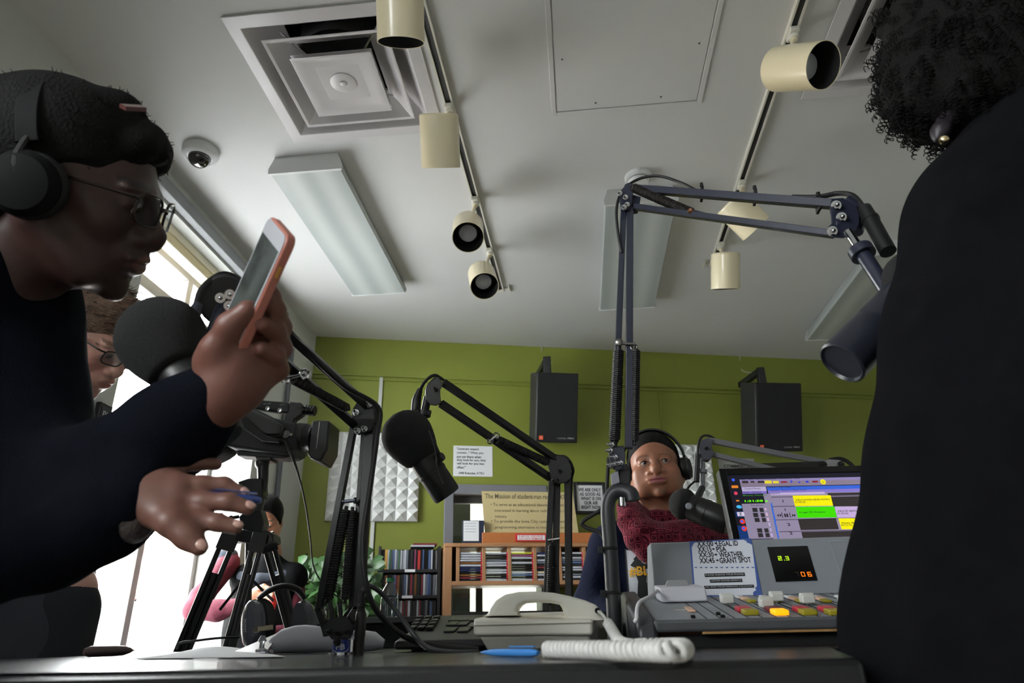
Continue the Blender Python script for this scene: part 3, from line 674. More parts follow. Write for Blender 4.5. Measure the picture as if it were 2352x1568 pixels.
# mission board leaning
rp=PF(BW.pt(0,0,0.23),BW.u,(0,0,1))
mb0=rp.ab(1112,1221); lean=math.radians(10)
bp=PF(BW.pt(0,ztop,0.26),BW.u,Vector((0,0,1))*math.cos(lean)-BW.n*math.sin(lean))
th=thing('mission_board','tan cardboard mission statement board leaning above the oak cabinet','board',bp.pt(*bp.ab(1215,1222)))
q=[bp.ab(*c) for c in ((1115,1246),(1331,1240),(1315,1131),(1106,1128))]; q[0]=(q[0][0],0.001); q[1]=(q[1][0],0.001)
mb=MB(); mb.prism([bp.pt(a,b,0) for a,b in q],bp.n*0.004); mb.build('card',mat('tan_board',(188,172,128),0.45,var=(3,0.05)),th)
mb=MB()
for s,x0,y0,x1,y1 in (('The Mission of student-run radio at KRUI',1114,1135,1310,1146),):
    bp.textpx(mb,s,x0,y0,x1,y1,0.0046,0.01)
for s,x0,y0,x1,y1 in (('• To serve as an educational laboratory for those',1127,1156,1306,1165),('interested in learning about radio and the radio',1136,1170,1310,1178),('industry.',1137,1183,1164,1191),('• To provide the Iowa City community with a',1128,1194,1308,1203),('programming alternative in music, news and talk',1137,1208,1316,1216)):
    bp.textpx(mb,s,x0,y0,x1,y1,0.0046,0.005)
mb.build('lettering',mat('brown_ink',(82,74,56),0.6),th,smooth=False)
th=thing('red_label','red rimmed white label sign on the orange wood board','sign',CDp.pt(*cdp(1220,1243)))
mb=MB(); CDp.rect(mb,1183,1226,1258,1243,-0.002,0.008); mb.build('holder',mat('red_sign',(186,40,44),0.4),th,bevel=0.001)
mb=MB(); CDp.rect(mb,1188,1229,1251,1240,0.008,0.009); mb.build('card',M_pap,th)
mb=MB(); CDp.textpx(mb,'NEW ADDS',1192,1230,1246,1233.5,0.0095,0.01); CDp.textpx(mb,'DO NOT REMOVE',1192,1235,1246,1239,0.0095,0.01); mb.build('lettering',M_red,th,smooth=False)
# ================================================================ black CD rack
KP=PF(BW.pt(0,0,0.20),BW.u,(0,0,1))
ka,kz=KP.ab(870,1254); kb=ua-0.012
tz=[KP.ab(940,y)[1] for y in (1311,1371,1431)]
rk=thing('cd_rack','black CD rack packed with upright cases left of oak cabinet','shelf',BW.pt((ka+kb)/2,0,0.1))
M_lam=mat('black_laminate',(26,26,28),0.5)
mb=MB(); KP.slab(mb,ka,0,ka+0.016,kz,-0.19,0); mb.build('side_panel',M_lam,rk,bevel=0.001)
mb=MB(); KP.slab(mb,kb-0.016,0,kb,kz,-0.19,0); mb.build('side_panel',M_lam,rk,bevel=0.001)
mb=MB(); KP.slab(mb,ka+0.016,0,kb-0.016,kz,-0.19,-0.18); mb.build('back_panel',M_lam,rk)
for z in [tz[0],tz[1],tz[2],0.42,0.1]:
    mb=MB(); KP.slab(mb,ka+0.016,z-0.008,kb-0.016,z+0.010,-0.18,0.0); mb.build('shelf',M_lam,rk,bevel=0.001)
for (x,z) in ((942,tz[0]),(938,tz[1])):
    mb=MB(); a,_=KP.ab(x,1300); KP.slab(mb,a-0.03,z-0.006,a+0.03,z+0.009,0.0,0.002); mb.build('shelf_label',M_pap,rk)
upr={}
def up_cd(col,F,lean,T,Hc,label,group):
    k=(col)
    if k not in upr:
        mb=MB(); mb.boxb(-0.5,0.5,0,0.13,0,1.0); o=mb.build('cd_case',cdmat(CC[col],col),local=False,smooth=False,origin=(0,0,0)); upr[k]=o
    else: o=upr[k].copy(); COL.objects.link(o)
    o.location=F; o.scale=(T,1,Hc); o.rotation_euler=(0,lean,BA); tag(o,label,'CD case',group); return o
pal1=['dark','black','grey','dark','white','dark','purple','dark','grey','dark','black','green']
ORD='first second third fourth fifth sixth seventh eighth ninth tenth eleventh twelfth thirteenth fourteenth fifteenth sixteenth seventeenth eighteenth nineteenth twentieth'.split()
def tier(z,Hmax,name,dens,specials):
    u=ka+0.024; i=0; cnt={}; items=[]
    while u<kb-0.026:
        T=random.choice((0.0095,0.0105,0.007,0.0125)); col=random.choice(dens)
        for (px,c,tw) in specials:
            su=KP.ab(px,1290)[0]
            if abs(u-su)<0.007 and not any(q[4]==px for q in items): col=c; T=tw; items.append([u,T,col,0,px]); break
        else: items.append([u,T,col,0,None])
        u+=T+random.uniform(0.0008,0.003)
    for k,(uu,T,col,_,_s) in enumerate(items):
        hh=Hmax*random.uniform(0.93,1.0)
        F=BW.pt(uu+T/2,z+0.0105,0.20-0.012+random.uniform(-0.006,0.004))
        gr='CD cases on the %s tier of the black rack'%name; cnt[col]=cnt.get(col,0)+1
        up_cd(col,F,0,T,hh,'%s %s-spined CD case from the left, upright on %s tier of black rack'%(ORD[cnt[col]-1],col,name),gr)
h1=kz-tz[0]-0.026; h2=tz[0]-tz[1]-0.024
tier(tz[0],min(h1,0.135),'top',['dark','black','grey','dark','dark','purple','dark','black','green','grey','dark','white','blue'],[(886,'tan',0.016),(962,'red',0.014),(920,'white',0.008),(926,'white',0.010),(932,'grey',0.008),(990,'white',0.009),(1003,'white',0.008)])
tier(tz[1],min(h2,0.135),'middle',['dark','black','grey','maroon','brown','dark','blue','dark','black','dark'],[(935,'white',0.008),(972,'white',0.010),(1000,'white',0.010),(1013,'white',0.010),(955,'brown',0.012)])
tier(tz[2],min(tz[1]-tz[2]-0.024,0.135),'bottom',['dark','grey','white','dark','blue','cream','maroon','dark','black'],[])
# loose cases lying on top of rack
for i,(x0,x1,c,dz) in enumerate(((944,978,'white',0),(950,986,'maroon',1))):
    u_=KP.ab(x0,1250)[0]; mb=MB(MBW); mb.boxb(u_,u_+0.14,-0.17,-0.03,kz+0.0008+dz*0.0105,kz+0.0103+dz*0.0105); o=mb.build('cd_case',cdmat(CC[c],c),smooth=False); tag(o,'%s CD case lying flat on top of the black rack'%c,'CD case')
for px,zt_,nm in ((945,0,'top'),(944,1,'m'),):
    pass
# ================================================================ desk
TZ=0.75
M_desk=mat('dark_desk_laminate',(16,16,19),0.25,bump=(120,0.05),coat=0.15)
dk=thing('studio_desk','long dark glossy studio desk filling the bottom of the view','desk',(0,1.3,0))
poly=[(-1.30,0.58),(0.205,0.58),(0.31,0.98),(1.9,0.98),(1.9,1.95),(-1.02,1.95),(-1.02,1.32),(-1.30,1.12)]
mb=MB(); mb.prism([(x,y,TZ-0.035) for x,y in poly],(0,0,0.035)); mb.build('desktop',M_desk,dk,bevel=0.006,seg=3)
mb=MB()
for (x0,x1,y0,y1) in ((-0.60,0.15,0.66,0.68),(0.24,1.84,1.06,1.08)): mb.boxb(x0,x1,y0,y1,0.06,TZ-0.035)
mb.build('modesty_panel',mat('dark_panel',(12,12,14),0.6),dk)
for x,y in ((-1.2,1.0),(-0.95,1.88),(1.8,1.12),(1.8,1.88),(0.15,0.7),(0.1,1.88)):
    mb=MB(); mb.boxb(x-0.025,x+0.025,y-0.025,y+0.025,0,TZ-0.035); mb.build('leg',M_lam,dk)
# low black riser along the back edge
zr=P(900,1416,1.72).z
rs=thing('desk_riser','low black riser shelf along the back edge of the desk','riser',(-0.1,1.82,TZ))
xa=P(692,1420,1.72).x
mb=MB(); mb.boxb(xa,0.80,1.72,1.93,zr-0.014,zr); mb.build('top_board',M_lam,rs,bevel=0.002)
for x in (xa+0.01,-0.2,0.30,0.785):
    mb=MB(); mb.boxb(x-0.008,x+0.008,1.725,1.925,TZ+0.0005,zr-0.014); mb.build('support',M_lam,rs)
mb=MB(); mb.boxb(xa+0.02,0.775,1.915,1.923,TZ+0.0005,zr-0.014); mb.build('back_panel',M_lam,rs)
# ---------------------------------------------------------------- spring boom arms
def coil(mb,a,b,R,r,turns,n=8):
    a=Vector(a);b=Vector(b); d=b-a; u,v=perp(d); N=turns*n; pts=[]
    for i in range(N+1):
        t=i/N; an=2*math.pi*turns*t; pts.append(a+d*t+(u*math.cos(an)+v*math.sin(an))*R)
    mb.tube(pts,r,5)
def spring(name,a,b,R,parent,m=None,turns=None):
    a=Vector(a);b=Vector(b); L=(b-a).length; turns=turns or int(L/0.0042); mb=MB(); coil(mb,a+(b-a)*0.05,a+(b-a)*0.95,R,0.0017,turns)
    mb.cyl(a+(b-a)*0.04,a+(b-a)*0.96,R*0.88,n=14)
    for p,q in ((a,a+(b-a)*0.06),(b,b+(a-b)*0.06)): mb.cyl(p,q,0.003,n=8)
    return mb.build(name,m or M_rub,parent)
def bolt(mb,p,n,r=0.006):
    n=Vector(n).normalized(); mb.lathe(p,n,[(r*1.5,0),(r*1.5,0.002)],n=18); mb.lathe(p+n*0.002,n,[(r*1.15,0),(r*1.15,0.006)],n=6); mb.lathe(p+n*0.008,n,[(r*0.7,0),(r*0.7,0.003),(r*0.35,0.008),(0,0.009)],n=12)
def plate(c,pts,n,t,mb):                                # pts in (along-a, along-b)
    mb.prism(pts,Vector(n)*t)
def viewn(p): return (CAMP-Vector(p)).normalized()
# ---- boom 1 (left, nearest): base, lower pair, elbow, upper pair reaching towards the camera-left microphone
def pl(pts,Y): return [P(x,y,Y) for x,y in pts]
Yb=1.0
b0=PZ(783,1503,TZ); Yb=b0.y
bm=thing('microphone_boom_arm','black spring boom arm with blue base sleeve standing by rolled papers','boom arm',(b0.x,b0.y,TZ))
mb=MB(); mb.cyl(b0,b0+Vector((0,0,0.003)),0.017,n=28); mb.build('base_ring',M_chrome,bm)
zs=P(783,1468,Yb).z
mb=MB(); mb.cyl((b0.x,b0.y,TZ+0.003),(b0.x,b0.y,zs),0.0128,n=28); sl=mb.build('blue_sleeve',mat('blue_sleeve',(30,52,148),0.3,coat=0.4),bm); sl['label']='blue sleeve with white letters'
tp=PF(Vector((b0.x,b0.y-0.0131,TZ)),(1,0,0),(0,0,1))
mb=MB(); tp.textpx(mb,'PB',772,1478,793,1492,0.0006,0.03)
a_,b_=tp.ab(783,1488)
pts=[tp.pt(a_+0.011*math.cos(t),b_-0.001+0.005*math.sin(t),0.0006+0.000) for t in np.linspace(-2.9,0.2,14)]; mb.tube(pts,[0.0003+0.0006*math.sin(math.pi*i/13) for i in range(14)],6)
mb.build('lettering',mat('white_print',(225,228,235),0.5),sl,smooth=False)
nv=Vector((0,-1,0))
# base fork
mb=MB()
mb.prism(pl([(742,1442),(760,1418),(800,1416),(816,1440),(806,1466),(764,1468)],Yb+0.012),(0,-0.004,0)); mb.prism(pl([(742,1442),(760,1418),(800,1416),(816,1440),(806,1466),(764,1468)],Yb-0.008),(0,-0.004,0)); mb.cyl(P(783,1470,Yb),P(783,1452,Yb),0.011,n=20)
mb.build('base_fork',M_blk,bm,bevel=0.001)
def bent(pts,Y,w,mb,t=0.012):
    pts=pl(pts,Y)
    for i in range(len(pts)-1):
        a,b=pts[i],pts[i+1]; d=(b-a).normalized(); mb.bar(a-d*0.002,b+d*0.002,w,t,(1,0,0))
Ye=Yb-0.01
mb=MB(); bent([(815,968),(733,1400),(748,1440),(752,1456)],Yb,0.0105,mb); mb.build('lower_bar',M_blk,bm,bevel=0.0012)
mb=MB(); bent([(852,965),(824,1398),(800,1436),(797,1456)],Yb,0.0150,mb); mb.build('lower_bar',M_blk,bm,bevel=0.0012)
mb=MB(); bent([(836,975),(806,1398),(776,1440)],Yb+0.012,0.007,mb,0.006); mb.build('lower_bar',M_blk,bm,bevel=0.001)
for pts in ([(757,1384),(762,1412),(752,1452)],[(779,1384),(782,1412),(776,1456)]):
    mb=MB(); mb.tube([P(x,y,Yb-0.004) for x,y in pts],0.0035,8,sub=6); mb.build('hook_link',M_blk,bm)
spring('spring',P(752,1386,Yb),P(796,1162,Yb),0.0072,bm); spring('spring',P(792,1386,Yb+0.004),P(810,1164,Yb+0.004),0.0058,bm)
mb=MB(); mb.cyl(P(788,1152,Yb),P(816,1149,Yb),0.0028,n=14); mb.cyl(P(786,1152,Yb),P(790,1152,Yb),0.005,n=14); mb.cyl(P(813,1149,Yb),P(817,1149,Yb),0.005,n=14); mb.build('cross_pin',mat('dark_chrome',(120,124,140),0.25,metal=1),bm)
for px in ((757,1450),(778,1455),(800,1452),(775,1475)):
    mb=MB(); bolt(mb,P(px[0],px[1],Yb-0.014),nv,0.0035); mb.build('pivot_bolt',M_blkm,bm)
# elbow bracket
el=[(812,985),(808,945),(822,922),(846,920),(860,940),(862,965),(852,990),(838,996),(824,1000)]
mb=MB(); mb.prism(pl(el,Yb-0.010),(0,-0.003,0)); mb.prism(pl(el,Yb+0.012),(0,-0.003,0)); mb.tube(pl([(846,924),(858,945),(857,975)],Yb),0.008,10,sub=4); mb.build('elbow_bracket',M_blk,bm,bevel=0.001)
for px in ((818,948),(848,930),(838,985),(822,990)):
    mb=MB(); bolt(mb,P(px[0],px[1],Yb-0.014),nv,0.0035); mb.build('elbow_bolt',M_chrome,bm)
def PY(x,y,Ya): return P(x,y,Ya)
U0,U1=0.74,Yb
mb=MB(); mb.bar(P(555,672,U0),P(850,938,U1),0.0125,0.0125,(1,0,0.6)); mb.build('upper_bar',M_blk,bm,bevel=0.001)
mb=MB(); mb.bar(P(545,735,U0),P(820,980,U1),0.0125,0.0125,(1,0,0.6)); mb.build('upper_bar',M_blk,bm,bevel=0.001)
spring('spring',P(668,868,0.86),P(802,940,0.97),0.006,bm)
mb=MB(); mb.cyl(P(655,868,0.86),P(702,858,0.86),0.003,n=12)
for q in ((656,868),(700,858)): mb.ring(P(q[0],q[1],0.86),viewn(P(q[0],q[1],0.86)),0.006,0.002,16,6)
mb.build('spring_hook',M_chrome,bm)
# head end: bracket + yoke post
hc=P(520,690,U0)
mb=MB(); n0=viewn(hc); mb.lathe(hc+n0*0.008,-n0,[(0.030,0),(0.034,0.003),(0.034,0.013),(0.030,0.016)],n=30); mb.build('head_bracket',M_blk,bm,bevel=0.001)
for dx,dy in ((-14,-6),(6,12),(8,-14)):
    mb=MB(); bolt(mb,PD(520+dx,690+dy,(hc-CAMP).length*0.86),n0,0.004); mb.build('head_bolt',M_chrome,bm)
mb=MB(); mb.tube([P(510,705,U0),P(494,745,0.72),P(478,790,0.71)],[0.008,0.0075,0.0075],12,sub=4); mb.build('yoke_post',M_navy,bm)
mb=MB(); mb.tube([P(440,760,.70),P(448,712,.70),P(462,668,.71),P(490,640,.72),P(520,630,.73),P(560,650,.75),P(610,700,.78),P(700,800,0.87),P(790,885,0.95),P(868,935,1.0),P(866,1000,1.0),P(850,1120,1.0),P(834,1240,1.0),P(843,1350,1.0),P(880,1420,1.02),P(960,1475,1.06),P(1098,1492,1.1)],0.0042,10,sub=6); mb.build('cable',M_rub,bm)
mb=MB(); mb.tube([P(436,770,.695),P(440,735,.695),P(455,700,.70)],[0.008,0.0095,0.006],12,sub=5); mb.build('cable_plug',M_navy,bm)
# microphone 1 : big foam ball hanging left
def foam_mic(c,ax,rf,L,rb,Lb,label,rings=True,knob=None,yoke=None):
    c=Vector(c); ax=Vector(ax).normalized()              # ax: from foam nose to tail
    t=thing('microphone',label,'microphone',c)
    mb=MB(); pr=[]
    for i in range(25):
        s=i/24; h=-rf+(rf+L)*s
        if h<0: r=rf*math.sqrt(max(0,1-(h/rf)**2))
        else: q=h/L; r=rf*(1-0.30*q**1.6)
        pr.append((max(r,0.0),h))
    pr.append((rb*1.02,L+0.004)); mb.lathe(c,ax,pr,n=40); w_=mb.build('windscreen',M_foam,t)
    mb=MB(); mb.lathe(c,ax,[(rb*0.9,L-0.01),(rb,L),(rb,L+Lb*0.35),(rb*1.04,L+Lb*0.36),(rb*1.04,L+Lb*0.42),(rb,L+Lb*0.43),(rb,L+Lb*0.95),(rb*0.9,L+Lb),(rb*0.2,L+Lb)],n=36); b_=mb.build('body',M_blkm,t)
    mb=MB(); mb.lathe(c,ax,[(rb*0.72,L+Lb+0.0005),(rb*0.72,L+Lb-0.006)],n=28); mb.build('rear_plate',M_lam,b_)
    if knob is not None:
        k=Vector(knob); mb=MB(); p=c+ax*(L+Lb*0.22); d=(k-p); d=(d-ax*d.dot(ax)).normalized(); mb.cyl(p+d*rb*0.9,p+d*(rb+0.012),0.009,0.008,n=20); mb.build('yoke_knob',M_blkm,t,bevel=0.001)
        if yoke is not None:
            y=Vector(yoke); mb=MB(); pts=[p+d*(rb+0.006),p+d*(rb+0.012)-ax*0.03,(p+d*(rb+0.012)-ax*0.03)*0.4+y*0.6,y]; mb.tube(pts,0.0045,10,sub=5,flat=0.6); mb.build('yoke',M_blkm,t)
    return t
foam_mic(P(372,778,.68),(0.55,0.10,-0.80),0.049,0.045,0.027,0.10,'large black foam-covered microphone in front of the bending man, left side',yoke=P(478,790,0.71),knob=P(480,830,0.69))
# ---- boom 2 (centre)
Y2=1.45
bm=thing('microphone_boom_arm','black boom arm behind the white telephone, holding the centre microphone','boom arm',(P(1283,1412,Y2).x,Y2,TZ))
bx=P(1283,1412,Y2).x
mb=MB(); mb.cyl((bx,Y2,TZ),(bx,Y2,TZ+0.012),0.032,n=30); mb.cyl((bx,Y2,TZ+0.012),(bx,Y2,P(1283,1405,Y2).z),0.011,n=20); mb.build('base',M_blk,bm)
for pts,w,t in (([(1268,1085),(1258,1300),(1254,1400)],0.0125,0.012),([(1280,1085),(1276,1300),(1279,1400)],0.0145,0.008),([(1303,1095),(1305,1300),(1306,1402)],0.013,0.012)):
    mb=MB(); bent(pts,Y2 if w<0.014 else Y2+0.014,w,mb,t); mb.build('lower_bar',M_blk,bm,bevel=0.001)
spring('spring',P(1263,1390,Y2-0.01),P(1268,1245,Y2-0.01),0.0065,bm); 
mb=MB(); mb.cyl(P(1258,1240,Y2-0.012),P(1286,1236,Y2-0.012),0.0025,n=10); mb.build('cross_pin',M_chrome,bm)
el=[(1258,1068),(1262,1052),(1282,1046),(1302,1052),(1312,1070),(1312,1098),(1300,1108),(1285,1112),(1268,1108)]
mb=MB(); mb.prism(pl(el,Y2-0.012),(0,-0.003,0)); mb.prism(pl(el,Y2+0.014),(0,-0.003,0)); mb.tube(pl([(1264,1058),(1275,1076),(1272,1100)],Y2),0.006,8,sub=4); mb.build('elbow_bracket',M_blk,bm,bevel=0.001)
for q in ((1270,1104),(1286,1082),(1280,1103)):
    mb=MB(); bolt(mb,P(q[0],q[1],Y2-0.016),nv,0.003); mb.build('elbow_bolt',M_blkm,bm)
Yt=1.28
mb=MB(); mb.bar(P(1018,878,Yt),P(1288,1062,Y2),0.0130,0.013,(1,0,-0.3)); mb.build('upper_bar',M_blk,bm,bevel=0.001)
mb=MB(); mb.bar(P(1012,926,Yt),P(1268,1100,Y2),0.0130,0.013,(1,0,-0.3)); mb.build('upper_bar',M_blk,bm,bevel=0.001)
spring('spring',P(1136,1006,1.35),P(1262,1064,Y2-0.01),0.0078,bm)
mb=MB(); mb.cyl(P(1124,1012,1.35),P(1142,1000,1.35),0.003,n=10)
for q in ((1126,1012),(1140,1000)): mb.ring(P(q[0],q[1],1.35),nv,0.006,0.0016,16,6)
mb.build('spring_hook',M_chrome,bm)
hb=[(1008,866),(992,876),(980,898),(978,918),(988,930),(1002,932),(1014,926),(1012,912),(1011,896),(1018,884)]
mb=MB(); mb.prism(pl(hb,Yt-0.010),(0,-0.003,0)); mb.prism(pl(hb,Yt+0.012),(0,-0.003,0)); mb.tube(pl([(1004,870),(986,890),(984,922)],Yt),0.007,8,sub=4); mb.build('head_bracket',M_blk,bm,bevel=0.001)
mb=MB(); bolt(mb,P(1000,894,Yt-0.014),nv,0.003); mb.build('head_bolt',M_blkm,bm)
mb=MB(); mb.cyl(P(982,912,Yt),P(972,962,Yt),0.008,n=16); mb.cyl(P(975,945,Yt),P(974,956,Yt),0.013,n=18); mb.cyl(P(980,948,Yt-0.003),P(988,950,Yt-0.003),0.007,n=14); mb.build('yoke_post',M_blkm,bm)
mb=MB(); mb.tube([P(955,944,Yt-0.01),P(957,918,Yt-0.01),P(965,893,Yt-0.01)],[0.0095,0.0092,0.005],14,sub=4); mb.build('cable_plug',M_blkm,bm)
mb=MB(); mb.tube([P(965,895,Yt-0.01),P(976,876,Yt),P(995,862,Yt),P(1012,868,Yt+0.01),P(1060,904,Yt+0.03),P(1160,970,1.38),P(1262,1040,Y2),P(1300,1050,Y2),P(1316,1078,Y2),P(1312,1110,Y2+0.02),P(1311,1250,Y2+0.02),P(1314,1395,Y2+0.02)],0.0033,8,sub=6); mb.build('cable',M_rub,bm)
c=P(936,1000,1.22); tail=P(1008,1108,1.25); ax=tail-c
mt=foam_mic(c,ax,0.0480,0.050,0.0265,0.085,'black foam-covered microphone hanging in the centre, below left boom elbow',knob=P(1040,1010,1.2),yoke=P(972,962,Yt))
mb=MB(); mb.tube([P(968,970,1.24),P(985,990,1.20),P(1000,1040,1.195),P(1004,1075,1.195),P(1018,1110,1.20)],0.0016,6,sub=5); mb.build('thin_wire',mat('grey_wire',(70,70,72),0.4),mt)
# ---- boom 3 (right, large)
Y3=1.25; Y3t=1.02
bm=thing('microphone_boom_arm','tall blue-black boom arm rising between telephone and mixing console','boom arm',(P(1412,1418,Y3).x,Y3,TZ))
bz=P(1410,1430,Y3)
mb=MB(); mb.tube([Vector((bz.x,Y3,TZ+0.004)),P(1410,1400,Y3),P(1402,1260,Y3),P(1396,1180,Y3),P(1399,1148,Y3),P(1412,1130,Y3-0.003),P(1430,1126,Y3-0.006),P(1448,1134,Y3-0.01),P(1452,1150,Y3-0.01)],[0.0128]*7+[0.014,0.014],18,sub=6); mb.build('riser_tube',M_grey if False else mat('charcoal_tube',(44,46,50),0.45),bm)
mb=MB(); mb.cyl((bz.x,Y3,TZ),(bz.x,Y3,TZ+0.006),0.035,n=30); mb.build('base_plate',M_blk,bm)
for y in (1262,1363):
    mb=MB(); q=P(1400+ (y-1262)*0.07,y,Y3); mb.ring(q,(0,0.1,1),0.0135,0.0025,20,6)
    mb.box(q+Vector((-0.016,-0.004,0)),(0.008,0.008,0.012)); mb.build('cable_tie',M_rub,bm)
mb=MB(); mb.cyl(P(1428,1143,Y3-0.02),P(1429,1162,Y3-0.02),0.0065,n=18); mb.build('chrome_stud',M_chrome,bm)
mb=MB(); mb.prism(pl([(1403,1088),(1420,1080),(1424,1108),(1405,1114)],Y3-0.012),(0,0.012,0)); mb.build('tag_plate',mat('pale_grey_plate',(140,142,152),0.5),bm,bevel=0.001)
mb=MB(); mb.prism(pl([(1420,1076),(1448,1076),(1448,1135),(1424,1135)],Y3-0.006),(0,0.02,0)); mb.build('pivot_block',M_blk,bm,bevel=0.002)
kn=[(1400,1030),(1404,1027),(1433,1029),(1436,1040),(1436,1062),(1428,1076),(1418,1082),(1408,1078),(1400,1062),(1398,1045)]
mb=MB(); mb.prism(pl(kn,Y3-0.016),(0,-0.003,0)); mb.prism(pl(kn,Y3+0.014),(0,-0.003,0)); mb.prism(pl([(1408,1026),(1432,1022),(1436,1078),(1414,1078)],Y3-0.012),(0,0.022,0)); mb.build('lower_knuckle',M_navy,bm,bevel=0.0012)
for q in ((1403,1035),(1414,1050),(1406,1068),(1415,1066),(1426,1063),(1406,1021)):
    mb=MB(); bolt(mb,P(q[0],q[1],Y3-0.019),(-0.8,-1,-0.1),0.0036); mb.build('knuckle_bolt',M_chrome,bm)
# posts
mb=MB(); mb.bar(P(1408,1075,Y3+0.004),P(1433,465,Y3+0.002),0.0125,0.014,(1,0,0)); mb.build('lower_bar',M_navy,bm,bevel=0.0012)
mb=MB(); mb.bar(P(1444,1030,Y3-0.004),P(1447,465,Y3-0.004),0.0140,0.014,(1,0,0)); mb.build('lower_bar',M_navy,bm,bevel=0.0012)
spring('spring',P(1411,1022,Y3-0.012),P(1421,795,Y3-0.012),0.0092,bm); spring('spring',P(1457,1022,Y3-0.006),P(1461,795,Y3-0.006),0.0072,bm)
mb=MB(); mb.cyl(P(1417,788,Y3-0.014),P(1460,790,Y3-0.014),0.003,n=12); mb.lathe(P(1422,788,Y3-0.012),(0,-1,0),[(0.007,0),(0.007,0.008),(0.003,0.01)],n=16); mb.ring(P(1456,797,Y3-0.01),nv,0.006,0.0018,16,6); mb.build('cross_pin',mat('dull_steel',(140,138,136),0.35,metal=1),bm)
eb=[(1426,482),(1422,462),(1428,440),(1436,424),(1446,420),(1454,440),(1452,468),(1444,484)]
mb=MB(); mb.prism(pl(eb,Y3-0.014),(0,-0.003,0)); mb.prism(pl(eb,Y3+0.012),(0,-0.003,0)); mb.prism(pl([(1444,444),(1472,452),(1466,482),(1446,486)],Y3-0.006),(0,0.014,0)); mb.build('elbow_bracket',M_navy,bm,bevel=0.0012)
for q in ((1437,453),(1434,476),(1441,470),(1424,444)):
    mb=MB(); bolt(mb,P(q[0],q[1],Y3-0.018),(-0.4,-1,-0.5),0.0038); mb.build('elbow_bolt',M_chrome,bm)
mb=MB(); mb.bar(P(1440,432,Y3),P(1925,470,Y3t),0.0152,0.0152,(0,0,1)); mb.build('upper_bar',M_navy,bm,bevel=0.0012)
mb=MB(); mb.bar(P(1448,474,Y3),P(1915,538,Y3t),0.0120,0.0145,(0,0,1)); mb.build('upper_bar',M_navy,bm,bevel=0.0012)
sp=spring('spring',P(1448,428,Y3-0.014),P(1596,492,Y3-0.07),0.0092,bm,mat('dark_brown_spring',(42,38,36),0.5))
mb=MB(); q=P(1586,487,Y3-0.085); mb.lathe(q,(-0.2,-1,0),[(0.0055,0),(0.0055,0.006),(0.003,0.009)],n=16); mb.build('spring_pin',mat('copper_pin',(196,140,110),0.3,metal=1),bm)
mb=MB(); mb.bar(P(1594,488,Y3-0.075),P(1640,500,Y3-0.085),0.010,0.006,(0,0,1)); mb.build('spring_hook',M_navy,bm,bevel=0.001)
for (x,y,yy) in ((1612,445,1.166),(1734,453,1.11),(1880,470,1.043)):
    q=P(x,y,yy); mb=MB(); mb.box(q,(0.005,0.022,0.026),Matrix.Rotation(0.1,3,'Y')); mb.box(q+Vector((0,-0.008,0.016)),(0.006,0.006,0.008)); mb.build('cable_tie',M_rub,bm,bevel=0.001)
hp=[(1908,458),(1935,456),(1962,470),(1972,492),(1972,515),(1958,538),(1936,548),(1912,546),(1902,536),(1900,524),(1909,515),(1908,500),(1905,485)]
mb=MB(); mb.prism(pl(hp,Y3t-0.018),(0,-0.003,0)); mb.prism(pl(hp,Y3t+0.016),(0,-0.003,0))
mb.tube(pl([(1940,462),(1964,480),(1970,505),(1962,532)],Y3t),0.014,12,sub=4); mb.build('head_bracket',M_navy,bm,bevel=0.0012)
for q in ((1920,472),(1932,499),(1911,531)):
    mb=MB(); bolt(mb,P(q[0],q[1],Y3t-0.021),(-0.2,-1,-0.45),0.0055); mb.build('head_bolt',M_chrome,bm)
mb=MB(); mb.cyl(P(1948,532,Y3t-0.02),P(1972,568,Y3t-0.03),0.0075,n=20); mb.build('chrome_stud',M_chrome,bm)
mb=MB(); a=P(1972,568,Y3t-0.03); b=P(2040,672,0.96); d=(b-a).normalized(); mb.cyl(a,b,0.0115,n=24); mb.cyl(a+d*0.004,a+d*0.020,0.019,n=28); mb.build('swivel_post',M_navy,bm,bevel=0.001)
mb=MB(); mb.tube([P(1985,478,1.0),P(2005,515,0.99),P(2040,578,0.97)],[0.011,0.0125,0.0125],16,sub=3); mb.cyl(P(1998,502,0.995),P(2001,508,0.993),0.0138,n=20); mb.build('cable_plug',M_blkm,bm)
mb=MB(); mb.tube([P(1986,480,1.0),P(1960,450,1.02),P(1925,444,1.04),P(1880,452,1.05),P(1820,452,1.08)],0.0045,10,sub=6); mb.build('cable',M_rub,bm); mb=MB()
mb.tube([P(1600,438,1.18),P(1560,418,1.22),P(1510,404,1.24),P(1465,412,1.25),P(1430,438,1.245),P(1416,480,1.24),P(1420,540,1.24),P(1428,580,1.245)],0.0032,10,sub=6); mb.build('cable',M_rub,bm); mb=MB()
mb.tube([P(1398,1050,1.26),P(1394,1120,1.27),P(1392,1160,1.28),P(1340,1196,1.29),P(1345,1210,1.29),P(1380,1225,1.28),P(1396,1262,1.265)],0.0036,10,sub=6)
mb.build('cable',M_rub,bm)
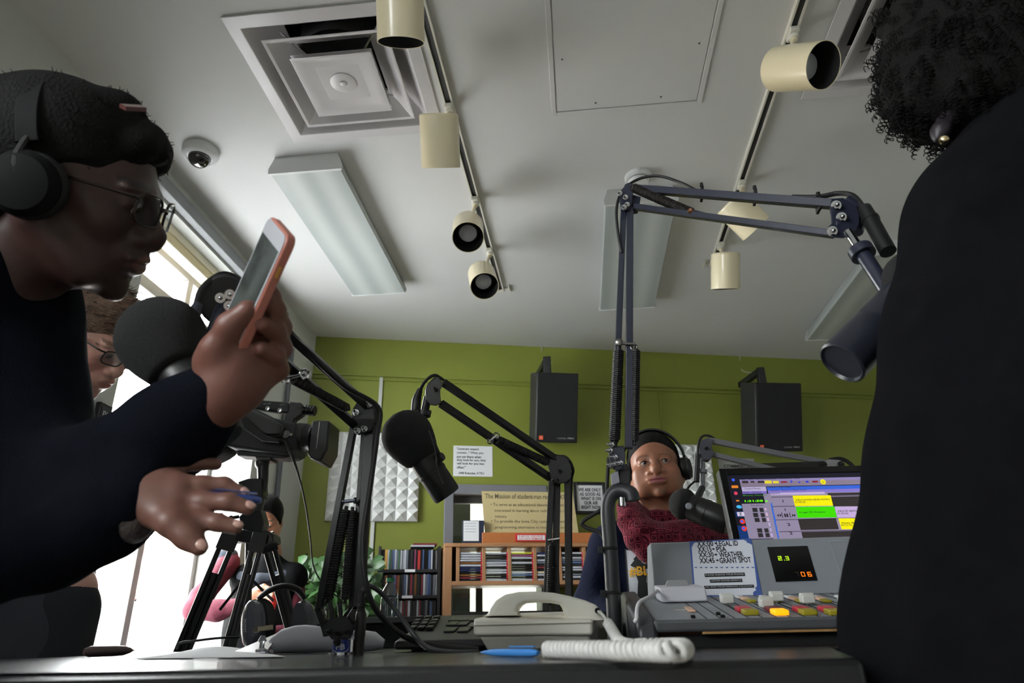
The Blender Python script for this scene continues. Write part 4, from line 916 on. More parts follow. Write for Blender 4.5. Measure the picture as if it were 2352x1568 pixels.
# mic 3 : plain cylinder body, end facing us
a=P(1932,835,0.93); b=P(2075,690,0.95)
ax=(b-a).normalized(); L=(b-a).length
t=thing('microphone','black cylindrical microphone pointing down-left beside the curly-haired person','microphone',(a+b)/2)
mb=MB(); mb.lathe(a,ax,[(0.0,0.004),(0.028,0.004),(0.031,0.0),(0.034,0.002),(0.034,L*0.5),(0.0335,L*0.52),(0.034,L*0.54),(0.034,L)],n=44); mb.build('body',M_navy if False else mat('mic_blue_black',(34,36,46),0.35),t)
mb=MB(); mb.sph(b+ax*0.03,(0.046,0.046,0.06),24,14); mb.build('windscreen',M_foam,t)
mb=MB(); mb.tube([P(2040,668,0.955),P(2048,720,0.92),P(2040,770,0.91)],0.006,10,sub=4); mb.build('yoke',M_blkm,t)
# ---- boom 4 (far, grey)
Y4=2.02
M_g2=mat('mid_grey_enamel',(120,121,128),0.35,bump=(200,0.08))
bx4=P(1905,1066,Y4).x; 
bm=thing('microphone_boom_arm','mid grey boom arm behind the monitor, reaching left to the woman','boom arm',(bx4,Y4,0))
mb=MB(); mb.cyl((bx4,Y4,0.0),(bx4,Y4,0.02),0.14,n=36); mb.cyl((bx4,Y4,0.02),(bx4,Y4,P(1905,1090,Y4).z),0.012,n=18); mb.build('floor_stand',M_blk,bm)
mb=MB(); mb.bar(P(1632,1012,1.90),P(1895,1062,Y4),0.0155,0.012,(0,0,1)); mb.build('upper_bar',M_g2,bm,bevel=0.001)
mb=MB(); mb.bar(P(1636,1043,1.90),P(1800,1084,1.97),0.0135,0.012,(0,0,1)); mb.build('upper_bar',M_g2,bm,bevel=0.001)
mb=MB(); mb.bar(P(1745,1071,1.96),P(1890,1066,Y4-0.012),0.016,0.012,(0,0,1)); mb.build('spring_cover',M_blkm,bm,bevel=0.001)
hb=[(1612,1010),(1628,1004),(1640,1010),(1634,1026),(1642,1042),(1630,1056),(1614,1056),(1606,1040),(1606,1022)]
mb=MB(); mb.prism(pl(hb,1.885),(0,0.03,0)); mb.build('head_bracket',mat('slate_plastic',(72,74,84),0.45),bm,bevel=0.002)
for q_,r_ in ((P(1622,1029,1.884),0.0035),(P(1892,1066,Y4-0.02),0.006),(P(1932,1066,Y4-0.02),0.006)):
    mb=MB(); bolt(mb,q_,nv,r_); mb.build('pivot_bolt',M_blkm,bm)
mb=MB(); mb.prism(pl([(1885,1060),(1905,1054),(1930,1056),(1942,1064),(1936,1078),(1900,1078)],Y4-0.014),(0,0.02,0)); mb.build('elbow_plate',mat('satin_steel',(180,182,186),0.3,metal=0.8),bm,bevel=0.002)
mb=MB(); mb.cyl(P(1613,1055,1.9),P(1613,1122,1.9),0.0075,n=16); mb.cyl(P(1613,1078,1.9),P(1613,1086,1.9),0.013,n=18); mb.build('yoke_post',M_g2,bm)
mb=MB(); mb.cyl(P(1602,1042,1.885),P(1599,1106,1.885),0.0085,0.0095,n=16); mb.build('cable_plug',M_blkm,bm)
mb=MB(); mb.tube([P(1602,1044,1.885),P(1604,1020,1.885),P(1612,1003,1.89),P(1626,1000,1.9),P(1640,1006,1.91)],0.0035,8,sub=5); mb.build('cable',M_rub,bm); mb=MB(); mb.tube([P(1598,1104,1.885),P(1582,1118,1.86),P(1574,1140,1.84),P(1584,1165,1.83),P(1600,1185,1.83)],0.003,8,sub=5); mb.build('cable',M_rub,bm); mb=MB()
mb.tube([P(1905,1056,Y4),P(1935,1054,Y4),P(1962,1075,Y4),P(1965,1110,Y4)],0.006,8,sub=5); mb.build('cable',M_rub,bm)
c=P(1572,1158,1.86); ax=P(1668,1196,1.82)-c
mt=foam_mic(c,ax,0.041,0.022,0.034,0.100,"dark grey foam-tipped microphone by the woman's shoulder, left of the monitor")
mb=MB(); q=P(1582,1162,1.80); mb.lathe(q,viewn(q),[(0.0085,0),(0.0085,0.006),(0.006,0.008),(0,0.008)],n=20); mb.build('yoke_knob',mat('pale_knob',(150,152,160),0.4),mt)
mb=MB(); mb.tube([P(1613,1120,1.9),P(1606,1135,1.86),P(1600,1150,1.83),P(1588,1160,1.815)],0.009,10,sub=5); mb.build('yoke',M_lam,mt)
mb=MB(); q=c+ax.normalized()*0.137; fp_=PF(q,(1,0,0),(0,0,1))
# ---- standing cable connector beside boom 1
c0=PZ(823,1503,TZ)
t=thing('cable_connector','upright black cable connector standing beside the blue boom base','connector',c0)
Yc=c0.y
mb=MB(); mb.lathe(c0,(0.01,0,1),[(0.0072,0),(0.0072,0.022),(0.0078,0.024),(0.0078,0.052),(0.0065,0.056)],n=24); mb.build('shell',M_blkm,t)
mb=MB(); mb.lathe(c0+Vector((0,0,0.055)),(0.01,0,1),[(0.006,0),(0.0058,0.004),(0.0048,0.0045),(0.0054,0.008),(0.0044,0.0085),(0.005,0.013),(0.004,0.0135),(0.0044,0.018),(0.0038,0.03)],n=20); mb.build('strain_relief',M_rub,t)
mb=MB(); mb.tube([c0+Vector((0.001,0,0.08)),P(828,1380,Yc),P(836,1352,Yc),P(852,1346,Yc),P(880,1366,Yc+.02),P(915,1410,Yc+.03),P(955,1462,Yc+.02),P(985,1488,Yc),P(1040,1497,Yc),P(1098,1497,Yc+0.02)],0.0036,10,sub=6); mb.build('cable',mat('grey_cable',(62,62,66),0.4),t)
mb=MB(); mb.box(c0+Vector((-0.0085,-0.004,0.012)),(0.003,0.004,0.016)); mb.build('latch',M_chrome,t)
# ================================================================ black speakerphone / keypad unit
kb=thing('keypad_console','low black desk keypad console left of the white telephone','telephone console',(-0.22,1.25,TZ))
Ks=PF(P(905,1470,1.10),(1,0,0),Vector((0,0.92,0.40)))
z_f=P(1000,1470,1.12).z; z_b=P(1000,1414,1.40).z; xl=P(905,1480,1.12).x; xr=P(1105,1480,1.12).x+0.02
prof=[(1.12,TZ+0.004),(1.12,z_f),(1.40,z_b),(1.44,z_b-0.01),(1.44,TZ+0.004)]
mb=MB(); mb.prism([(xl,y,z) for y,z in prof],(xr-xl,0,0)); mb.build('body',mat('black_plastic',(17,17,20),0.5,bump=(500,0.1)),kb,bevel=0.004)
KT=PF(Vector((xl,1.12,z_f)),(1,0,0),Vector((0,0.28,z_b-z_f)))
def key(mb,x,y,w,h,hh=0.006):
    a,b=KT.ab(x,y); KT.slab(mb,a-w/2,b-h/2,a+w/2,b+h/2,0,hh)
for r,(y,x0) in enumerate(((1422,964),(1430,959),(1437,955),(1446,949))):
    for c_ in range(3):
        mb=MB(); key(mb,x0+c_*19.5,y,0.0105,0.022); k=mb.build('key',mat('key_black',(20,20,23),0.45),kb,bevel=0.0015)
for (x,y) in ((1045,1424),(1066,1424),(1040,1434),(1064,1434),(1036,1448),(1066,1448),(1088,1424),(1088,1438)):
    mb=MB(); key(mb,x,y,0.018,0.04,0.003); mb.build('display_key',mat('key_gloss',(14,14,17),0.35),kb,bevel=0.001)
for x in (xl+0.03,xr-0.03):
    for y in (1.15,1.42):
        mb=MB(); mb.cyl((x,y,TZ),(x,y,TZ+0.005),0.01,n=14); mb.build('foot',M_rub,kb)
# ================================================================ white telephone
M_ph=mat('ivory_plastic',(244,241,230),0.38,coat=0.15)
pf0=PZ(1115,1492,TZ); pf1=PZ(1352,1496,TZ)
Yp=1.06
ph=thing('telephone','ivory corded desk telephone with arched handset in the centre foreground','telephone',(P(1230,1470,Yp).x,Yp+0.1,TZ))
fr_=lambda x,y,d=0.0: P(x,y,Yp+d)
xL=P(1087,1440,Yp).x; xR=P(1355,1450,Yp).x; zt0=P(1220,1420,Yp).z; zt1=P(1220,1459,Yp).z; 
rot=math.radians(-4)
Fp=Matrix.Translation((xL,Yp,TZ))@Matrix.Rotation(rot,4,'Z'); Wd=(xR-xL); zt=zt0-TZ; zm=zt1-TZ; Dp=0.20
mb=MB(Fp)
def sk(x,y,z): return (x+ (y/Dp)*0.0,y,z)
lo=[(0.018,0.018,0.0),(Wd-0.002,0.018,0.0),(Wd+0.0,Dp-0.01,0.0),(0.018,Dp-0.01,0.0)]
mi=[(0.008,0.006,zm),(Wd,0.006,zm),(Wd+0.004,Dp,zm+0.014),(0.008,Dp,zm+0.014)]
mb.hexa(lo,mi); mb.build('lower_base',M_ph,ph,bevel=0.004)
mb=MB(Fp); mb.hexa([(0,0,zm+0.001),(Wd+0.004,0,zm-0.002),(Wd+0.006,Dp+0.006,zm+0.014),(0,Dp+0.006,zm+0.014)],[(0,0.001,zt+0.002),(Wd+0.004,0.001,zt-0.004),(Wd+0.006,Dp+0.006,zt+0.014),(0,Dp+0.006,zt+0.014)]); mb.build('upper_base',M_ph,ph,bevel=0.004)
mb=MB(Fp); mb.boxb(-0.0005,Wd+0.0045,-0.0006,0.002,(zt+zm)/2+0.003,(zt+zm)/2+0.0042); mb.build('seam',mat('seam_tone',(150,146,134),0.6),ph)  # thin joint line in a darker tone across the base front
# handset : arched bar with gap, swept profile
hd=thing('telephone_handset','ivory handset resting across the top of the desk telephone','handset',(P(1250,1410,Yp).x,Yp+0.05,zt0))
outer=[(1117,1414),(1124,1396),(1137,1378),(1160,1364),(1190,1358),(1230,1357),(1270,1360),(1310,1368),(1345,1378),(1368,1388),(1382,1402),(1386,1424)]
inner=[(1185,1413),(1187,1404),(1190,1396),(1196,1388),(1205,1383),(1230,1381),(1265,1382),(1283,1386),(1290,1394),(1293,1403),(1297,1414),(1310,1424)][::-1]
yo=Yp+0.022; 
mb=MB(); nseg=12
O=[P(x,y,yo) for x,y in outer]; I_=[P(x,y,yo) for x,y in inner][::-1]
vs=[];fs=[]; Wh=0.046
for i in range(12):
    o_,n_=O[i],I_[i]
    for q in (0.0,1.0):
        for p_ in ((o_,0.0),(n_,0.0)): pass
    a=o_; b=n_; m0=a+(b-a)*0.10
    ring=[a+Vector((0,0.006,-0.0015)),a+Vector((0,Wh-0.006,-0.0015)),a+(b-a)*0.12+Vector((0,Wh,0)),b+Vector((0,Wh,0)),b,a+(b-a)*0.12]
    ring[0]=a+Vector((0,0.007,0)); vs+=ring
for i in range(11):
    for k in range(6): fs.append((i*6+k,i*6+(k+1)%6,(i+1)*6+(k+1)%6,(i+1)*6+k))
fs.append((0,1,2,3,4,5)); fs.append(tuple(11*6+k for k in (5,4,3,2,1,0)))
mb.add(vs,fs); ho=mb.build('grip',M_ph,hd,angle=60)
sm=ho.modifiers.new('bevel','BEVEL'); sm.width=0.006; sm.segments=4; sm.limit_method='ANGLE'; sm.angle_limit=math.radians(50)
mb=MB(); q=P(1372,1402,yo-0.001); mb.lathe(q,(0.3,-1,0.1),[(0.004,0),(0.004,0.002)],n=14); mb.build('cord_socket',M_dark,hd)
# coiled cord
cc=thing('coiled_cord','pale coiled telephone cord curling along the desk edge in front of the phone','cord',PZ(1400,1500,TZ))
path=[P(1375,1404,yo-0.004),P(1385,1412,1.05),P(1396,1430,1.03)]
mb=MB(); mb.tube(path,0.0022,8,sub=5); mb.build('straight_end',mat('pale_cord',(206,205,202),0.45),cc)
zc_=TZ+0.0080
pts=[P(1396,1430,1.03),P(1408,1450,0.98),P(1422,1472,0.92)]
e=PZ(1445,1484,zc_); pts.append(e)
for (x,y) in ((1485,1483),(1530,1483),(1562,1485),(1572,1490),(1550,1495),(1480,1494),(1400,1493),(1330,1492),(1262,1491),(1250,1491)):
    pts.append(PZ(x,y,zc_))
# smooth path, then helix around it
def cat(pts,n):
    out=[];m=len(pts)
    for i in range(m-1):
        p0=pts[max(i-1,0)];p1=pts[i];p2=pts[i+1];p3=pts[min(i+2,m-1)]
        for k in range(n):
            t=k/n; out.append(0.5*((2*p1)+(p2-p0)*t+(2*p0-5*p1+4*p2-p3)*t*t+(3*p1-p0-3*p2+p3)*t**3))
    return out+[pts[-1]]
def helix(mb,pts,R,r,pitch,res=10,m=6,flat=1.0):
    ps=cat([Vector(p) for p in pts],24); S=[0]
    for i in range(1,len(ps)): S.append(S[-1]+(ps[i]-ps[i-1]).length)
    L=S[-1]; N=int(L/pitch*res); out=[]; j=0; u=None
    for i in range(N+1):
        s=L*i/N
        while j<len(S)-2 and S[j+1]<s: j+=1
        t=(s-S[j])/max(S[j+1]-S[j],1e-9); p=ps[j]+(ps[j+1]-ps[j])*t; d=(ps[min(j+1,len(ps)-1)]-ps[j]).normalized()
        if u is None: u,_=perp(d)
        u=(u-d*u.dot(d)).normalized(); v=d.cross(u); an=2*math.pi*i/res; out.append(p+(u*math.cos(an)+v*math.sin(an))*R)
    mb.tube(out,r,m)
mb=MB(); helix(mb,pts,0.0047,0.0030,0.0074,14,8); mb.build('coil',mat('pale_cord',(206,205,202),0.45),cc)
# blue pen on desk in front of the telephone
def pen(name,a,b,r,m,label,capm=None,tip=True,clip=True):
    a=Vector(a);b=Vector(b); ax=(b-a).normalized(); L=(b-a).length; t=thing(name,label,'pen',(a+b)/2)
    mb=MB(); mb.lathe(a,ax,[(0.0006,0),(0.0012,0.004),(r*0.55,0.010),(r*0.9,0.022),(r,0.04),(r,L*0.9),(r*0.85,L*0.93),(r*0.6,L)],n=20); mb.build('barrel',m,t)
    mb=MB(); mb.lathe(a,ax,[(0.0004,-0.002),(0.001,0.004)],n=10); mb.build('tip',M_chrome,t)
    if clip:
        u,v=perp(ax); w_=v if v.z>0 else -v
        if w_.z<0.3: w_=u if u.z>0 else -u
        mb=MB(); mb.bar(b-ax*0.045+w_*(r+0.002),b-ax*0.005+w_*(r+0.002),0.004,0.0012,ax.cross(w_)); mb.build('clip',m,t)
    return t
a=PZ(1104,1498,TZ+0.004); b=PZ(1236,1499,TZ+0.004)
pen('pen',a,b,0.0038,mat('sky_blue_plastic',(66,130,200),0.3),'sky blue pen lying on the desk in front of the telephone')
# ================================================================ mixing console
M_con=mat('console_grey',(140,145,152),0.5,bump=(300,0.06))
M_con2=mat('console_dark',(74,76,80),0.5)
mx=thing('mixing_console','grey broadcast mixing console with faders and a sloping meter bridge','mixing console',(0.85,1.25,TZ))
fe=P(1500,1420,1.05); be=P(1500,1366,1.345); xr=1.75
zf=P(1720,1421,1.05).z; zb_=P(1720,1367,1.345).z
x0=P(1505,1421,1.05).x
mb=MB(); mb.prism([(x0,1.05,zf),(x0,1.345,zb_),(x0,1.345,TZ+0.02),(x0,1.05,TZ+0.02)][::-1],(xr-x0,0,0)); mb.build('deck',M_con,mx,bevel=0.002)
# front bumper
zl=P(1720,1448,1.035).z
mb=MB(); mb.boxb(x0-0.004,xr,1.028,1.05,zl,zf+0.001); mb.build('front_lip',M_con2,mx,bevel=0.004)
mb=MB(); mb.boxb(x0+0.06,xr,1.03,1.05,zl-0.003,zl); mb.build('wood_edge',mat('worn_wood_edge',(150,116,72),0.6,var=(30,0.4)),mx)
mb=MB(); mb.boxb(x0,xr,1.045,1.06,TZ,zl-0.003); mb.build('front_base',M_dark,mx)
# left cheek, rounded
Yq=1.04; cheek=[(1.025,TZ),(1.025,TZ+0.02),(1.03,zf-0.004),(1.045,zf+0.004),(1.35,zb_+0.012),(1.43,zb_+0.014),(1.43,TZ)]
mb=MB(); mb.prism([(x0-0.028,y,z) for y,z in cheek],(0.028,0,0)); mb.build('side_cheek',mat('cheek_dark',(52,54,60),0.4),mx,bevel=0.006,seg=3)
mb=MB(); mb.prism([(xr,y,z) for y,z in cheek],(0.028,0,0)); mb.build('side_cheek',mat('cheek_dark',(52,54,60),0.4),mx,bevel=0.006,seg=3)
# meter bridge
tl=P(1492,1246,1.415); bl_=P(1520,1362,1.35)
tl=Vector((tl.x,tl.y,tl.z)); hgt=P(1700,1240,1.41).z
bpl=PF(Vector((x0-0.01,1.352,zb_+0.002)),(1,0,0),Vector((0,0.055,hgt-zb_-0.002)))
xl_=P(1492,1246,1.41).x; xb_=P(1503,1362,1.355).x
mb=MB(); mb.hexa([(xb_,1.352,zb_),(xr,1.352,zb_),(xr,1.50,zb_),(xb_,1.50,zb_)],[(xl_,1.407,hgt),(xr,1.407,hgt),(xr,1.47,hgt),(xl_,1.47,hgt)]); mb.build('meter_bridge',M_con,mx,bevel=0.003)
mb=MB(); bpl.rect(mb,1763,1255,1876,1335,0.0005,0.0012)
q=[bpl.ab(*c) for c in ((1762,1257),(1854,1254),(1877,1333),(1782,1336))]
mb=MB(); mb.prism([bpl.pt(a,b,0.0005) for a,b in q],bpl.n*0.001); mw=mb.build('meter_window',mat('meter_black',(14,14,15),0.12),mx)
SEG={'0':'abcdef','1':'bc','2':'abged','3':'abgcd','5':'afgcd','6':'afgedc','7':'abc'}
def seven(mb,pf,ch,a,b,w,h,d,t):
    g={'a':(0,h,w,h),'g':(0,h/2,w,h/2),'d':(0,0,w,0),'f':(0,h/2,0,h),'b':(w,h/2,w,h),'e':(0,0,0,h/2),'c':(w,0,w,h/2)}
    for s in SEG[ch]:
        x0_,y0_,x1_,y1_=g[s]; pf.slab(mb,a+x0_-t/2,b+y0_-t/2,a+x1_+t/2,b+y1_+t/2,d,d+0.0004)
mb=MB(); a_,b_=bpl.ab(1789,1287); seven(mb,bpl,'2',a_,b_,0.0052,0.0075,0.0016,0.0016); a_,b_=bpl.ab(1806,1287); seven(mb,bpl,'3',a_,b_,0.0048,0.0075,0.0016,0.0012); bpl.slab(mb,a_-0.004,b_-0.0008,a_-0.0028,b_+0.0006,0.0016,0.002)
mb.build('green_digits',mat('led_green',(170,215,30),0.5,emit=1.0),mw,smooth=False)
mb=MB(); a_,b_=bpl.ab(1842,1324); seven(mb,bpl,'0',a_,b_,0.0055,0.008,0.0016,0.0013); a_,b_=bpl.ab(1857,1324); seven(mb,bpl,'6',a_,b_,0.0055,0.008,0.0016,0.0015)
mb.build('orange_digits',mat('led_orange',(230,120,20),0.5,emit=0.8),mw,smooth=False)
mb=MB(); a_,b_=bpl.ab(1828,1324); seven(mb,bpl,'7',a_,b_,0.005,0.008,0.0016,0.001); mb.build('dim_digit',mat('led_dim',(60,40,18),0.5),mw,smooth=False)
# outlined second window
q=[bpl.ab(*c) for c in ((1905,1244),(2060,1242),(2085,1330),(1936,1332))]
mb=MB()
for i in range(4):
    a=q[i];b=q[(i+1)%4]; mb.bar(bpl.pt(a[0],a[1],0.0006),bpl.pt(b[0],b[1],0.0006),0.0010,0.0006,bpl.u if i%2 else bpl.v)
mb.build('outline',mat('pale_line',(168,170,172),0.5),mx,smooth=False)
q=[bpl.ab(*c) for c in ((1958,1256),(2060,1256),(2075,1322),(1982,1322))]
mb=MB(); mb.prism([bpl.pt(a,b,0.0005) for a,b in q],bpl.n*0.001); mb.build('meter_window',mat('meter_black',(14,14,15),0.12),mx)
# deck modules: seam lines
dk_=PF(Vector((x0,1.05,zf)),(1,0,0),Vector((0,0.295,zb_-zf)))
def dq(x,y): return dk_.ab(x,y)
pitch=dq(1787,1410)[0]-dq(1722,1410)[0]
am=dq(1640,1410)[0]
mb=MB()
for i in range(-1,30):
    a=am+i*pitch/2
    if 0.01<a<xr-x0-0.02: dk_.slab(mb,a-0.0006,0.002,a+0.0006,0.296,0.0001,0.0006)
mb.build('module_seams',M_dark,mx,smooth=False)
M_btw=mat('white_button',(214,214,208),0.4); M_red2=mat('red_button',(190,30,56),0.35); M_yel=mat('mustard_button',(158,146,36),0.4); M_pnk=mat('salmon_button',(226,186,160),0.4)
def button(x,y,w,h,hh,m,nm='button',lab=None,ow=None):
    a,b=dq(x,y); mb=MB(); dk_.slab(mb,a-w/2,b-h/2,a+w/2,b+h/2,0,hh); o=mb.build(nm,m,mx,bevel=0.0018)
    if lab: o['label']=lab
    return o
lit=mat('lit_orange_button',(255,168,10),0.4,emit=1.0)
rp_=[1712,1780,1845,1905,1972,2037]
for i,x in enumerate(rp_):
    button(x-4,1404,0.020,0.030,0.007,M_red2 if i!=1 else mat('dark_red_button',(110,30,40),0.4),'red_button')
    o=button(x+11,1411,0.021,0.024,0.0075,lit if i==1 else M_yel,'start_button'); o['label']='lit orange start button' if i==1 else 'mustard start button'
for x,y in ((1708,1377),(1765,1377),(1822,1377),(1880,1377),(1940,1378)):
    button(x-9,1373,0.014,0.026,0.004,M_pap,'small_button'); button(x+3,1377,0.014,0.028,0.0045,M_pnk,'small_button'); button(x+17,1383,0.013,0.022,0.005,M_yel,'small_button')
button(1585,1402,0.011,0.05,0.0035,M_pnk,'small_button'); button(1562,1401,0.02,0.006,0.001,M_btw,'legend')
def fader(x,y):
    a,b=dq(x,y+4); w=0.021; o=MB()
    for sgn in (0,1): pass
    dk_.slab(o,a-w/2,b-0.004,a+w/2,b+0.006,0.004,0.0185); dk_.slab(o,a-w/2+0.001,b-0.010,a+w/2-0.001,b-0.0046,0.004,0.016); dk_.slab(o,a-w/2+0.001,b+0.0066,a+w/2-0.001,b+0.012,0.004,0.016); dk_.slab(o,a-0.002,b-0.003,a+0.002,b+0.004,0,0.004)
    o.build('fader_knob',M_btw,mx,bevel=0.0018)
    mb=MB(); dk_.slab(mb,a-0.0015,0.05,a+0.0015,0.17,0.0001,0.0008); mb.build('fader_slot',M_dark,mx,smooth=False)
for x,y in ((1671,1386),(1762,1396),(1785,1381),(1856,1386),(1947,1394),(1956,1379)): fader(x,y)
for x,y in ((1650,1412),(1660,1418),(1592,1419)):
    a,b=dq(x,y); mb=MB(); dk_.slab(mb,a-0.003,b-0.004,a+0.003,b+0.004,0,0.004); mb.build('small_knob',M_dark,mx,bevel=0.001)
# laminated note on the bridge
nt_=thing('taped_note','white laminated schedule note with blue edge, propped on the console bridge','note',bpl.pt(*bpl.ab(1665,1365)))
q=[bpl.ab(*c) for c in ((1583,1244),(1725,1237),(1751,1370),(1594,1371))]
def scal(q,g):
    cx=sum(a for a,_ in q)/4; cy=sum(b for _,b in q)/4; return [(cx+(a-cx)*g,cy+(b-cy)*g) for a,b in q]
mb=MB(); mb.prism([bpl.pt(a,b,0.0006) for a,b in scal(q,1.0)],bpl.n*0.0008); mb.build('blue_backing',mat('blue_border',(70,98,170),0.5),nt_)
qi=scal(q,0.955)
# jagged top-left and bottom-right corners
tl_,tr_,br_,bll=qi
jag=lambda p,d1,d2:[(p[0]+d1[0]*k1+d2[0]*k2,p[1]+d1[1]*k1+d2[1]*k2) for k1,k2 in ((0,1.0),(0.35,0.75),(0.15,0.6),(0.6,0.4),(0.35,0.3),(1.0,0.0))]
pts=[]
pts+=jag(tl_,(0.010,0),(0,-0.010)); pts+=[(tr_[0]-0.012,tr_[1]),(tr_[0]-0.007,tr_[1]-0.004),(tr_[0]-0.008,tr_[1]-0.006),(tr_[0]-0.003,tr_[1]-0.009),(tr_[0]+0.001,tr_[1]-0.012)]
pts+=[(br_[0]-0.002,br_[1]+0.018),(br_[0]-0.007,br_[1]+0.013),(br_[0]-0.005,br_[1]+0.010),(br_[0]-0.012,br_[1]+0.006),(br_[0]-0.013,br_[1])]; pts+=[bll]
mb=MB(); mb.prism([bpl.pt(a,b,0.0015) for a,b in pts],bpl.n*0.0003); mb.build('paper',mat('lilac_white_paper',(234,238,250),0.55),nt_,smooth=False)
mb=MB()
for s,x0_,y0_,x1_,y1_ in (('XX:00',1600,1243,1638,1256),('–',1641,1247,1646,1250.5),('LEGAL ID',1645,1243,1695,1255),('XX:15',1602,1256,1634,1269),('–',1636,1260,1641,1263.5),('PSA',1645,1256,1668,1268.5),('XX:30',1604,1269,1639,1281),('–',1641,1273,1647,1276.5),('WEATHER',1651,1268,1707,1281),('XX:45',1606,1282,1641,1294.5),('–',1645,1286,1650,1289.5),('GRANT SPOT',1652,1281,1725,1294)):
    bpl.textpx(mb,s,x0_,y0_,x1_,y1_,0.0021,0.025)
mb.build('lettering',M_ink,nt_,smooth=False)
mb=MB()
for i in range(12):
    x=1598+i*11.9; a_,b_=bpl.ab(x,1304); mb.prism([bpl.pt(a_-0.003,b_+0.0006,0.0019),bpl.pt(a_+0.003,b_+0.0008,0.0019),bpl.pt(a_+0.001,b_-0.0018,0.0019),bpl.pt(a_-0.0015,b_-0.001,0.0019)],bpl.n*0.0003)
mb.build('dotted_rule',mat('blue_border',(70,98,170),0.5),nt_,smooth=False)
mb=MB(); mb2=MB()
for s,x0_,y0_,x1_,y1_ in (('PLEASE SILENCE YOUR PHONE,',1619,1317,1710,1325),('LAPTOP SOUND EFFECTS,',1631,1331,1704,1338.5),('OR, AND YOUR MAROON 5 PLAYLIST.',1618,1345,1731,1352)):
    bpl.rect(mb,x0_-1,y0_,x1_+1,y1_,0.0019,0.0022); bpl.textpx(mb2,s,x0_+1,y0_+2,x1_-1,y1_-2,0.0025,0.0)
mb.build('black_strips',M_ink,nt_,smooth=False); mb2.build('small_lettering',mat('white_print',(225,228,235),0.5),nt_,smooth=False)
# white box with cable on the deck
bx_=thing('cue_box','small white plastic box with white cable, on left end of the console deck','box',dk_.pt(*dq(1568,1384)))
a0,b0=dq(1520,1386); a1,_=dq(1629,1384)
bo=dk_.pt(a0,b0,0); wd=a1-a0; zt_=P(1570,1346,bo.y).z
F=Matrix.Translation(bo); 
mb=MB(F); mb.hexa([(0,0,0.0015),(wd,0.0,0.0015),(wd-0.002,0.045,0.009),(-0.004,0.045,0.009)],[(-0.001,0.002,zt_-bo.z-0.002),(wd-0.002,0.002,zt_-bo.z-0.002),(wd-0.006,0.05,zt_-bo.z+0.006),(-0.006,0.05,zt_-bo.z+0.006)]); mb.build('case',mat('white_abs',(222,222,232),0.4),bx_,bevel=0.003)
mb=MB(F); zz=zt_-bo.z; mb.prism([(0.012,0.03,zz+0.002),(wd*0.68,0.03,zz+0.002),(wd*0.66,0.034,zz+0.0125),(0.018,0.034,zz+0.0125)],(0,0.012,0.001)); mb.build('clear_lens',mat('frosted_clear',(200,202,206),0.3,trans=0.4),bx_,bevel=0.002)
mb=MB(); mb.tube([bo+Vector((-0.002,0.02,0.022)),P(1492,1370,1.10),P(1470,1382,1.06),P(1463,1400,1.04),P(1462,1420,1.02),P(1458,1428,1.02)],0.0028,10,sub=6); mb.build('cable',mat('white_cable',(226,226,232),0.4),bx_)
# block added as the phone's receding right side, its shade coloured grey-beige
t=thing('phone_side_block','low grey-beige block added as the shaded right side of the telephone','box',(P(1440,1470,1.24).x,1.25,TZ))
xa_=P(1362,1470,1.20).x; xb2=P(1490,1470,1.20).x
mb=MB(); mb.boxb(xa_+0.0,xb2-0.035,1.30,1.42,TZ,P(1440,1424,1.30).z); mb.build('case',mat('phone_side_shade',(120,118,108),0.5),t,bevel=0.004)
mb=MB(); mb.boxb(xa_+0.01,xb2-0.045,1.2985,1.30,TZ+0.006,P(1440,1440,1.30).z); mb.build('shade_front',mat('phone_side_shade_dark',(86,84,76),0.5),t)
# ================================================================ monitor
Ym=1.66
mo=thing('computer_monitor','black-framed computer monitor showing radio automation software behind the console','monitor',(0.62,Ym+0.05,TZ))
tlc=P(1650,1077,Ym); tr_d=(P(1975,1070,Ym+0.0)-tlc)
best=None
for k in range(0,30):
    tt=math.radians(k); dn=Vector((0,-math.sin(tt),-math.cos(tt))); q=tlc+dn*0.2
    v=RW.transposed()@(q-CAMP); x=1176+FPX*v.x/-v.z; y=784-FPX*v.y/-v.z; xs=1650+(y-1077)*(1680-1650)/(1240-1077)
    if best is None or abs(x-xs)<best[0]: best=(abs(x-xs),tt,dn)
tilt,dn=best[1],best[2]
MW,MH=0.52,0.325
mp=PF(tlc,PZ(1975,1070,tlc.z)-tlc,-dn)
mb=MB(); mp.slab(mb,0,-MH,MW,0,-0.03,-0.001); mb.build('housing',M_lam,mo,bevel=0.004)
sa,sb=mp.ab(1664,1090)
mb=MB(); B=0.016
for q in ((0,-MH,B,0),(MW-B,-MH,MW,0),(B,-MH,MW-B,-MH+B),(B,-B,MW-B,0)): mp.slab(mb,q[0],q[1],q[2],q[3],-0.001,0.004)
mb.build('bezel',mat('gloss_bezel',(20,20,21),0.25),mo,bevel=0.0015)
mb=MB(); mb.boxb(tlc.x+MW/2-0.03,tlc.x+MW/2+0.03,Ym+0.125,Ym+0.15,zr+0.012,1.0); mb.boxb(tlc.x+MW/2-0.12,tlc.x+MW/2+0.12,1.745,1.925,zr+0.001,zr+0.013); mb.build('stand',M_lam,mo,bevel=0.003)
def em(name,rgb,s=0.85): return mat('screen_'+name,rgb,0.3,emit=s,spec=0.2)
layers=[]
def ui(name,m,rects=(),texts=(),d=0.0002,lab=None):
    mb=MB()
    for r in rects: mp.rect(mb,r[0],r[1],r[2],r[3],d,d+0.0001)
    if rects: mb.build(name,m,scr,smooth=False)
    for s in texts: mb=MB(); mp.textpx(mb,s[0],s[1],s[2],s[3],s[4],d+0.00015,s[5] if len(s)>5 else 0.0); mb.build(name if not rects else name+'_text',m,scr,smooth=False)
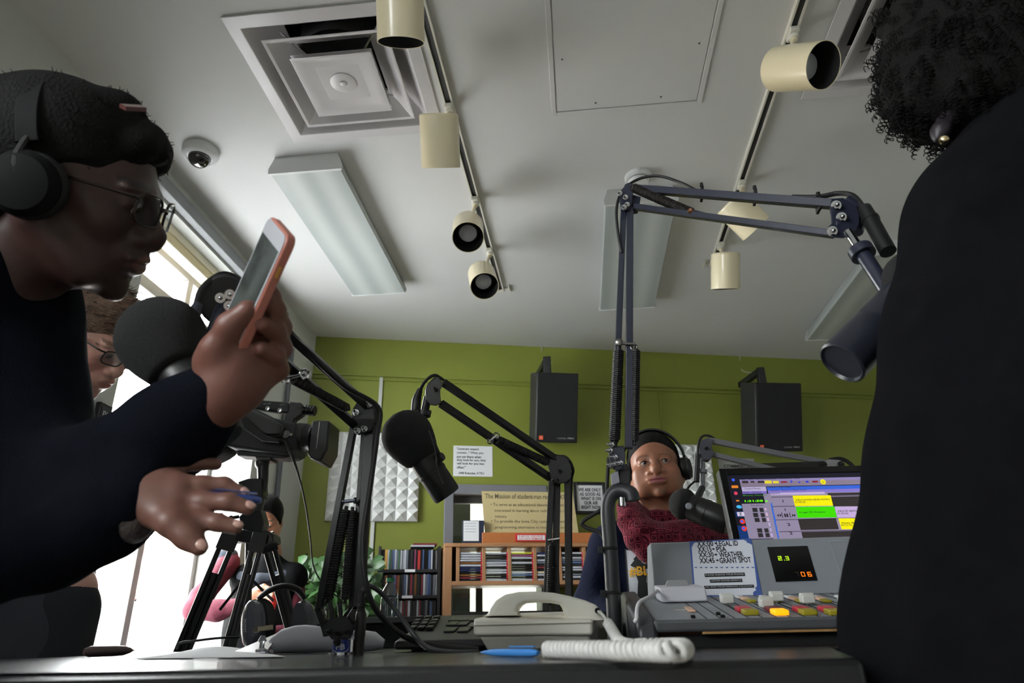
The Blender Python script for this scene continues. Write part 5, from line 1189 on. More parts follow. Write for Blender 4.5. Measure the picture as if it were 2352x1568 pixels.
mb=MB(); mp.slab(mb,B,-MH+B,MW-B,-B,-0.0008,0.0); scr=mb.build('screen',em('black',(26,26,36),0.9),mo,smooth=False)
def zx(x): return 1640+x/6.918
def zy(y): return 1060+y/6.918
def zr_(a,b,c,d): return (zx(a),zy(b),zx(c),zy(d))
far=2150
ui('title_bar',em('lilac',(128,118,160)),[(zx(400),zy(250),far,zy(292))],d=0.0003)
ui('tool_bar',em('mauve',(124,112,130)),[(zx(412),zy(292),far,zy(368)),(zx(432),zy(368),zx(835),zy(392))],d=0.0003)
ui('desktop_blue',em('blue',(22,52,104)),[zr_(345,790,520,880),zr_(378,1015,600,1225)],d=0.0003)
ui('menu_panel',em('pale_lilac',(170,160,192)),[zr_(440,400,830,470)],d=0.0004)
ui('menu_strip',em('violet',(120,106,180)),[zr_(448,470,838,508)],[],d=0.0004)
ui('side_panel',em('greymauve',(134,124,148)),[zr_(496,665,895,1225)],d=0.0004)
ui('dark_buttons',em('dark_button',(44,42,44)),[zr_(a,b,a+78,b+66) for a,b in ((610,735),(622,815),(645,893),(686,1060),(700,1135))]+[zr_(a,b,a+64,b+66) for a,b in ((722,735),(742,815),(762,893),(800,1060),(818,1135))],d=0.0006)
ui('time_cells',em('cell',(192,178,206)),[zr_(805,738,905,775),zr_(822,810,915,860),zr_(845,893,940,940),zr_(868,970,960,1022),zr_(890,1058,985,1105),zr_(905,1140,1000,1190)],d=0.0006)
ui('red_times',em('red_text',(214,60,70)),[],[('01:5',*zr_(815,745,885,770)),('01:1',*zr_(832,822,898,850)),('01:0',*zr_(855,905,920,930))],d=0.0007)
ui('blue_times',em('blue_text',(90,90,230)),[],[('02:1',*zr_(878,985,945,1010)),('02:1',*zr_(895,1070,965,1095)),('02:1',*zr_(912,1152,985,1178))],d=0.0007)
ui('window_title',em('azure',(52,90,190)),[(zx(835),zy(375),far,zy(430)),],d=0.0008)
ui('window_menu',em('violet',(120,106,180)),[(zx(850),zy(430),far,zy(482))],d=0.0008)
ui('window_body',em('greymauve',(134,124,148)),[(zx(862),zy(482),far,zy(1260))],d=0.0008)
ui('window_edge',em('azure2',(48,96,190)),[zr_(905,660,930,760),zr_(925,760,950,860),zr_(945,860,975,960),zr_(965,960,990,1060),zr_(985,1060,1012,1160),zr_(1005,1160,1030,1225)],d=0.0009)
ui('combo_box',em('palebox',(176,160,196)),[zr_(898,488,1760,525)],[],d=0.0009)
ui('dark_header',em('brownblack',(48,44,44)),[(zx(1800),zy(482),far,zy(520))],d=0.0009)
ui('grid_lines',em('line',(30,26,34)),[(zx(900),zy(534),far,zy(542)),(zx(925),zy(708),zx(1290),zy(716)),(zx(975),zy(896),far,zy(904)),(zx(1030),zy(1084),far,zy(1092)),zr_(1075,808,1085,892),zr_(1200,808,1210,892)],d=0.0010)
ui('cell_dark',em('brownblack',(58,52,52)),[(zx(1865),zy(542),far,zy(706)),(zx(1350),zy(905),zx(1960),zy(1082)),(zx(1395),zy(1094),far,zy(1230))],d=0.0010)
def quad(name,m,pts,d):
    mb=MB(); mb.prism([mp.pt(*mp.ab(zx(x),zy(y)),d) for x,y in pts],mp.n*0.0001); return mb.build(name,m,scr,smooth=False)
quad('yellow_cell',em('yellow',(226,214,12)),[(1245,542),(1848,536),(1890,702),(1285,710)],0.0012)
quad('green_cell',em('green',(58,196,2)),[(1295,720),(1905,714),(1950,886),(1330,894)],0.0012)
quad('lilac_cell',em('lilac2',(176,154,194)),[(1915,714),(2600,710),(2640,884),(1958,888)],0.0012)
quad('yellow_cell',em('yellow',(226,214,12)),[(1972,904),(2600,900),(2640,1072),(2025,1076)],0.0012)
ui('black_text',em('ink',(28,26,32)),[],[('1',*zr_(1087,608,1099,650),.02),('1',*zr_(1120,745,1132,785),.02),('2',*zr_(1160,975,1210,1022),.02),('2',*zr_(1195,1115,1245,1160),.02),('KRUI NOON NEWS INTRO',*zr_(1298,592,1838,620),.015),('01:00.06',*zr_(1285,630,1450,658),.01),('9 Legal ID\'s Rotation',*zr_(1350,792,1765,822),.015),('KRUI 5P NEWS INTRO',*zr_(1965,770,2420,800),.01),('01:00.06',*zr_(1955,812,2130,838),.01),('News Broadcast',*zr_(2022,958,2420,986),.015),('00:22.36',*zr_(2015,996,2190,1022),.01),('NEWS',*zr_(905,495,1045,520)),('Control Room',*zr_(485,418,735,442)),('Pvt #Cue',*zr_(588,685,778,710)),('Options   Reports   Press Times',*zr_(890,445,1465,468)),('SSAX - KRUI.aw',*zr_(860,394,1210,418)),('File   View   Switch to Location   Conditions   Help',*zr_(430,268,1355,290)),('Mode - Window',*zr_(455,475,750,500))],d=0.0013)
mb=MB()
for cx_,s_ in ((1010,-1),(1045,-1),(1255,1),(1285,1)):
    pts=[mp.pt(*mp.ab(zx(cx_+12*s_),zy(855)),0.0014),mp.pt(*mp.ab(zx(cx_-16*s_),zy(832)),0.0014),mp.pt(*mp.ab(zx(cx_-16*s_),zy(880)),0.0014)]; mb.prism(pts,mp.n*0.0001)
for a_ in (1115,1150): mp.rect(mb,*zr_(a_,828,a_+24,882),0.0013,0.0014)
mb.build('transport_icons',em('ink',(28,26,32)),scr,smooth=False)
ui('clock_text',em('clock_green',(110,240,20)),[],[('1:31:58 p',*zr_(485,608,860,650),.03)],d=0.0009)
ui('date_text',em('date_green',(60,130,50)),[],[('Monday, February',*zr_(458,525,838,552),.01)],d=0.0009)
def disc(name,m,x,y,r,d,ry=None):
    mb=MB(); a_,b_=mp.ab(zx(x),zy(y)); rr=r/6.918*0.00105; mb.prism([mp.pt(a_+rr*math.cos(t),b_+rr*math.sin(t),d) for t in np.linspace(0,2*math.pi,20,endpoint=False)],mp.n*0.0001); return mb.build(name,m,scr,smooth=False)
disc('smiley_icon',em('smiley',(228,214,30)),1730,322,42,0.0011)
mb=MB(); 
for dx in (-14,14): mp.rect(mb,*zr_(1730+dx-5,306,1730+dx+5,318),0.0012,0.0013)
mp.rect(mb,*zr_(1710,334,1752,341),0.0012,0.0013); mb.build('smiley_face',em('ink',(28,26,32)),scr,smooth=False)
ui('yellow_icons',em('iconyellow',(214,196,50)),[zr_(805,302,915,350),zr_(935,308,1025,345)],d=0.0010)
ui('dark_icons',em('iconink',(52,44,50)),[zr_(445,305,540,345),zr_(580,308,640,335),zr_(692,306,795,340)],d=0.0010)
ui('red_icons',em('iconred',(120,24,40)),[zr_(1060,312,1158,336),zr_(1560,305,1645,330)],d=0.0010)
ui('blue_icons',em('iconblue',(48,60,190)),[zr_(1335,318,1370,338),zr_(1455,306,1500,335)],[('?',*zr_(1205,298,1250,342),.02)],d=0.0010)
ui('desktop_icons',em('iconorange',(206,120,40)),[zr_(278,378,384,420),zr_(350,608,400,632)],[],d=0.0005)
disc('browser_icon',em('iconred2',(214,60,40)),452,950,40,0.0005); disc('browser_icon',em('iconred2',(214,60,40)),480,1062,40,0.0005); disc('browser_dot',em('dotblue',(60,90,220)),440,948,20,0.0007); disc('browser_dot',em('dotblue',(60,90,220)),468,1060,20,0.0007)
disc('pink_icon',em('pinkicon',(206,60,90)),345,502,28,0.0005); disc('blue_icon',em('dotblue',(60,90,220)),305,290,24,0.0005)
ui('e_icon',em('eblue',(70,170,220)),[],[('e',*zr_(352,690,440,745),.05)],d=0.0006)
ui('x_icon_bg',em('pale',(200,190,210)),[zr_(368,800,480,866)],[],d=0.0005); ui('x_icon',em('ink',(28,26,32)),[],[('X',*zr_(398,805,442,860),.02)],d=0.0007)
# ================================================================ papers, headphones, etc. at the left
c0_=PZ(296,1516,TZ); c1_=PZ(655,1511,TZ); c2_=Vector((P(600,1490,1.30).x,1.30,TZ)); c3_=Vector((P(400,1490,1.36).x,1.36,TZ))
sh=thing('paper_sheet','loose white sheet of paper with a raised curl lying at the left of the desk','paper',(c0_+c1_+c2_+c3_)/4)
mb=MB(); N=12; vs=[];fs=[]
for lay in (0,1):
    for i in range(N+1):
        for j in range(N+1):
            s_=i/N;t_=j/N; q=(c0_*(1-s_)+c1_*s_)*(1-t_)+(c3_*(1-s_)+c2_*s_)*t_; q=Vector(q); q.z=TZ+0.0012+0.0007*lay+0.011*math.sin(math.pi*s_)*t_**1.5; vs.append(q)
M_=(N+1)*(N+1)
for i in range(N):
    for j in range(N):
        a=i*(N+1)+j; fs.append((a,a+1,a+N+2,a+N+1)); fs.append((M_+a,M_+a+N+1,M_+a+N+2,M_+a+1))
for i in range(N):
    for (a,b) in ((i*(N+1),(i+1)*(N+1)),((i+1)*(N+1)+N,i*(N+1)+N),(i+1,i),(N*(N+1)+i,N*(N+1)+i+1)): fs.append((a,b,M_+b,M_+a))
mb.add(vs,fs); mb.build('sheet',M_pap,sh)
# rolled stack of paper behind the boom base
Yr=1.18
rl=thing('paper_roll','curled-up thick roll of white paper behind the blue boom base','paper roll',(P(750,1480,Yr).x,Yr,TZ))
prof=[(640,1448),(665,1437),(700,1434),(740,1440),(790,1448),(840,1446),(870,1456),(880,1474),(872,1492),(850,1499)]
mb=MB(); ctr=[];rad=[]
for i in range(12):
    x=628+i*22.2; top=np.interp(x,[628,640,665,700,740,790,840,868,880],[1462,1448,1437,1434,1440,1446,1447,1456,1476]); z1=P(x,top,Yr).z; z0=TZ+0.001
    ctr.append(Vector((P(x,1480,Yr).x,Yr+0.002*i,(z0+z1)/2))); rad.append((z1-z0)/2)
rad[-1]*=0.7; ctr[-1].z=TZ+rad[-1]+0.004
mb.tube(ctr,rad,28); mb.build('outer_sheet',mat('curled_paper',(238,238,248),0.75,bump=(20,0.1)),rl,angle=60)
mb=MB()
for k in range(6):
    rr=rad[0]*(0.95-0.13*k); mb.ring(ctr[0]+Vector((-0.002-0.003*k,0,-0.0015*k)),(1,0,0),rr,0.0006,24,5)
mb.build('leaf_edges',M_pap,rl)
# blue plastic folder with clear clip
fo=thing('plastic_folder','blue translucent folder with shiny clip, between headphones and paper roll','folder',P(610,1480,1.2))
mb=MB(); mb.prism([Vector((P(556,1490,1.2).x,1.16,TZ+0.002)),Vector((P(645,1490,1.2).x,1.14,TZ+0.002)),Vector((P(645,1490,1.2).x,1.20,TZ+0.034)),Vector((P(590,1490,1.2).x,1.22,TZ+0.022))],(0,0,0.0015)); mb.build('cover',mat('navy_cover',(44,52,100),0.2),fo)
mb=MB(); q=P(602,1478,1.13); mb.lathe(q-Vector((0,0,0.012)),(0,0,1),[(0.009,0),(0.009,0.004),(0.004,0.006),(0.004,0.014),(0.007,0.016),(0.003,0.024)],n=18); mb.build('clip',mat('clear_plastic',(220,224,232),0.08,trans=0.6),fo)
# silver marker at far left
a=P(205,1500,1.22); b=P(310,1500,1.30); a.z=b.z=TZ+0.0095
pen('marker_pen',b,Vector((a.x-0.01,a.y,a.z)),0.009,mat('brown_marker',(86,70,70),0.3),'thick brown and silver marker lying at the far left of the desk',clip=False)
# headphones on desk
Yh=1.36
hp_=thing('headphones','black and silver headphones lying on the desk in front of the tripod','headphones',P(590,1480,Yh))
c=P(580,1443,Yh); c.z=TZ+0.048; axh=Vector((-0.62,-0.70,-0.12)).normalized()
up_=Vector((0.05,0.1,1)); up_=(up_-axh*up_.dot(axh)).normalized(); sd_=up_.cross(axh)
Fh=Matrix((sd_,up_,axh)).transposed().to_4x4(); Fh.translation=c
mb=MB(Fh@Matrix.Diagonal((0.78,1,1,1))); mb.lathe((0,0,0),(0,0,1),[(0.044,-0.012),(0.047,-0.006),(0.046,0.004),(0.040,0.010),(0.024,0.013),(0,0.0135)],n=40); s1=mb.build('ear_cup',mat('graphite_shell',(70,72,80),0.25,coat=0.5),hp_)
mb=MB(Fh@Matrix.Diagonal((0.78,1,1,1))); mb.ring((0,0,0.009),(0,0,1),0.030,0.0012,36,6); mb.build('ring',M_chrome,s1)
mb=MB(Fh@Matrix.Diagonal((0.82,1,1,1))); mb.lathe((0,0,0),(0,0,1),[(0.030,-0.030),(0.042,-0.030),(0.047,-0.022),(0.046,-0.012)],n=36); mb.build('ear_pad',M_rub,hp_)
hpf=PF(Fh@Vector((0,0,0.0142)),-up_,sd_)
mb=MB(); hpf.text(mb,'SONY',-0.014,-0.004,0.026,0.008,0.0004,0.02); hpf.text(mb,'STEREO HEADPHONES',-0.02,0.012,0.038,0.0028,-0.003); mb.build('lettering',mat('silver_print',(170,170,172),0.5),s1,smooth=False)
mb=MB(); mb.box(Fh@Vector((0.034,-0.008,-0.004)),(0.028,0.010,0.030),Fh.to_3x3()); mb.build('hinge',mat('champagne_metal',(170,160,140),0.3,metal=0.8),hp_,bevel=0.002)
mb=MB(); q=[Fh@Vector(v) for v in ((0.0,0.046,-0.01),(0.008,0.060,-0.03),(0.016,0.064,-0.055),(0.022,0.056,-0.08),(0.024,0.036,-0.095))]; mb.tube(q,[0.009,0.012,0.013,0.012,0.009],12,sub=6,flat=0.5); mb.build('headband',M_rub,hp_)
F2=Fh.copy(); F2.translation=Fh@Vector((0.026,-0.002,-0.095)); F2.translation.z=TZ+0.047
mb=MB(F2@Matrix.Diagonal((0.78,1,1,1))); mb.lathe((0,0,0),(0,0,-1),[(0.044,-0.012),(0.047,-0.006),(0.046,0.004),(0.040,0.010),(0.0,0.013)],n=36); mb.build('ear_cup',mat('graphite_shell',(70,72,80),0.25),hp_)
mb=MB(); mb.tube([c+Vector((-0.02,-0.01,-0.02)),P(500,1465,1.3),P(450,1471,1.25),P(415,1476,1.25),P(404,1490,1.25)],0.0022,8,sub=6); mb.build('cable',M_rub,hp_)
# small white earbuds / cable ends on riser
# water bottle
Yw=1.80
bt=thing('water_bottle','clear plastic water bottle with green cap in front of the black rack','bottle',(P(893,1405,Yw).x,Yw,zr))
bx_w=P(893,1405,Yw).x; hb_=P(893,1330,Yw).z-zr
mb=MB(); prf=[(0.026,0.0),(0.030,0.006),(0.030,0.10*hb_/0.2),(0.028,0.52*hb_),(0.030,0.56*hb_),(0.026,0.70*hb_),(0.013,0.88*hb_),(0.011,0.9*hb_),(0.011,0.96*hb_)]
prf=[(r*0.75,h) for r,h in prf]; mb.lathe((bx_w,Yw,zr),(0,0,1),prf,n=28); mb.build('body',thin_glass('clear_pet',(214,226,226),0.15),bt)
mb=MB(); mb.cyl((bx_w,Yw,zr+hb_*0.93),(bx_w,Yw,zr+hb_*1.03),0.0105,n=20); mb.build('cap',mat('green_cap',(20,120,74),0.4),bt)
# ================================================================ potted plant
Yq=3.72
pc=P(745,1380,Yq)
pt_=thing('potted_plant','leafy green pothos plant against the green wall beside the black rack','plant',(pc.x,Yq+0.1,0))
mb=MB(); mb.cyl((pc.x,Yq+0.1,0),(pc.x,Yq+0.1,0.62),0.17,n=30); mb.build('stand',M_lam,pt_)
mb=MB(); mb.lathe((pc.x,Yq+0.1,0.62),(0,0,1),[(0.10,0),(0.14,0.16),(0.15,0.17),(0.15,0.19),(0.135,0.19),(0.13,0.17)],n=30); mb.build('pot',mat('dark_pot',(50,44,42),0.6),pt_)
rn=random.Random(3); mb=MB(); st=MB()
for i in range(230):
    while True:
        x=rn.uniform(655,868); yv=rn.uniform(1262,1412)
        top=np.interp(x,[655,690,720,760,800,830,868],[1330,1292,1270,1276,1270,1266,1300])
        if yv>top: break
    yy=Yq+rn.uniform(-0.16,0.22); p=P(x,yv,yy); s=rn.uniform(0.045,0.085)
    d=Vector((rn.uniform(-1,1),rn.uniform(-1.2,0.3),rn.uniform(-1.1,0.4))).normalized(); nrm=Vector((rn.uniform(-0.6,0.6),-0.7,rn.uniform(0.1,1.0))).normalized(); w_=d.cross(nrm).normalized(); nrm=w_.cross(d)
    cols=[]
    outl=[(0,0),(0.38,0.12),(0.46,0.38),(0.30,0.72),(0,1.05)]
    vs=[p]; 
    for k,(a,b) in enumerate(outl[1:-1]): pass
    L=[p+w_*(-a*s)+d*(b*s)+nrm*(-0.25*a*s-0.25*b*b*s) for a,b in outl[1:-1]]; R=[p+w_*(a*s)+d*(b*s)+nrm*(-0.25*a*s-0.25*b*b*s) for a,b in outl[1:-1]]; C_=[p+d*(b*s)+nrm*(-0.25*b*b*s) for a,b in outl]
    V_=[C_[0]]+L+[C_[4]]+R+C_[1:4]                      # 0 base,1-3 left,4 tip,5-7 right,8-10 mid
    mb.add(V_,[(0,8,1),(1,8,9,2),(2,9,10,3),(3,10,4),(0,5,8),(5,6,9,8),(6,7,10,9),(7,4,10)])
    if i%3==0: st.tube([Vector((pc.x+rn.uniform(-.06,.06),Yq+0.1,0.80)),(p+Vector((pc.x,Yq+.1,0.85)))/2+Vector((0,0,0.08)),p],0.003,5,sub=3)
lm=mat('pothos_leaf',(40,72,32),0.45,var=(9,0.45)); mb.build('foliage',lm,pt_); st.build('stems',mat('stem_green',(70,96,44),0.6),pt_)
# ================================================================ camcorder on tripod
Yc=2.22
M_cam=mat('camera_black',(14,15,18),0.55,bump=(300,0.1)); 
cm=thing('camcorder','black professional video camcorder mounted on a tripod near the window','video camera',P(625,1045,Yc))
def cp(x,y,d=0.0): return P(x,y,Yc+d)
def slabp(name,pts,d0,d1,m=M_cam,par=None,bev=0.004):
    mb=MB(); mb.prism([cp(x,y,d0) for x,y in pts],(0,d1-d0,0)); return mb.build(name,m,par or cm,bevel=bev,seg=2)
body=slabp('body',[(520,938),(548,930),(575,934),(600,944),(628,958),(660,966),(680,970),(682,1030),(660,1044),(540,1030),(518,1024)],-0.05,0.06,bev=0.010)
slabp('hand_grip',[(556,942),(574,938),(618,958),(650,975),(646,1000),(610,1002),(575,985),(560,965)],-0.075,-0.045,M_blkm,body,0.010)
slabp('grip_strap',[(545,950),(556,948),(612,1000),(640,1006),(640,1016),(600,1012),(560,985)],-0.082,-0.07,M_rub,body,0.004)
slabp('handle',[(520,908),(560,914),(600,918),(650,922),(664,924),(664,948),(640,946),(600,940),(560,932),(520,930)],-0.016,0.016,M_cam,None,0.005)
slabp('handle_post',[(516,906),(545,911),(552,945),(516,945)],-0.016,0.016,M_cam,None,0.004)
slabp('mic_holder',[(664,922),(690,924),(696,930),(694,950),(676,962),(672,972),(650,968),(654,952),(662,946)],-0.016,0.016,M_blkm,None,0.003)
mb=MB(); mb.cyl(cp(686,940),cp(724,944),0.0165,n=24); 
for i in range(4): mb.ring(cp(704+i*6,941.5+i*.6),cp(724,944)-cp(686,940),0.0165,0.0022,24,6)
mb.build('shotgun_mic',M_blkm,cm)
lx0,lx1=cp(672,1002),cp(722,1006); axl=(lx1-lx0).normalized()
mb=MB(); mb.lathe(lx0,axl,[(0.046,0),(0.046,0.018),(0.048,0.02),(0.048,0.05),(0.045,0.052),(0.045,0.07),(0.05,0.078)],n=36); mb.build('lens_barrel',M_blkm,cm,bevel=0.0)
hc0=cp(722,1005); 
mb=MB(); mb.prism([cp(716,966,-0.055),cp(730,964,-0.055),cp(757,965,-0.055),cp(752,1030,-0.055),cp(736,1060,-0.055),cp(712,1052,-0.055),cp(706,1042,-0.055)],(0,0.11,0)); mb.build('lens_hood',mat('hood_black',(18,20,25),0.35),cm,bevel=0.006)
mb=MB(); mb.bar(cp(734,968,-0.056),cp(727,1030,-0.056),0.003,0.002,(1,0,0)); mb.build('hood_trim',mat('dull_steel',(140,138,136),0.35,metal=1),cm)
mb=MB(); q=cp(657,997,-0.053); mb.lathe(q,(0,-1,0),[(0.014,0),(0.014,0.004),(0.011,0.005),(0.011,0.003),(0.008,0.003),(0.008,0.006),(0,0.006)],n=28); mb.build('focus_dial',mat('dull_steel2',(110,110,112),0.4,metal=0.6),body)
mb=MB(); q=cp(669,998,-0.053); mb.lathe(q,(0,-1,0),[(0.005,0),(0.005,0.003)],n=14); mb.build('push_button',mat('pale_button',(170,168,160),0.5),body)
mb=MB(); q=cp(540,959,-0.052); mb.lathe(q,(0,-1,0),[(0.004,0),(0.004,0.003)],n=12); mb.build('record_button',mat('record_red',(190,40,46),0.4),body)
mb=MB(); q=cp(596,924,-0.0165); mb.lathe(q,(0,-1,0),[(0.004,0),(0.004,0.002)],n=12); mb.build('handle_button',mat('orange_dot',(200,100,40),0.4),cm)
for x,y in ((615,938),(643,942)):
    mb=MB(); q=cp(x,y,-0.017); mb.lathe(q,(0,-1,0),[(0.008,0),(0.008,0.004),(0.004,0.005)],n=18); mb.build('strap_ring',M_chrome,cm)
slabp('viewfinder',[(430,985),(470,960),(512,930),(520,945),(520,1030),(500,1044),(470,1058),(440,1070),(424,1060)],-0.045,0.045,mat('viewfinder_rubber',(18,20,24),0.7),None,0.012)
slabp('battery',[(514,950),(524,948),(524,1020),(514,1018)],-0.04,0.04,M_blkm,None,0.003)
slabp('mount_plate',[(540,1034),(670,1036),(668,1048),(650,1052),(610,1050),(545,1046)],-0.03,0.03,M_lam,None,0.003)
mb=MB(); mb.tube([cp(654,1012,-0.055),cp(668,1040,-0.06),cp(684,1085,-0.03),cp(700,1150,0.05),cp(712,1230,0.2),cp(720,1300,0.3),cp(745,1345,0.35),cp(775,1370,0.38)],[0.0055,0.0055,0.0035,0.0032,0.003,0.003,0.003,0.003],10,sub=6); mb.build('cable',M_rub,cm)
Pn=PF(cp(600,930,-0.0168),(1,0,0),(0,0,1)); mb=MB(); Pn.textpx(mb,'HD CAM',605,925,622,929,0.0004); Pn.textpx(mb,'REC/PHOTO',643,927,655,931,0.0004); mb.build('lettering',mat('silver_print',(170,170,172),0.5),cm,smooth=False)
tr=thing('tripod','black two-tube video tripod standing on the floor behind the desk','tripod',(P(580,1240,Yc).x,Yc,0))
M_tri=mat('tripod_black',(22,23,27),0.35)
def tbox(name,pts,d0,d1,m=M_tri,bev=0.003):
    mb=MB(); mb.prism([cp(x,y,d0) for x,y in pts],(0,d1-d0,0)); return mb.build(name,m,tr,bevel=bev)
mb=MB(); mb.sph(cp(602,1064),0.024,20,12); mb.tube([cp(604,1066),cp(603,1110),cp(596,1150),cp(588,1180)],[0.02,0.018,0.017,0.02],14,sub=4); mb.build('fluid_head',M_tri,tr)
tbox('pan_lever_block',[(546,1106),(570,1098),(602,1098),(604,1138),(588,1152),(552,1134)],-0.025,0.02)
tbox('head_platform',[(585,1048),(622,1048),(620,1056),(588,1056)],-0.03,0.03)
tbox('levelling_bowl',[(548,1186),(560,1174),(598,1170),(606,1200),(600,1222),(552,1214)],-0.025,0.02)
mb=MB(); mb.cyl(cp(527,1190,-0.03),cp(548,1186,-0.03),0.006,n=12); mb.sph(cp(530,1190,-0.03),0.010,12,8); mb.build('pan_handle_knob',M_tri,tr)
tbox('spider',[(514,1218),(540,1214),(600,1220),(612,1218),(626,1226),(628,1244),(600,1254),(545,1242),(512,1244)],-0.035,0.03,M_tri,0.004)
# three twin-tube legs
sp=cp(570,1235)
feet=[(Vector((P(400,1490,Yc-0.10).x,0,0)))]
def leg(top,midpx,Ymid,off,nm):
    a=top; b=P(midpx[0],midpx[1],Ymid); d=(b-a); k=(0.0-a.z)/d.z; f=a+d*k
    mb=MB(); sd=d.cross(viewn(a)).normalized()
    mid=a+d*(k*0.72)
    for s_ in (-1,1): mb.cyl(a+sd*off*s_,mid+sd*off*s_*0.85,0.0085,n=14)
    mb.cyl(a+(mid-a)*0.15,f,0.0105,n=14); mb.bar(a-d.normalized()*0.01,a+d.normalized()*0.05,off*2+0.022,0.03,sd); mb.sph(Vector((f.x,f.y,0.014)),0.016,12,8)
    lo=mb.build('leg',M_tri,tr,bevel=0.001)
    m2=MB(); m2.bar(a+sd*(off+0.0065)+viewn(a)*0.007,mid+sd*(off+0.0065)*0.87+viewn(a)*0.007,0.0015,0.0015,sd); m2.build('trim_strip',mat('dull_steel',(140,138,136),0.35,metal=1),lo)
leg(cp(530,1228,-0.03),(425,1480),Yc-0.05,0.018,'l'); leg(cp(596,1232,-0.04),(528,1480),Yc-0.07,0.012,'c'); leg(cp(612,1232,0.02),(664,1420),Yc+0.12,0.014,'r')
leg_extra=None
mb=MB(); mb.cyl(cp(572,1240),cp(568,1420),0.012,n=16); mb.build('centre_column',M_tri,tr)
for a_,b_ in (((505,1400),(568,1320)),((628,1380),(568,1320))): 
    mb=MB(); mb.bar(cp(*a_),cp(*b_),0.008,0.004,(0,0,1)); mb.build('brace',M_tri,tr)
# ================================================================ people
def frame_of(c,fwd,up,s=1.0):
    f=Vector(fwd).normalized(); u=Vector(up); u=(u-f*u.dot(f)).normalized(); r=f.cross(u)
    M=Matrix((r,f,u)).transposed().to_4x4(); M.translation=Vector(c); return M@Matrix.Scale(s,4)
def head_field(F,M,s=1.0,brow=1.0,wide=1.0,tall=1.0,neck=None,lips=1.0,nose=1.0,jaw=1.0,ear=True,chin=1.0):
    R=np.array((M.to_3x3()))/s
    def T(x,y,z): return tuple(M@Vector((x*wide,y,z*tall)))
    def el(c,r,k=0.012,sub=False,rx=0.0,ry=0.0,rz=0.0):
        r=(r[0]*wide,r[1],r[2]*tall)
        Q=np.array((Matrix.Rotation(rz,3,'Z')@Matrix.Rotation(ry,3,'Y')@Matrix.Rotation(rx,3,'X'))); F.el(T(*c),np.array(r)*s,R@Q,k*s,sub)
    def rc(a,b,ra,rb,k=0.012,sub=False): F.rc(T(*a),T(*b),ra*s,rb*s,k*s,sub)
    el((0,-0.016,0.036),(0.076,0.096,0.087),0.02)
    el((0,0.026,-0.020),(0.064,0.066,0.085),0.03)
    el((0,0.036,-0.074),(0.050*jaw,0.050,0.036),0.03)
    for sx in (-1,1):
        rc((sx*0.058*jaw,0.0,-0.045),(sx*0.036*jaw,0.055,-0.088),0.018,0.015,0.025)
        el((sx*0.044,0.058,-0.022),(0.022,0.022,0.020),0.018)
        el((sx*0.030,0.077*1.0,0.024),(0.024,0.011*brow,0.0085),0.014,ry=sx*0.12)
    rc((0,0.074,-0.099),(0,0.078,-0.103),0.017*chin,0.014*chin,0.02)
    for sx in (-1,1): el((sx*0.031,0.098,0.004),(0.019,0.016,0.0115),0.012,True)
    for sx in (-1,1):
        el((sx*0.031,0.0775,0.0065),(0.0165,0.0135,0.0125),0.006)
        el((sx*0.031,0.0945,0.0026),(0.0125,0.0085,0.0030),0.004,True)
    rc((0,0.083,0.018),(0,0.100,-0.022),0.0085,0.0105*nose,0.014)
    rc((0,0.104,-0.026),(0,0.103,-0.032),0.0125*nose,0.0120*nose,0.010)
    for sx in (-1,1): el((sx*0.0145*nose,0.094,-0.034),(0.0095*nose,0.0105,0.0085),0.008)
    for sx in (-1,1): el((sx*0.0085*nose,0.104,-0.045),(0.0045,0.006,0.0045),0.003,True)
    el((0,0.080,-0.058),(0.032,0.020,0.020),0.016)
    el((0,0.0955,-0.0575),(0.0235*lips,0.0095,0.0064*lips),0.006); el((0,0.0935,-0.0695),(0.0205*lips,0.0100,0.0076*lips),0.006)
    el((0,0.106,-0.0632),(0.027*lips,0.0085,0.0016),0.003,True)
    rc((0,0.101,-0.047),(0,0.098,-0.052),0.0018,0.0022,0.004,True)
    if ear:
        for sx in (-1,1):
            el((sx*0.078,-0.012,-0.004),(0.0085,0.019,0.031),0.008,rx=-0.2,rz=sx*-0.35); el((sx*0.0875,-0.006,0.0),(0.006,0.010,0.016),0.005,True); el((sx*0.077,-0.002,-0.030),(0.006,0.008,0.009),0.006)
    nk=neck or ((0,-0.030,-0.08),(0,-0.055,-0.19),0.054,0.062); rc(nk[0],nk[1],nk[2],nk[3],0.03)
def head_tint(M,skin,lip,brow,blush=None,bs=0.85):
    I=np.array(M.inverted()); sk=np.array(lin(skin)[:3]);lp=np.array(lin(lip)[:3]);br=np.array(lin(brow)[:3])
    def f(V):
        q=V@I[:3,:3].T+I[:3,3]; c=np.tile(sk,(len(V),1)); 
        def mix(m,col):
            nonlocal c; m=np.clip(m,0,1)[:,None]; c=c*(1-m)+col*m
        ax=np.abs(q[:,0])
        ml=1-((ax/0.025)**2+((q[:,2]+0.063)/0.0125)**2); mix(ml*3*(q[:,1]>0.085),lp)
        by=0.0295-0.0*ax-2.6*(ax-0.034)**2*2.5; mb_=1-np.abs(q[:,2]-by)/0.0052; mix(np.clip(mb_*1.6,0,bs)*((ax>0.013)&(ax<0.052)&(q[:,1]>0.055)),br)
        n=np.sin(q[:,0]*310+1)*np.sin(q[:,1]*270)*np.sin(q[:,2]*330); c=c*(1+0.05*n)[:,None]
        if blush is not None: mix(0.35*np.exp(-(((ax-0.045)/0.02)**2+((q[:,2]+0.03)/0.02)**2))*(q[:,1]>0.03),np.array(lin(blush)[:3]))
        return c
    return f
def flat_tint(c):
    k=np.array(lin(c)[:3])
    return lambda V: np.tile(k,(len(V),1))
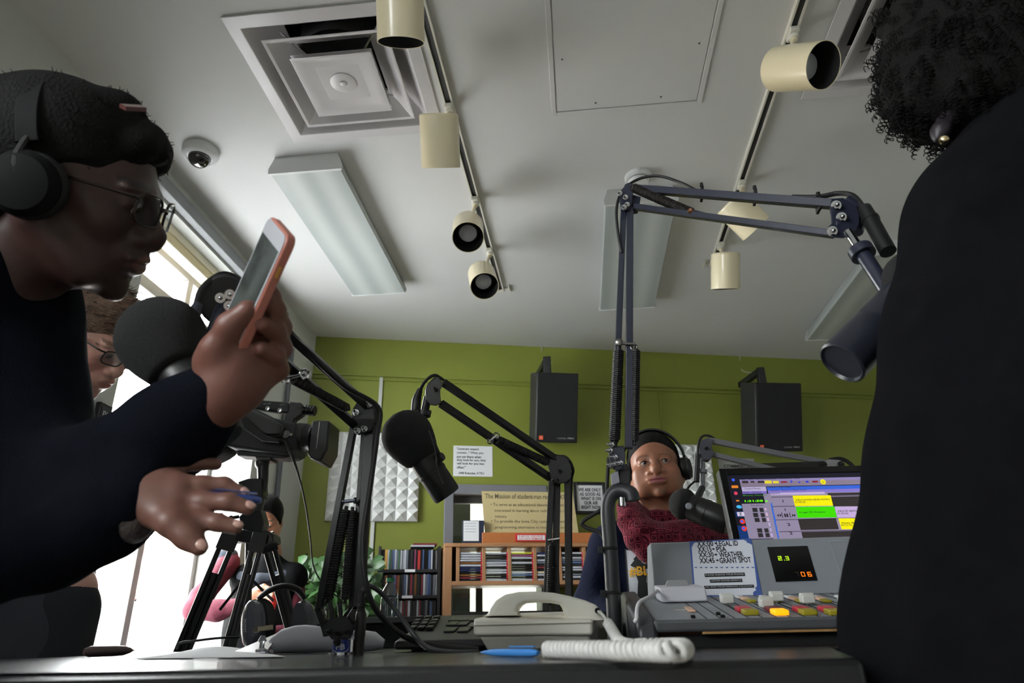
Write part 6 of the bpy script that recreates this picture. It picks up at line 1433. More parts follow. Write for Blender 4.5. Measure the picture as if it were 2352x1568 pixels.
def body_mesh(person,parts,m,name='body'):
    VV=[];QQ=[];CC_=[];o=0
    for F,tf in parts:
        V,Q=F.mesh(); e=np.concatenate([Q[:,[0,1]],Q[:,[1,2]],Q[:,[2,3]],Q[:,[3,0]]]); e=np.concatenate([e,e[:,::-1]]); cn=np.bincount(e[:,0],minlength=len(V))[:,None]
        for _ in range(1):
            S=np.stack([np.bincount(e[:,0],weights=V[e[:,1],j],minlength=len(V)) for j in range(3)],1); V=V*0.5+0.5*S/np.maximum(cn,1)
        VV.append(V);QQ.append(Q+o);CC_.append(tf(V));o+=len(V)
    V=np.concatenate(VV);Q=np.concatenate(QQ);C_=np.concatenate(CC_)
    mb=MB(); mb.v=[Vector(v) for v in V]; mb.f=[tuple(int(i) for i in q) for q in Q]; mb.mi=[0]*len(mb.f)
    ob=mb.build(name,m,person,angle=180); at=ob.data.attributes.new('tint','FLOAT_COLOR','POINT'); c=np.ones((len(V),4),np.float32); c[:,:3]=C_; at.data.foreach_set('color',c.ravel()); return ob
def eyes(person,M,iris=(60,38,26),look=(0,0)):
    s=M.to_scale()[1]
    for sx in (-1,1):
        c=M@Vector((sx*0.031,0.0795,0.0045)); d=(M.to_3x3()@Vector((look[0],1,look[1]))).normalized()
        mb=MB(); mb.sph(c,0.0118*s,20,14); e=mb.build('eye',mat('eye_white',(150,138,130),0.2,coat=0.6),person)
        mb=MB(); mb.lathe(c+d*0.0098*s,d,[(0.0058*s,0),(0.0056*s,0.0012*s),(0.0035*s,0.0024*s),(0,0.0028*s)],n=20); mb.build('iris',mat('iris_%d_%d_%d'%iris,iris,0.1,coat=1.0),e)
        mb=MB(); mb.lathe(c+d*0.0122*s,d,[(0.0024*s,0),(0.0,0.0005*s)],n=14); mb.build('pupil',M_dark,e)
def glasses(label,M,m,rim_m,w=0.026,h=0.019,z=0.000):
    t=thing('glasses',label,'glasses',M@Vector((0,0.10,0)))
    def T(x,y,zz): return M@Vector((x,y,zz+z))
    for sx in (-1,1):
        pts=[]; 
        for i in range(28):
            a=2*math.pi*i/28; cx=math.copysign(abs(math.cos(a))**0.55,math.cos(a))*w; cz=math.copysign(abs(math.sin(a))**0.6,math.sin(a))*h
            pts.append(T(sx*0.034+cx,0.106-0.010*((sx*0.034+cx)/0.06)**2,cz))
        mb=MB(); mb.tube(pts+[pts[0]],0.0017,8); mb.build('rim',rim_m,t)
        mb=MB(); mb.prism(pts,(M.to_3x3()@Vector((0,0.001,0)))); mb.build('lens',thin_glass('spectacle_glass',(245,248,250),0.08),t)
        mb=MB(); mb.tube([T(sx*0.0605,0.096,0.010),T(sx*0.072,0.085,0.010),T(sx*0.079,0.03,0.008),T(sx*0.083,-0.010,0.008),T(sx*0.084,-0.025,-0.012)],[0.0028,0.0026,0.002,0.002,0.002],8,sub=4,flat=0.7); mb.build('temple',m,t)
    mb=MB(); mb.tube([T(-0.009,0.107,0.004),T(0,0.109,0.008),T(0.009,0.107,0.004)],0.0018,8,sub=4); mb.build('bridge',m,t); return t
def headphones(label,M,R=0.094,zc=0.004,m=None,ring=None,cup=0.040,tilt=0.0,ht=0.030):
    t=thing('headphones',label,'headphones',M@Vector((0,0,0.1)))
    Mt=M@Matrix.Rotation(tilt,4,'X'); T=lambda x,y,z:Mt@Vector((x,y,z))
    mb=MB(); vs=[];fs=[]; n=32; pts=[]
    for i in range(n+1):
        a=math.pi*(0.02+0.96*i/n); pts.append((R*math.cos(a),R*math.sin(a)*1.10+ht*0.9))
    for (x,z) in pts:
        nx,nz=x/R,(z-ht)/R
        for yy,rr in ((-0.012,0.0),(0.012,0.0),(0.012,0.006),(-0.012,0.006)): vs.append(T(x+nx*rr,yy,z+nz*rr))
    for i in range(n):
        for k in range(4): fs.append((i*4+k,i*4+(k+1)%4,(i+1)*4+(k+1)%4,(i+1)*4+k))
    fs+= [(0,1,2,3),(n*4+3,n*4+2,n*4+1,n*4)]
    mb.add(vs,fs); mb.build('headband',m or M_lam,t,bevel=0.0015)
    for sx in (-1,1):
        ax=(Mt.to_3x3()@Vector((sx,0,0))).normalized()
        mb=MB(); mb.lathe(T(sx*0.080,-0.006,zc-0.006),ax,[(cup*0.65,0),(cup,0.002),(cup*1.04,0.010),(cup*0.98,0.018)],n=32); mb.build('ear_pad',M_rub,t)
        mb=MB(); mb.lathe(T(sx*0.097,-0.006,zc-0.006),ax,[(cup*0.96,0),(cup*0.98,0.008),(cup*0.8,0.018),(cup*0.4,0.021),(0,0.021)],n=32); mb.build('ear_cup',m or M_lam,t)
        mb=MB(); mb.tube([T(sx*R*1.0,0,ht+0.010),T(sx*0.112,-0.006,zc+0.02),T(sx*0.113,-0.006,zc-0.004)],0.004,8,sub=4); mb.build('yoke',ring or M_blkm,t)
    return t
def strands(mb,M,spawn,n,L,r,rn,dirf,wob=0.3,seg=5):
    for i in range(n):
        p,nv=spawn(rn); d=dirf(p,nv,rn).normalized(); pts=[p]; q=Vector(p)
        for k in range(seg):
            d=(d+Vector((rn.uniform(-wob,wob),rn.uniform(-wob,wob),rn.uniform(-wob,wob)))*0.5).normalized(); q=q+M.to_3x3()@d*(L/seg); pts.append(Vector(q))
        mb.tube(pts,[r,r,r*0.9,r*0.7,r*0.5,r*0.2][:len(pts)],4)
def finger(F,px,d,rs,k=0.006):
    if not hasattr(d,'__len__'): d=[d]*len(px)
    pts=[tuple(PD(x,y,dd)) for (x,y),dd in zip(px,d)]; F.chain(pts,rs,k); return pts
def nail(mb,a,b,r,n):
    a=Vector(a);b=Vector(b); d=(b-a).normalized(); nn=(Vector(n)-d*Vector(n).dot(d)).normalized(); R=Matrix((d.cross(nn),d,nn)).transposed(); mb.sph(b+nn*r*0.55+d*r*0.1,(r*0.62,r*0.85,r*0.42),10,6,R)
def shoes(par,xs,yb,yf,z0=0.0,m=None):
    for x in xs:
        Fb=Field(0.008); Fb.rc((x,yb,z0+0.055),(x,yf,z0+0.042),0.052,0.042,0.03); Fb.rc((x,yb,z0+0.05),(x,yb,z0+0.12),0.05,0.048,0.03); fobj('shoe',Fb,m or M_lam,par,smooth_it=2)
SK=tinted('skin',0.45,bump=(700,0.15,0.0006),sub=0.12)
M_hair=mat('black_hair',(9,8,8),0.75,bump=(260,0.7,0.003),spec=0.15)
M_swA=mat('navy_knit',(13,15,23),0.95,bump=(500,0.6),var=(40,0.12),spec=0.05)
def cloth(name,F,m,par,it=3):
    o,V,Q=fobj(name,F,m,par,smooth_it=it); return o,V,Q
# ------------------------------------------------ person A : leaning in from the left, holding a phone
up_im=Vector((0.30,0.953,0)); fw_im=Vector((0.94,-0.30,-0.16))
cA=PD(170,436,0.860); MA=frame_of(cA,RW@fw_im,RW@up_im,1.02)
pA=thing('person','person in dark sweater leaning in from the left in glasses, holding up a phone','person',(-0.85,0.36,0))
skA=(62,42,38)  # face skin set darker than the hands, shade put into its colour
Fh=Field(0.0024); head_field(Fh,MA,1.02,lips=1.25,nose=1.15,jaw=1.08,chin=1.1)
hips=Vector((-0.86,0.33,0.93))
def TA(x,y,z): return tuple(MA@Vector((x,y,z)))
# right (phone) hand
S='A'
wr=PD(512,918,0.70)
Fr=Field(0.0021)
Fr.chain([tuple(PD(420,985,0.69)),tuple(PD(500,920,0.695)),tuple(PD(535,880,0.70))],[0.027,0.024,0.0215],0.02)
palm=[(545,850,0.70),(575,790,0.705),(560,880,0.70),(600,850,0.71),(600,800,0.715)]
Fr.rc(tuple(PD(535,885,0.70)),tuple(PD(592,790,0.715)),0.0215,0.0195,0.018); Fr.rc(tuple(PD(562,888,0.70)),tuple(PD(605,845,0.715)),0.020,0.019,0.018); Fr.rc(tuple(PD(525,872,0.69)),tuple(PD(552,800,0.69)),0.0185,0.015,0.018)
f1=finger(Fr,[(592,770),(628,722),(622,682),(608,652)],[0.715,0.715,0.70,0.69],[0.0125,0.0105,0.0095,0.008])
f2=finger(Fr,[(606,795),(644,752),(632,712),(610,690)],[0.72,0.72,0.70,0.685],[0.0130,0.0110,0.0098,0.0085])
f3=finger(Fr,[(612,830),(646,800),(634,762),(604,745)],[0.72,0.72,0.70,0.68],[0.0130,0.0108,0.0095,0.0082])
f4=finger(Fr,[(606,868),(640,850),(632,815),(602,800)],[0.72,0.718,0.70,0.685],[0.0120,0.0098,0.0085,0.0075])
f5=finger(Fr,[(500,860),(500,800),(530,748),(568,712)],[0.69,0.682,0.675,0.672],[0.018,0.0145,0.0122,0.0100],0.01)
Fr.el(tuple(PD(478,828,0.692)),(0.013,0.012,0.011),None,0.02)
# left (gesturing) hand, fingers spread, pen between them
Fl=Field(0.0020)
dl=0.655
Fl.chain([tuple(PD(240,1190,0.64)),tuple(PD(300,1150,0.65)),tuple(PD(340,1138,dl))],[0.026,0.0215,0.0205],0.02)
Fl.rc(tuple(PD(345,1135,dl)),tuple(PD(405,1118,dl)),0.0195,0.0135,0.016); Fl.rc(tuple(PD(345,1148,dl)),tuple(PD(410,1148,dl-0.004)),0.0195,0.0135,0.016); Fl.rc(tuple(PD(340,1152,dl)),tuple(PD(400,1168,dl-0.01)),0.0185,0.0125,0.016); Fl.rc(tuple(PD(340,1122,dl+0.01)),tuple(PD(378,1094,dl+0.012)),0.0165,0.0115,0.016)
g1=finger(Fl,[(380,1092),(410,1068),(455,1062),(496,1066)],[dl+0.012,dl+0.02,dl+0.03,dl+0.04],[0.0098,0.0080,0.0070,0.0062])
g2=finger(Fl,[(405,1115),(462,1113),(515,1114),(556,1134)],[dl,dl+0.005,dl+0.01,dl+0.01],[0.0108,0.0088,0.0080,0.0068],0.004)
g3=finger(Fl,[(410,1148),(470,1152),(525,1152),(568,1166)],[dl-0.006,dl-0.008,dl-0.008,dl-0.006],[0.0108,0.0090,0.0082,0.0070],0.004)
g4=finger(Fl,[(402,1170),(450,1190),(500,1200),(542,1210)],[dl-0.012,dl-0.018,dl-0.02,dl-0.02],[0.0104,0.0088,0.0080,0.0068],0.004)
g5=finger(Fl,[(352,1172),(395,1200),(430,1232),(458,1256)],[dl-0.015,dl-0.03,dl-0.035,dl-0.04],[0.0150,0.0118,0.0100,0.0080],0.010)
Ft=Field(0.009); Ft.rc(tuple(MA@Vector((0,-0.05,-0.17))),tuple(PD(-60,880,0.88)),0.052,0.070,0.05); Ft.rc(tuple(PD(-80,890,0.88)),tuple(hips),0.09,0.11,0.05)
for s in (-1,1): Ft.chain([tuple(hips+Vector((s*0.08,0,-0.04))),(hips.x+s*0.10,hips.y+0.02,0.50),(hips.x+s*0.10,hips.y-0.02,0.10)],[0.085,0.055,0.042],0.04); Ft.rc((hips.x+s*0.10,hips.y-0.03,0.05),(hips.x+s*0.10,hips.y+0.12,0.035),0.04,0.032,0.03)
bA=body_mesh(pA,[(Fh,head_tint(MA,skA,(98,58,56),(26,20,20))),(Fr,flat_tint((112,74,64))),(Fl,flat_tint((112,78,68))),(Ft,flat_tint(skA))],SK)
eyes(pA,MA,look=(0,-0.5))
mb=MB()
for f,r in ((g2,0.0075),(g3,0.0078),(g4,0.0075),(g5,0.009)): nail(mb,f[2],f[3],r,RW@Vector((0.1,0.9,0.4)))
mb.build('fingernails',mat('nail',(190,150,140),0.25,coat=0.5),pA)
# sweater: torso and both sleeves
Fs=Field(0.0055)
shR=PD(60,960,0.80); elR=PD(190,1120,0.70)
Fs.rc(tuple(PD(-10,760,0.90)),tuple(PD(-100,900,0.88)),0.085,0.130,0.03); Fs.rc(tuple(PD(-100,900,0.88)),tuple(hips+Vector((0,0,0.0))),0.140,0.150,0.04)
Fs.rc(tuple(PD(5,660,0.90)),tuple(PD(10,960,0.84)),0.080,0.092,0.03); Fs.rc(TA(0,-0.07,-0.12),tuple(PD(5,700,0.90)),0.070,0.085,0.03); Fs.rc(TA(0,-0.08,-0.14),tuple(PD(-60,860,0.92)),0.075,0.12,0.04)
Fs.chain([tuple(PD(0,920,0.84)),tuple(PD(80,1130,0.74)),tuple(PD(240,1095,0.71)),tuple(PD(400,985,0.70)),tuple(PD(500,900,0.70))],[0.085,0.066,0.053,0.044,0.0345],0.03)
Fs.chain([tuple(PD(-60,1000,0.80)),tuple(PD(-40,1230,0.67)),tuple(PD(110,1225,0.655)),tuple(PD(250,1180,0.65)),tuple(PD(308,1152,0.652))],[0.085,0.062,0.048,0.037,0.029],0.03)
cloth('sweater',Fs,M_swA,pA)
Fc=Field(0.003); Fc.rc(tuple(PD(494,904,0.70)),tuple(PD(508,893,0.70)),0.0345,0.032,0.01); cloth('sleeve_cuff',Fc,M_swA,pA,1)
Fc=Field(0.003); Fc.rc(tuple(PD(292,1180,0.642)),tuple(PD(312,1168,0.644)),0.026,0.022,0.012); Fc.el(tuple(PD(285,1212,0.64)),(0.026,0.018,0.014),None,0.01); cloth('satin_cuff',Fc,mat('grey_satin',(74,66,68),0.3,bump=(60,1.0,0.01)),pA,1)
Fp_=Field(0.010); Fp_.el(tuple(hips),(0.16,0.14,0.13),None,0.04)
for s in (-1,1): Fp_.chain([tuple(hips+Vector((s*0.08,0,-0.04))),(hips.x+s*0.10,hips.y+0.02,0.50),(hips.x+s*0.10,hips.y-0.02,0.10)],[0.098,0.070,0.060],0.03)
cloth('trousers',Fp_,mat('dark_trousers',(28,30,38),0.9),pA)
for s in (-1,1):
    Fb=Field(0.008); Fb.rc((hips.x+s*0.10,hips.y-0.04,0.055),(hips.x+s*0.10,hips.y+0.13,0.042),0.052,0.042,0.03); Fb.rc((hips.x+s*0.10,hips.y-0.04,0.05),(hips.x+s*0.10,hips.y-0.03,0.12),0.05,0.048,0.03); cloth('shoe',Fb,M_lam,pA)
# hair: full dark hair, curling at the forehead
Fhr=Field(0.0035)
def TA(x,y,z): return tuple(MA@Vector((x,y,z)))
RA=np.array(MA.to_3x3())/1.02
Fhr.el(TA(0,-0.028,0.040),(0.090,0.108,0.094),RA,0.02); Fhr.el(TA(0,-0.105,0.00),(0.085,0.085,0.09),RA,0.03); Fhr.el(TA(0,-0.10,-0.06),(0.075,0.07,0.06),RA,0.03)
for (x,y,z,r) in ((0.0,0.058,0.086,0.025),(0.02,0.066,0.078,0.018),(-0.02,0.068,0.080,0.018),(0.0,0.02,0.108,0.028),(0.03,0.062,0.07,0.016),(-0.03,0.066,0.065,0.017),(0.0,0.078,0.074,0.011)): Fhr.el(TA(x,y,z),(r,r*1.2,r),RA,0.012)
Fhr.el(TA(0,0.085,-0.02),(0.080,0.070,0.062),RA,0.01,True); Fhr.el(TA(0.075,0.035,-0.02),(0.03,0.045,0.05),RA,0.01,True); Fhr.el(TA(-0.075,0.035,-0.02),(0.03,0.045,0.05),RA,0.01,True)
hA,VA_,QA_=cloth('hair',Fhr,M_hair,pA,1)
rn=random.Random(5); mb=MB(); bv=bvh_of(VA_,QA_)
def spA(rn):
    while True:
        v=VA_[rn.randrange(len(VA_))]; q=MA.inverted()@Vector(v)
        if q.y>0.0 and q.z>0.02 or rn.random()<0.25: break
    return Vector(v),(Vector(v)-Vector(TA(0,-0.03,0.03))).normalized()
for i in range(420):
    v,nv_=spA(rn); d=(nv_+Vector((rn.uniform(-.6,.6),rn.uniform(-.6,.6),rn.uniform(-.6,.6)))).normalized(); q=Vector(v)-nv_*0.003; pts=[q]
    for k in range(4): d=(d+Vector((rn.uniform(-.5,.5),rn.uniform(-.5,.5),rn.uniform(-.5,.5)))).normalized(); q=q+d*0.0022; pts.append(q)
    mb.tube(pts,[0.0009,0.0008,0.0006,0.0005,0.0003],4)
tag(mb.build('stray_curls',M_hair,pA),kind='stuff')
# hair slide with red stone
F_=frame_of(TA(0.055,0.060,0.108),RW@Vector((0.7,-0.35,0.3)),RW@Vector((0.4,0.8,0.45)))
hs=MB(F_); hs.box((0,0,0.004),(0.026,0.012,0.005)); hs.build('hair_slide',mat('tortoise',(90,52,48),0.12,coat=1.0),pA)
glasses('dark rimmed glasses worn by the man holding the phone' if False else 'dark-rimmed glasses worn by the person holding up the phone',MA,mat('tortoise_frame',(40,28,28),0.2),mat('tortoise_frame',(40,28,28),0.2),z=0.003)
headphones('black headphones over the dark hair of the person holding up the phone',MA,m=mat('headset_black',(8,8,10),0.7,spec=0.15),R=0.090,zc=-0.004,cup=0.038,tilt=0.42,ht=0.034)
# phone in hand
u=(RW@Vector((0.46,0.86,0.18))).normalized(); nn=(RW@Vector((-0.72,0.28,0.66))); nn=(nn-u*nn.dot(u)).normalized(); ww=u.cross(nn).normalized()
if (RW.transposed()@ww).z<0: ww=-ww
pcn=PD(585,668,0.695)
Mph=Matrix((ww,u,ww.cross(u))).transposed().to_4x4(); Mph.translation=pcn
phn=thing('smartphone','smartphone in a copper pink case held up by the leaning person','phone',pcn)
def rrect(w,h,r,z,n=6):
    out=[]
    for cx,cy,a0 in ((w/2-r,h/2-r,0),(-w/2+r,h/2-r,90),(-w/2+r,-h/2+r,180),(w/2-r,-h/2+r,270)):
        for i in range(n+1): a=math.radians(a0+90*i/n); out.append((cx+r*math.cos(a),cy+r*math.sin(a),z))
    return out
mb=MB(Mph); mb.prism([Vector(p) for p in rrect(0.072,0.146,0.011,-0.005)],(0,0,0.010)); F0=mb; cs=mb.build('case',mat('copper_case',(176,110,96),0.35),phn,bevel=0.0018)
sgn=1 if (Mph.to_3x3()@Vector((0,0,1))).dot(RW@Vector((-1,0,0)))>0 else -1
mb=MB(Mph); mb.prism([Vector(p) for p in rrect(0.068,0.142,0.009,sgn*0.0052)],(0,0,sgn*0.0006)); mb.build('screen_glass',mat('phone_front',(196,198,204),0.08,coat=1.0),phn)
mb=MB(Mph); mb.boxb(-0.031,0.031,-0.056,0.054,min(sgn*0.0058,sgn*0.0062),max(sgn*0.0058,sgn*0.0062)); mb.build('display',mat('phone_display',(80,86,84),0.08,coat=1.0,var=(30,0.5)),phn)
mb=MB(Mph); mb.boxb(-0.0375,-0.036,0.03,0.042,-0.0015,0.0015); mb.boxb(0.036,0.0375,0.03,0.042,-0.0015,0.0015); mb.build('side_button',mat('brass_button',(210,160,90),0.3,metal=0.8),phn)
# pen between the fingers
pen('pen',PD(400,1128,0.650),PD(600,1149,0.660),0.0042,mat('dark_blue_plastic',(38,54,104),0.3),"slim dark blue pen held between the leaning person's outstretched fingers",clip=True)
# ------------------------------------------------ person B : looking down, behind the first microphone
cB=PD(213,778,1.60); MB_=frame_of(cB,RW@Vector((0.82,-0.52,0.22)),RW@Vector((0.56,0.82,-0.05)),1.0)
pB=thing('person','man with short brown hair and glasses looking down, behind the foam microphone','person',(-1.38,1.58,0))
Fh=Field(0.0028); head_field(Fh,MB_,1.0,nose=1.0,jaw=0.98)
hipB=Vector((P(46,1400,1.58).x,1.58,0.92)); nbB=MB_@Vector((0,-0.06,-0.19))
Ft=Field(0.010); Ft.rc(tuple(MB_@Vector((0,-0.05,-0.15))),tuple(nbB),0.055,0.06,0.03); Ft.rc(tuple(nbB),tuple(P(50,1130,1.60)),0.06,0.11,0.05); Ft.rc(tuple(P(50,1130,1.60)),tuple(hipB),0.11,0.11,0.04)
for s in (-1,1): Ft.chain([tuple(hipB+Vector((s*0.08,0,-0.04))),(hipB.x+s*0.10,1.59,0.50),(hipB.x+s*0.10,1.60,0.10)],[0.085,0.055,0.042],0.04); Ft.rc((hipB.x+s*0.10,1.62,0.045),(hipB.x+s*0.10,1.50,0.035),0.04,0.032,0.03)
body_mesh(pB,[(Fh,head_tint(MB_,(206,160,146),(184,128,118),(110,82,66),(214,130,118))),(Ft,flat_tint((206,160,146)))],SK)
eyes(pB,MB_,(70,80,90),(0,-0.6))
Fs=Field(0.009); chB=P(50,1130,1.60)
Fs.rc(tuple(nbB+Vector((-0.03,0.02,-0.05))),tuple(chB),0.10,0.160,0.05); Fs.rc(tuple(chB),tuple(hipB+Vector((0,0,-0.12))),0.160,0.160,0.05)
Fs.chain([tuple(chB+Vector((0.05,-0.06,0.12))),tuple(chB+Vector((0.06,-0.10,-0.12))),tuple(hipB+Vector((0.04,-0.12,-0.05)))],[0.085,0.065,0.05],0.04)
M_jk=mat('slate_jacket',(44,46,56),0.8,bump=(30,0.4,0.01)); cloth('jacket',Fs,M_jk,pB)
mb=MB(); mb.tube([MB_@Vector((0.058,-0.02,-0.150)),MB_@Vector((0.045,0.03,-0.170)),MB_@Vector((0.0,0.055,-0.185)),MB_@Vector((-0.045,0.03,-0.170)),MB_@Vector((-0.065,-0.06,-0.150)),MB_@Vector((0,-0.12,-0.14)),MB_@Vector((0.065,-0.06,-0.150))],0.016,12,sub=4); mb.build('collar',mat('grey_collar',(120,122,130),0.8),pB)
Fp_=Field(0.012)
for s in (-1,1): Fp_.chain([tuple(hipB+Vector((s*0.08,0,-0.08))),(hipB.x+s*0.10,1.59,0.50),(hipB.x+s*0.10,1.60,0.10)],[0.10,0.070,0.060],0.03)
cloth('trousers',Fp_,mat('dark_trousers',(28,30,38),0.9),pB)
RB=np.array(MB_.to_3x3()); TB=lambda x,y,z: tuple(MB_@Vector((x,y,z)))
Fhr=Field(0.0032); Fhr.el(TB(0,-0.022,0.046),(0.084,0.104,0.092),RB,0.02); Fhr.el(TB(0,0.045,0.095),(0.058,0.050,0.030),RB,0.02); Fhr.el(TB(0,0.070,0.080),(0.045,0.028,0.022),RB,0.015)
for sx in (-1,1): Fhr.el(TB(sx*0.072,0.018,-0.004),(0.010,0.014,0.030),RB,0.01)
Fhr.el(TB(0,0.098,-0.012),(0.085,0.068,0.066),RB,0.01,True); Fhr.el(TB(0,0.0,-0.085),(0.11,0.14,0.055),RB,0.01,True)
for sx in (-1,1): Fhr.el(TB(sx*0.085,-0.012,-0.008),(0.02,0.026,0.034),RB,0.006,True)
M_brn=mat('brown_hair',(96,72,56),0.6,bump=(200,0.9,0.004),var=(60,0.3))
hB,VB,QB=cloth('hair',Fhr,M_brn,pB,1)
mb=MB(); rn=random.Random(9)
for i in range(700):
    v=Vector(VB[rn.randrange(len(VB))]); q=MB_.inverted()@v; nv_=(v-Vector(TB(0,-0.02,0.02))).normalized(); dd=(MB_.to_3x3()@Vector((rn.uniform(-.4,.4),0.9,0.1+rn.uniform(-.3,.3)))); d=(dd+nv_*0.55).normalized(); p=v-nv_*0.002; pts=[p]
    for k in range(4): d=(d+Vector((rn.uniform(-.25,.25),rn.uniform(-.25,.25),rn.uniform(-.25,.25)))).normalized(); p=p+d*0.007; pts.append(p)
    mb.tube(pts,[0.0011,0.001,0.0008,0.0006,0.0003],4)
tag(mb.build('hair_strands',M_brn,pB),kind='stuff')
glasses('black rectangular glasses on the man looking down behind the foam microphone',MB_,M_blkm,M_blkm,w=0.026,h=0.016,z=0.002)
shoes(pB,(hipB.x-0.10,hipB.x+0.10),1.62,1.49)
# ------------------------------------------------ woman with headphones and red scarf
cW=PD(1504,1079,2.22); MW_=frame_of(cW,RW@Vector((-0.19,0.42,0.88)),RW@Vector((-0.07,0.90,-0.42)),1.0); MWx=MW_@Matrix.Diagonal((1.06,1,0.90,1))
pW=thing('person','woman with headphones, navy sweater and dark red scarf seated behind the desk','person',(cW.x,2.30,0))
Fh=Field(0.0020); head_field(Fh,MW_,1.0,wide=1.06,tall=0.90,brow=0.6,lips=1.2,nose=1.2,jaw=1.18,chin=0.85,neck=((0,-0.02,-0.07),(0.01,-0.04,-0.18),0.060,0.068))
for sx in (-1,1): Fh.el(tuple(MW_@Vector((sx*0.042,0.052,-0.046))),(0.028,0.026,0.030),None,0.03)
cx=cW.x+0.005
def wq(p): x,y,z=p; return (cx+(x-cx)*0.90,y-0.385,0.77+(z-0.77)*0.86 if z>0.77 else z-0.02)
class WF(Field):
    def rc(s,a,b,ra,rb=None,k=0.012,sub=False): return Field.rc(s,wq(a),wq(b),ra*0.9,(rb or ra)*0.9,k,sub)
    def el(s,c,r,R=None,k=0.012,sub=False): return Field.el(s,wq(c),[q*0.9 for q in r],R,k,sub)
Ft=WF(0.009); Ft.rc((cx-0.14,2.68,1.085),(cx+0.14,2.68,1.085),0.055,0.055,0.05); Ft.el((cx,2.68,0.93),(0.16,0.10,0.22),None,0.05); Ft.el((cx,2.315,0.73),(0.17,0.13,0.11),None,0.05)
for s in (-1,1):
    Ft.chain([(cx+s*0.18,2.68,1.07),(cx+s*0.24,2.64,0.84),(cx+s*0.12,2.44,0.80)],[0.05,0.042,0.030],0.03); Ft.chain([(cx+s*0.08,2.68,0.68),(cx+s*0.12,2.43,0.64),(cx+s*0.12,2.43,0.34)],[0.08,0.06,0.042],0.04); Ft.rc((cx+s*0.12,2.44,0.33),(cx+s*0.12,2.34,0.31),0.04,0.03,0.03); Ft.chain([(cx+s*0.12,2.44,0.80),(cx+s*0.07,2.38,0.795)],[0.026,0.02],0.02)
    for j in range(4): Ft.rc((cx+s*0.07,2.38,0.795),(cx+s*(0.03+j*0.014),2.32,0.785),0.010,0.008,0.008)
body_mesh(pW,[(Fh,head_tint(MWx,(142,96,74),(150,88,90),(62,42,34),(160,104,86),0.35)),(Ft,flat_tint((142,96,74)))],tinted('skin_soft',0.42,bump=(500,0.12,0.0006),sub=0.15))
eyes(pW,MWx,(50,32,24),(-0.25,-0.02))
mb=MB()
for sx in (-1,1):
    pts=[MW_@Vector((sx*(0.031)+dx,0.0925-abs(dx)*18*abs(dx)*2,0.0078-24*dx*dx)) for dx in (-0.014,-0.007,0,0.007,0.014)]; mb.tube(pts,[0.0004,0.0011,0.0013,0.0011,0.0004],6,sub=3)
mb.build('eyelashes',M_hair,pW)
RWm=np.array(MW_.to_3x3()); TW=lambda x,y,z: tuple(MW_@Vector((x,y,z*0.93)))
Fhr=Field(0.003); Fhr.el(TW(0,-0.026,0.046),(0.086,0.101,0.090),RWm,0.02)
for sx in (-1,1): Fhr.el(TW(sx*0.078,0.012,0.004),(0.009,0.018,0.034),RWm,0.01)
Fhr.el(TW(0,0.098,-0.006),(0.078,0.074,0.082),RWm,0.014,True); Fhr.el(TW(0,0.0,-0.095),(0.12,0.14,0.06),RWm,0.01,True)
cloth('hair',Fhr,M_hair,pW,1)
Fs=WF(0.0055); Fs.rc((cx-0.155,2.68,1.075),(cx+0.16,2.68,1.075),0.075,0.072,0.06); Fs.el((cx,2.67,0.93),(0.205,0.135,0.24),None,0.06); Fs.el((cx,2.68,0.76),(0.21,0.15,0.10),None,0.06); Fs.rc((cx,2.67,1.10),(cx,2.66,1.15),0.085,0.075,0.04)
for s in (-1,1): Fs.chain([(cx+s*0.185,2.68,1.06),(cx+s*0.255,2.65,0.85),(cx+s*0.15,2.45,0.80)],[0.078,0.068,0.046],0.04)
swW,VW,QW=cloth('sweater',Fs,mat('navy_sweater',(12,17,36),0.9,bump=(25,0.5,0.012),spec=0.08),pW)
bvW=bvh_of(VW,QW)
Fsc=Field(0.0045)
def sc(pts,Y,rs): 
    Ys=Y if hasattr(Y,'__len__') else [Y]*len(pts)
    Fsc.chain([tuple(P(x,y,yy)) for (x,y),yy in zip(pts,[q*0.853 for q in Ys])],[q*0.87 for q in rs],0.018)
sc([(1432,1165),(1444,1195),(1475,1222),(1520,1238),(1565,1232),(1605,1210)],[2.56,2.53,2.50,2.49,2.51,2.55],[0.026,0.034,0.038,0.040,0.040,0.036])
sc([(1436,1150),(1450,1172),(1470,1190)],[2.60,2.58,2.55],[0.020,0.026,0.03])
sc([(1440,1200),(1458,1240),(1485,1268),(1510,1290)],[2.53,2.51,2.50,2.50],[0.028,0.032,0.030,0.024])
sc([(1470,1225),(1515,1250),(1570,1250),(1620,1236),(1672,1230)],[2.52,2.49,2.49,2.54,2.60],[0.032,0.036,0.040,0.040,0.036])
sc([(1478,1178),(1510,1190),(1560,1192),(1600,1185)],[2.66,2.60,2.60,2.64],[0.026,0.030,0.032,0.030])
sc([(1432,1140),(1446,1160),(1470,1180)],[2.62,2.60,2.58],[0.020,0.028,0.030])
sc([(1500,1215),(1545,1222),(1600,1212)],[2.52,2.51,2.54],[0.028,0.034,0.036])
sc([(1445,1175),(1470,1205),(1500,1225)],[2.55,2.53,2.51],[0.032,0.034,0.034])
sc([(1590,1175),(1600,1200),(1640,1222)],[2.60,2.57,2.58],[0.030,0.036,0.040])
sc([(1575,1195),(1620,1192),(1668,1205),(1700,1222)],[2.62,2.63,2.66,2.68],[0.032,0.038,0.038,0.030])
sc([(1440,1160),(1470,1158),(1520,1160),(1570,1170),(1590,1190)],[2.68,2.76,2.78,2.74,2.66],[0.028,0.030,0.030,0.030,0.032])
sm_=mat('scarf_red',(96,26,40),0.95,bump=(220,0.8,0.004),sheen=0.1,spec=0.08); nt=sm_.node_tree
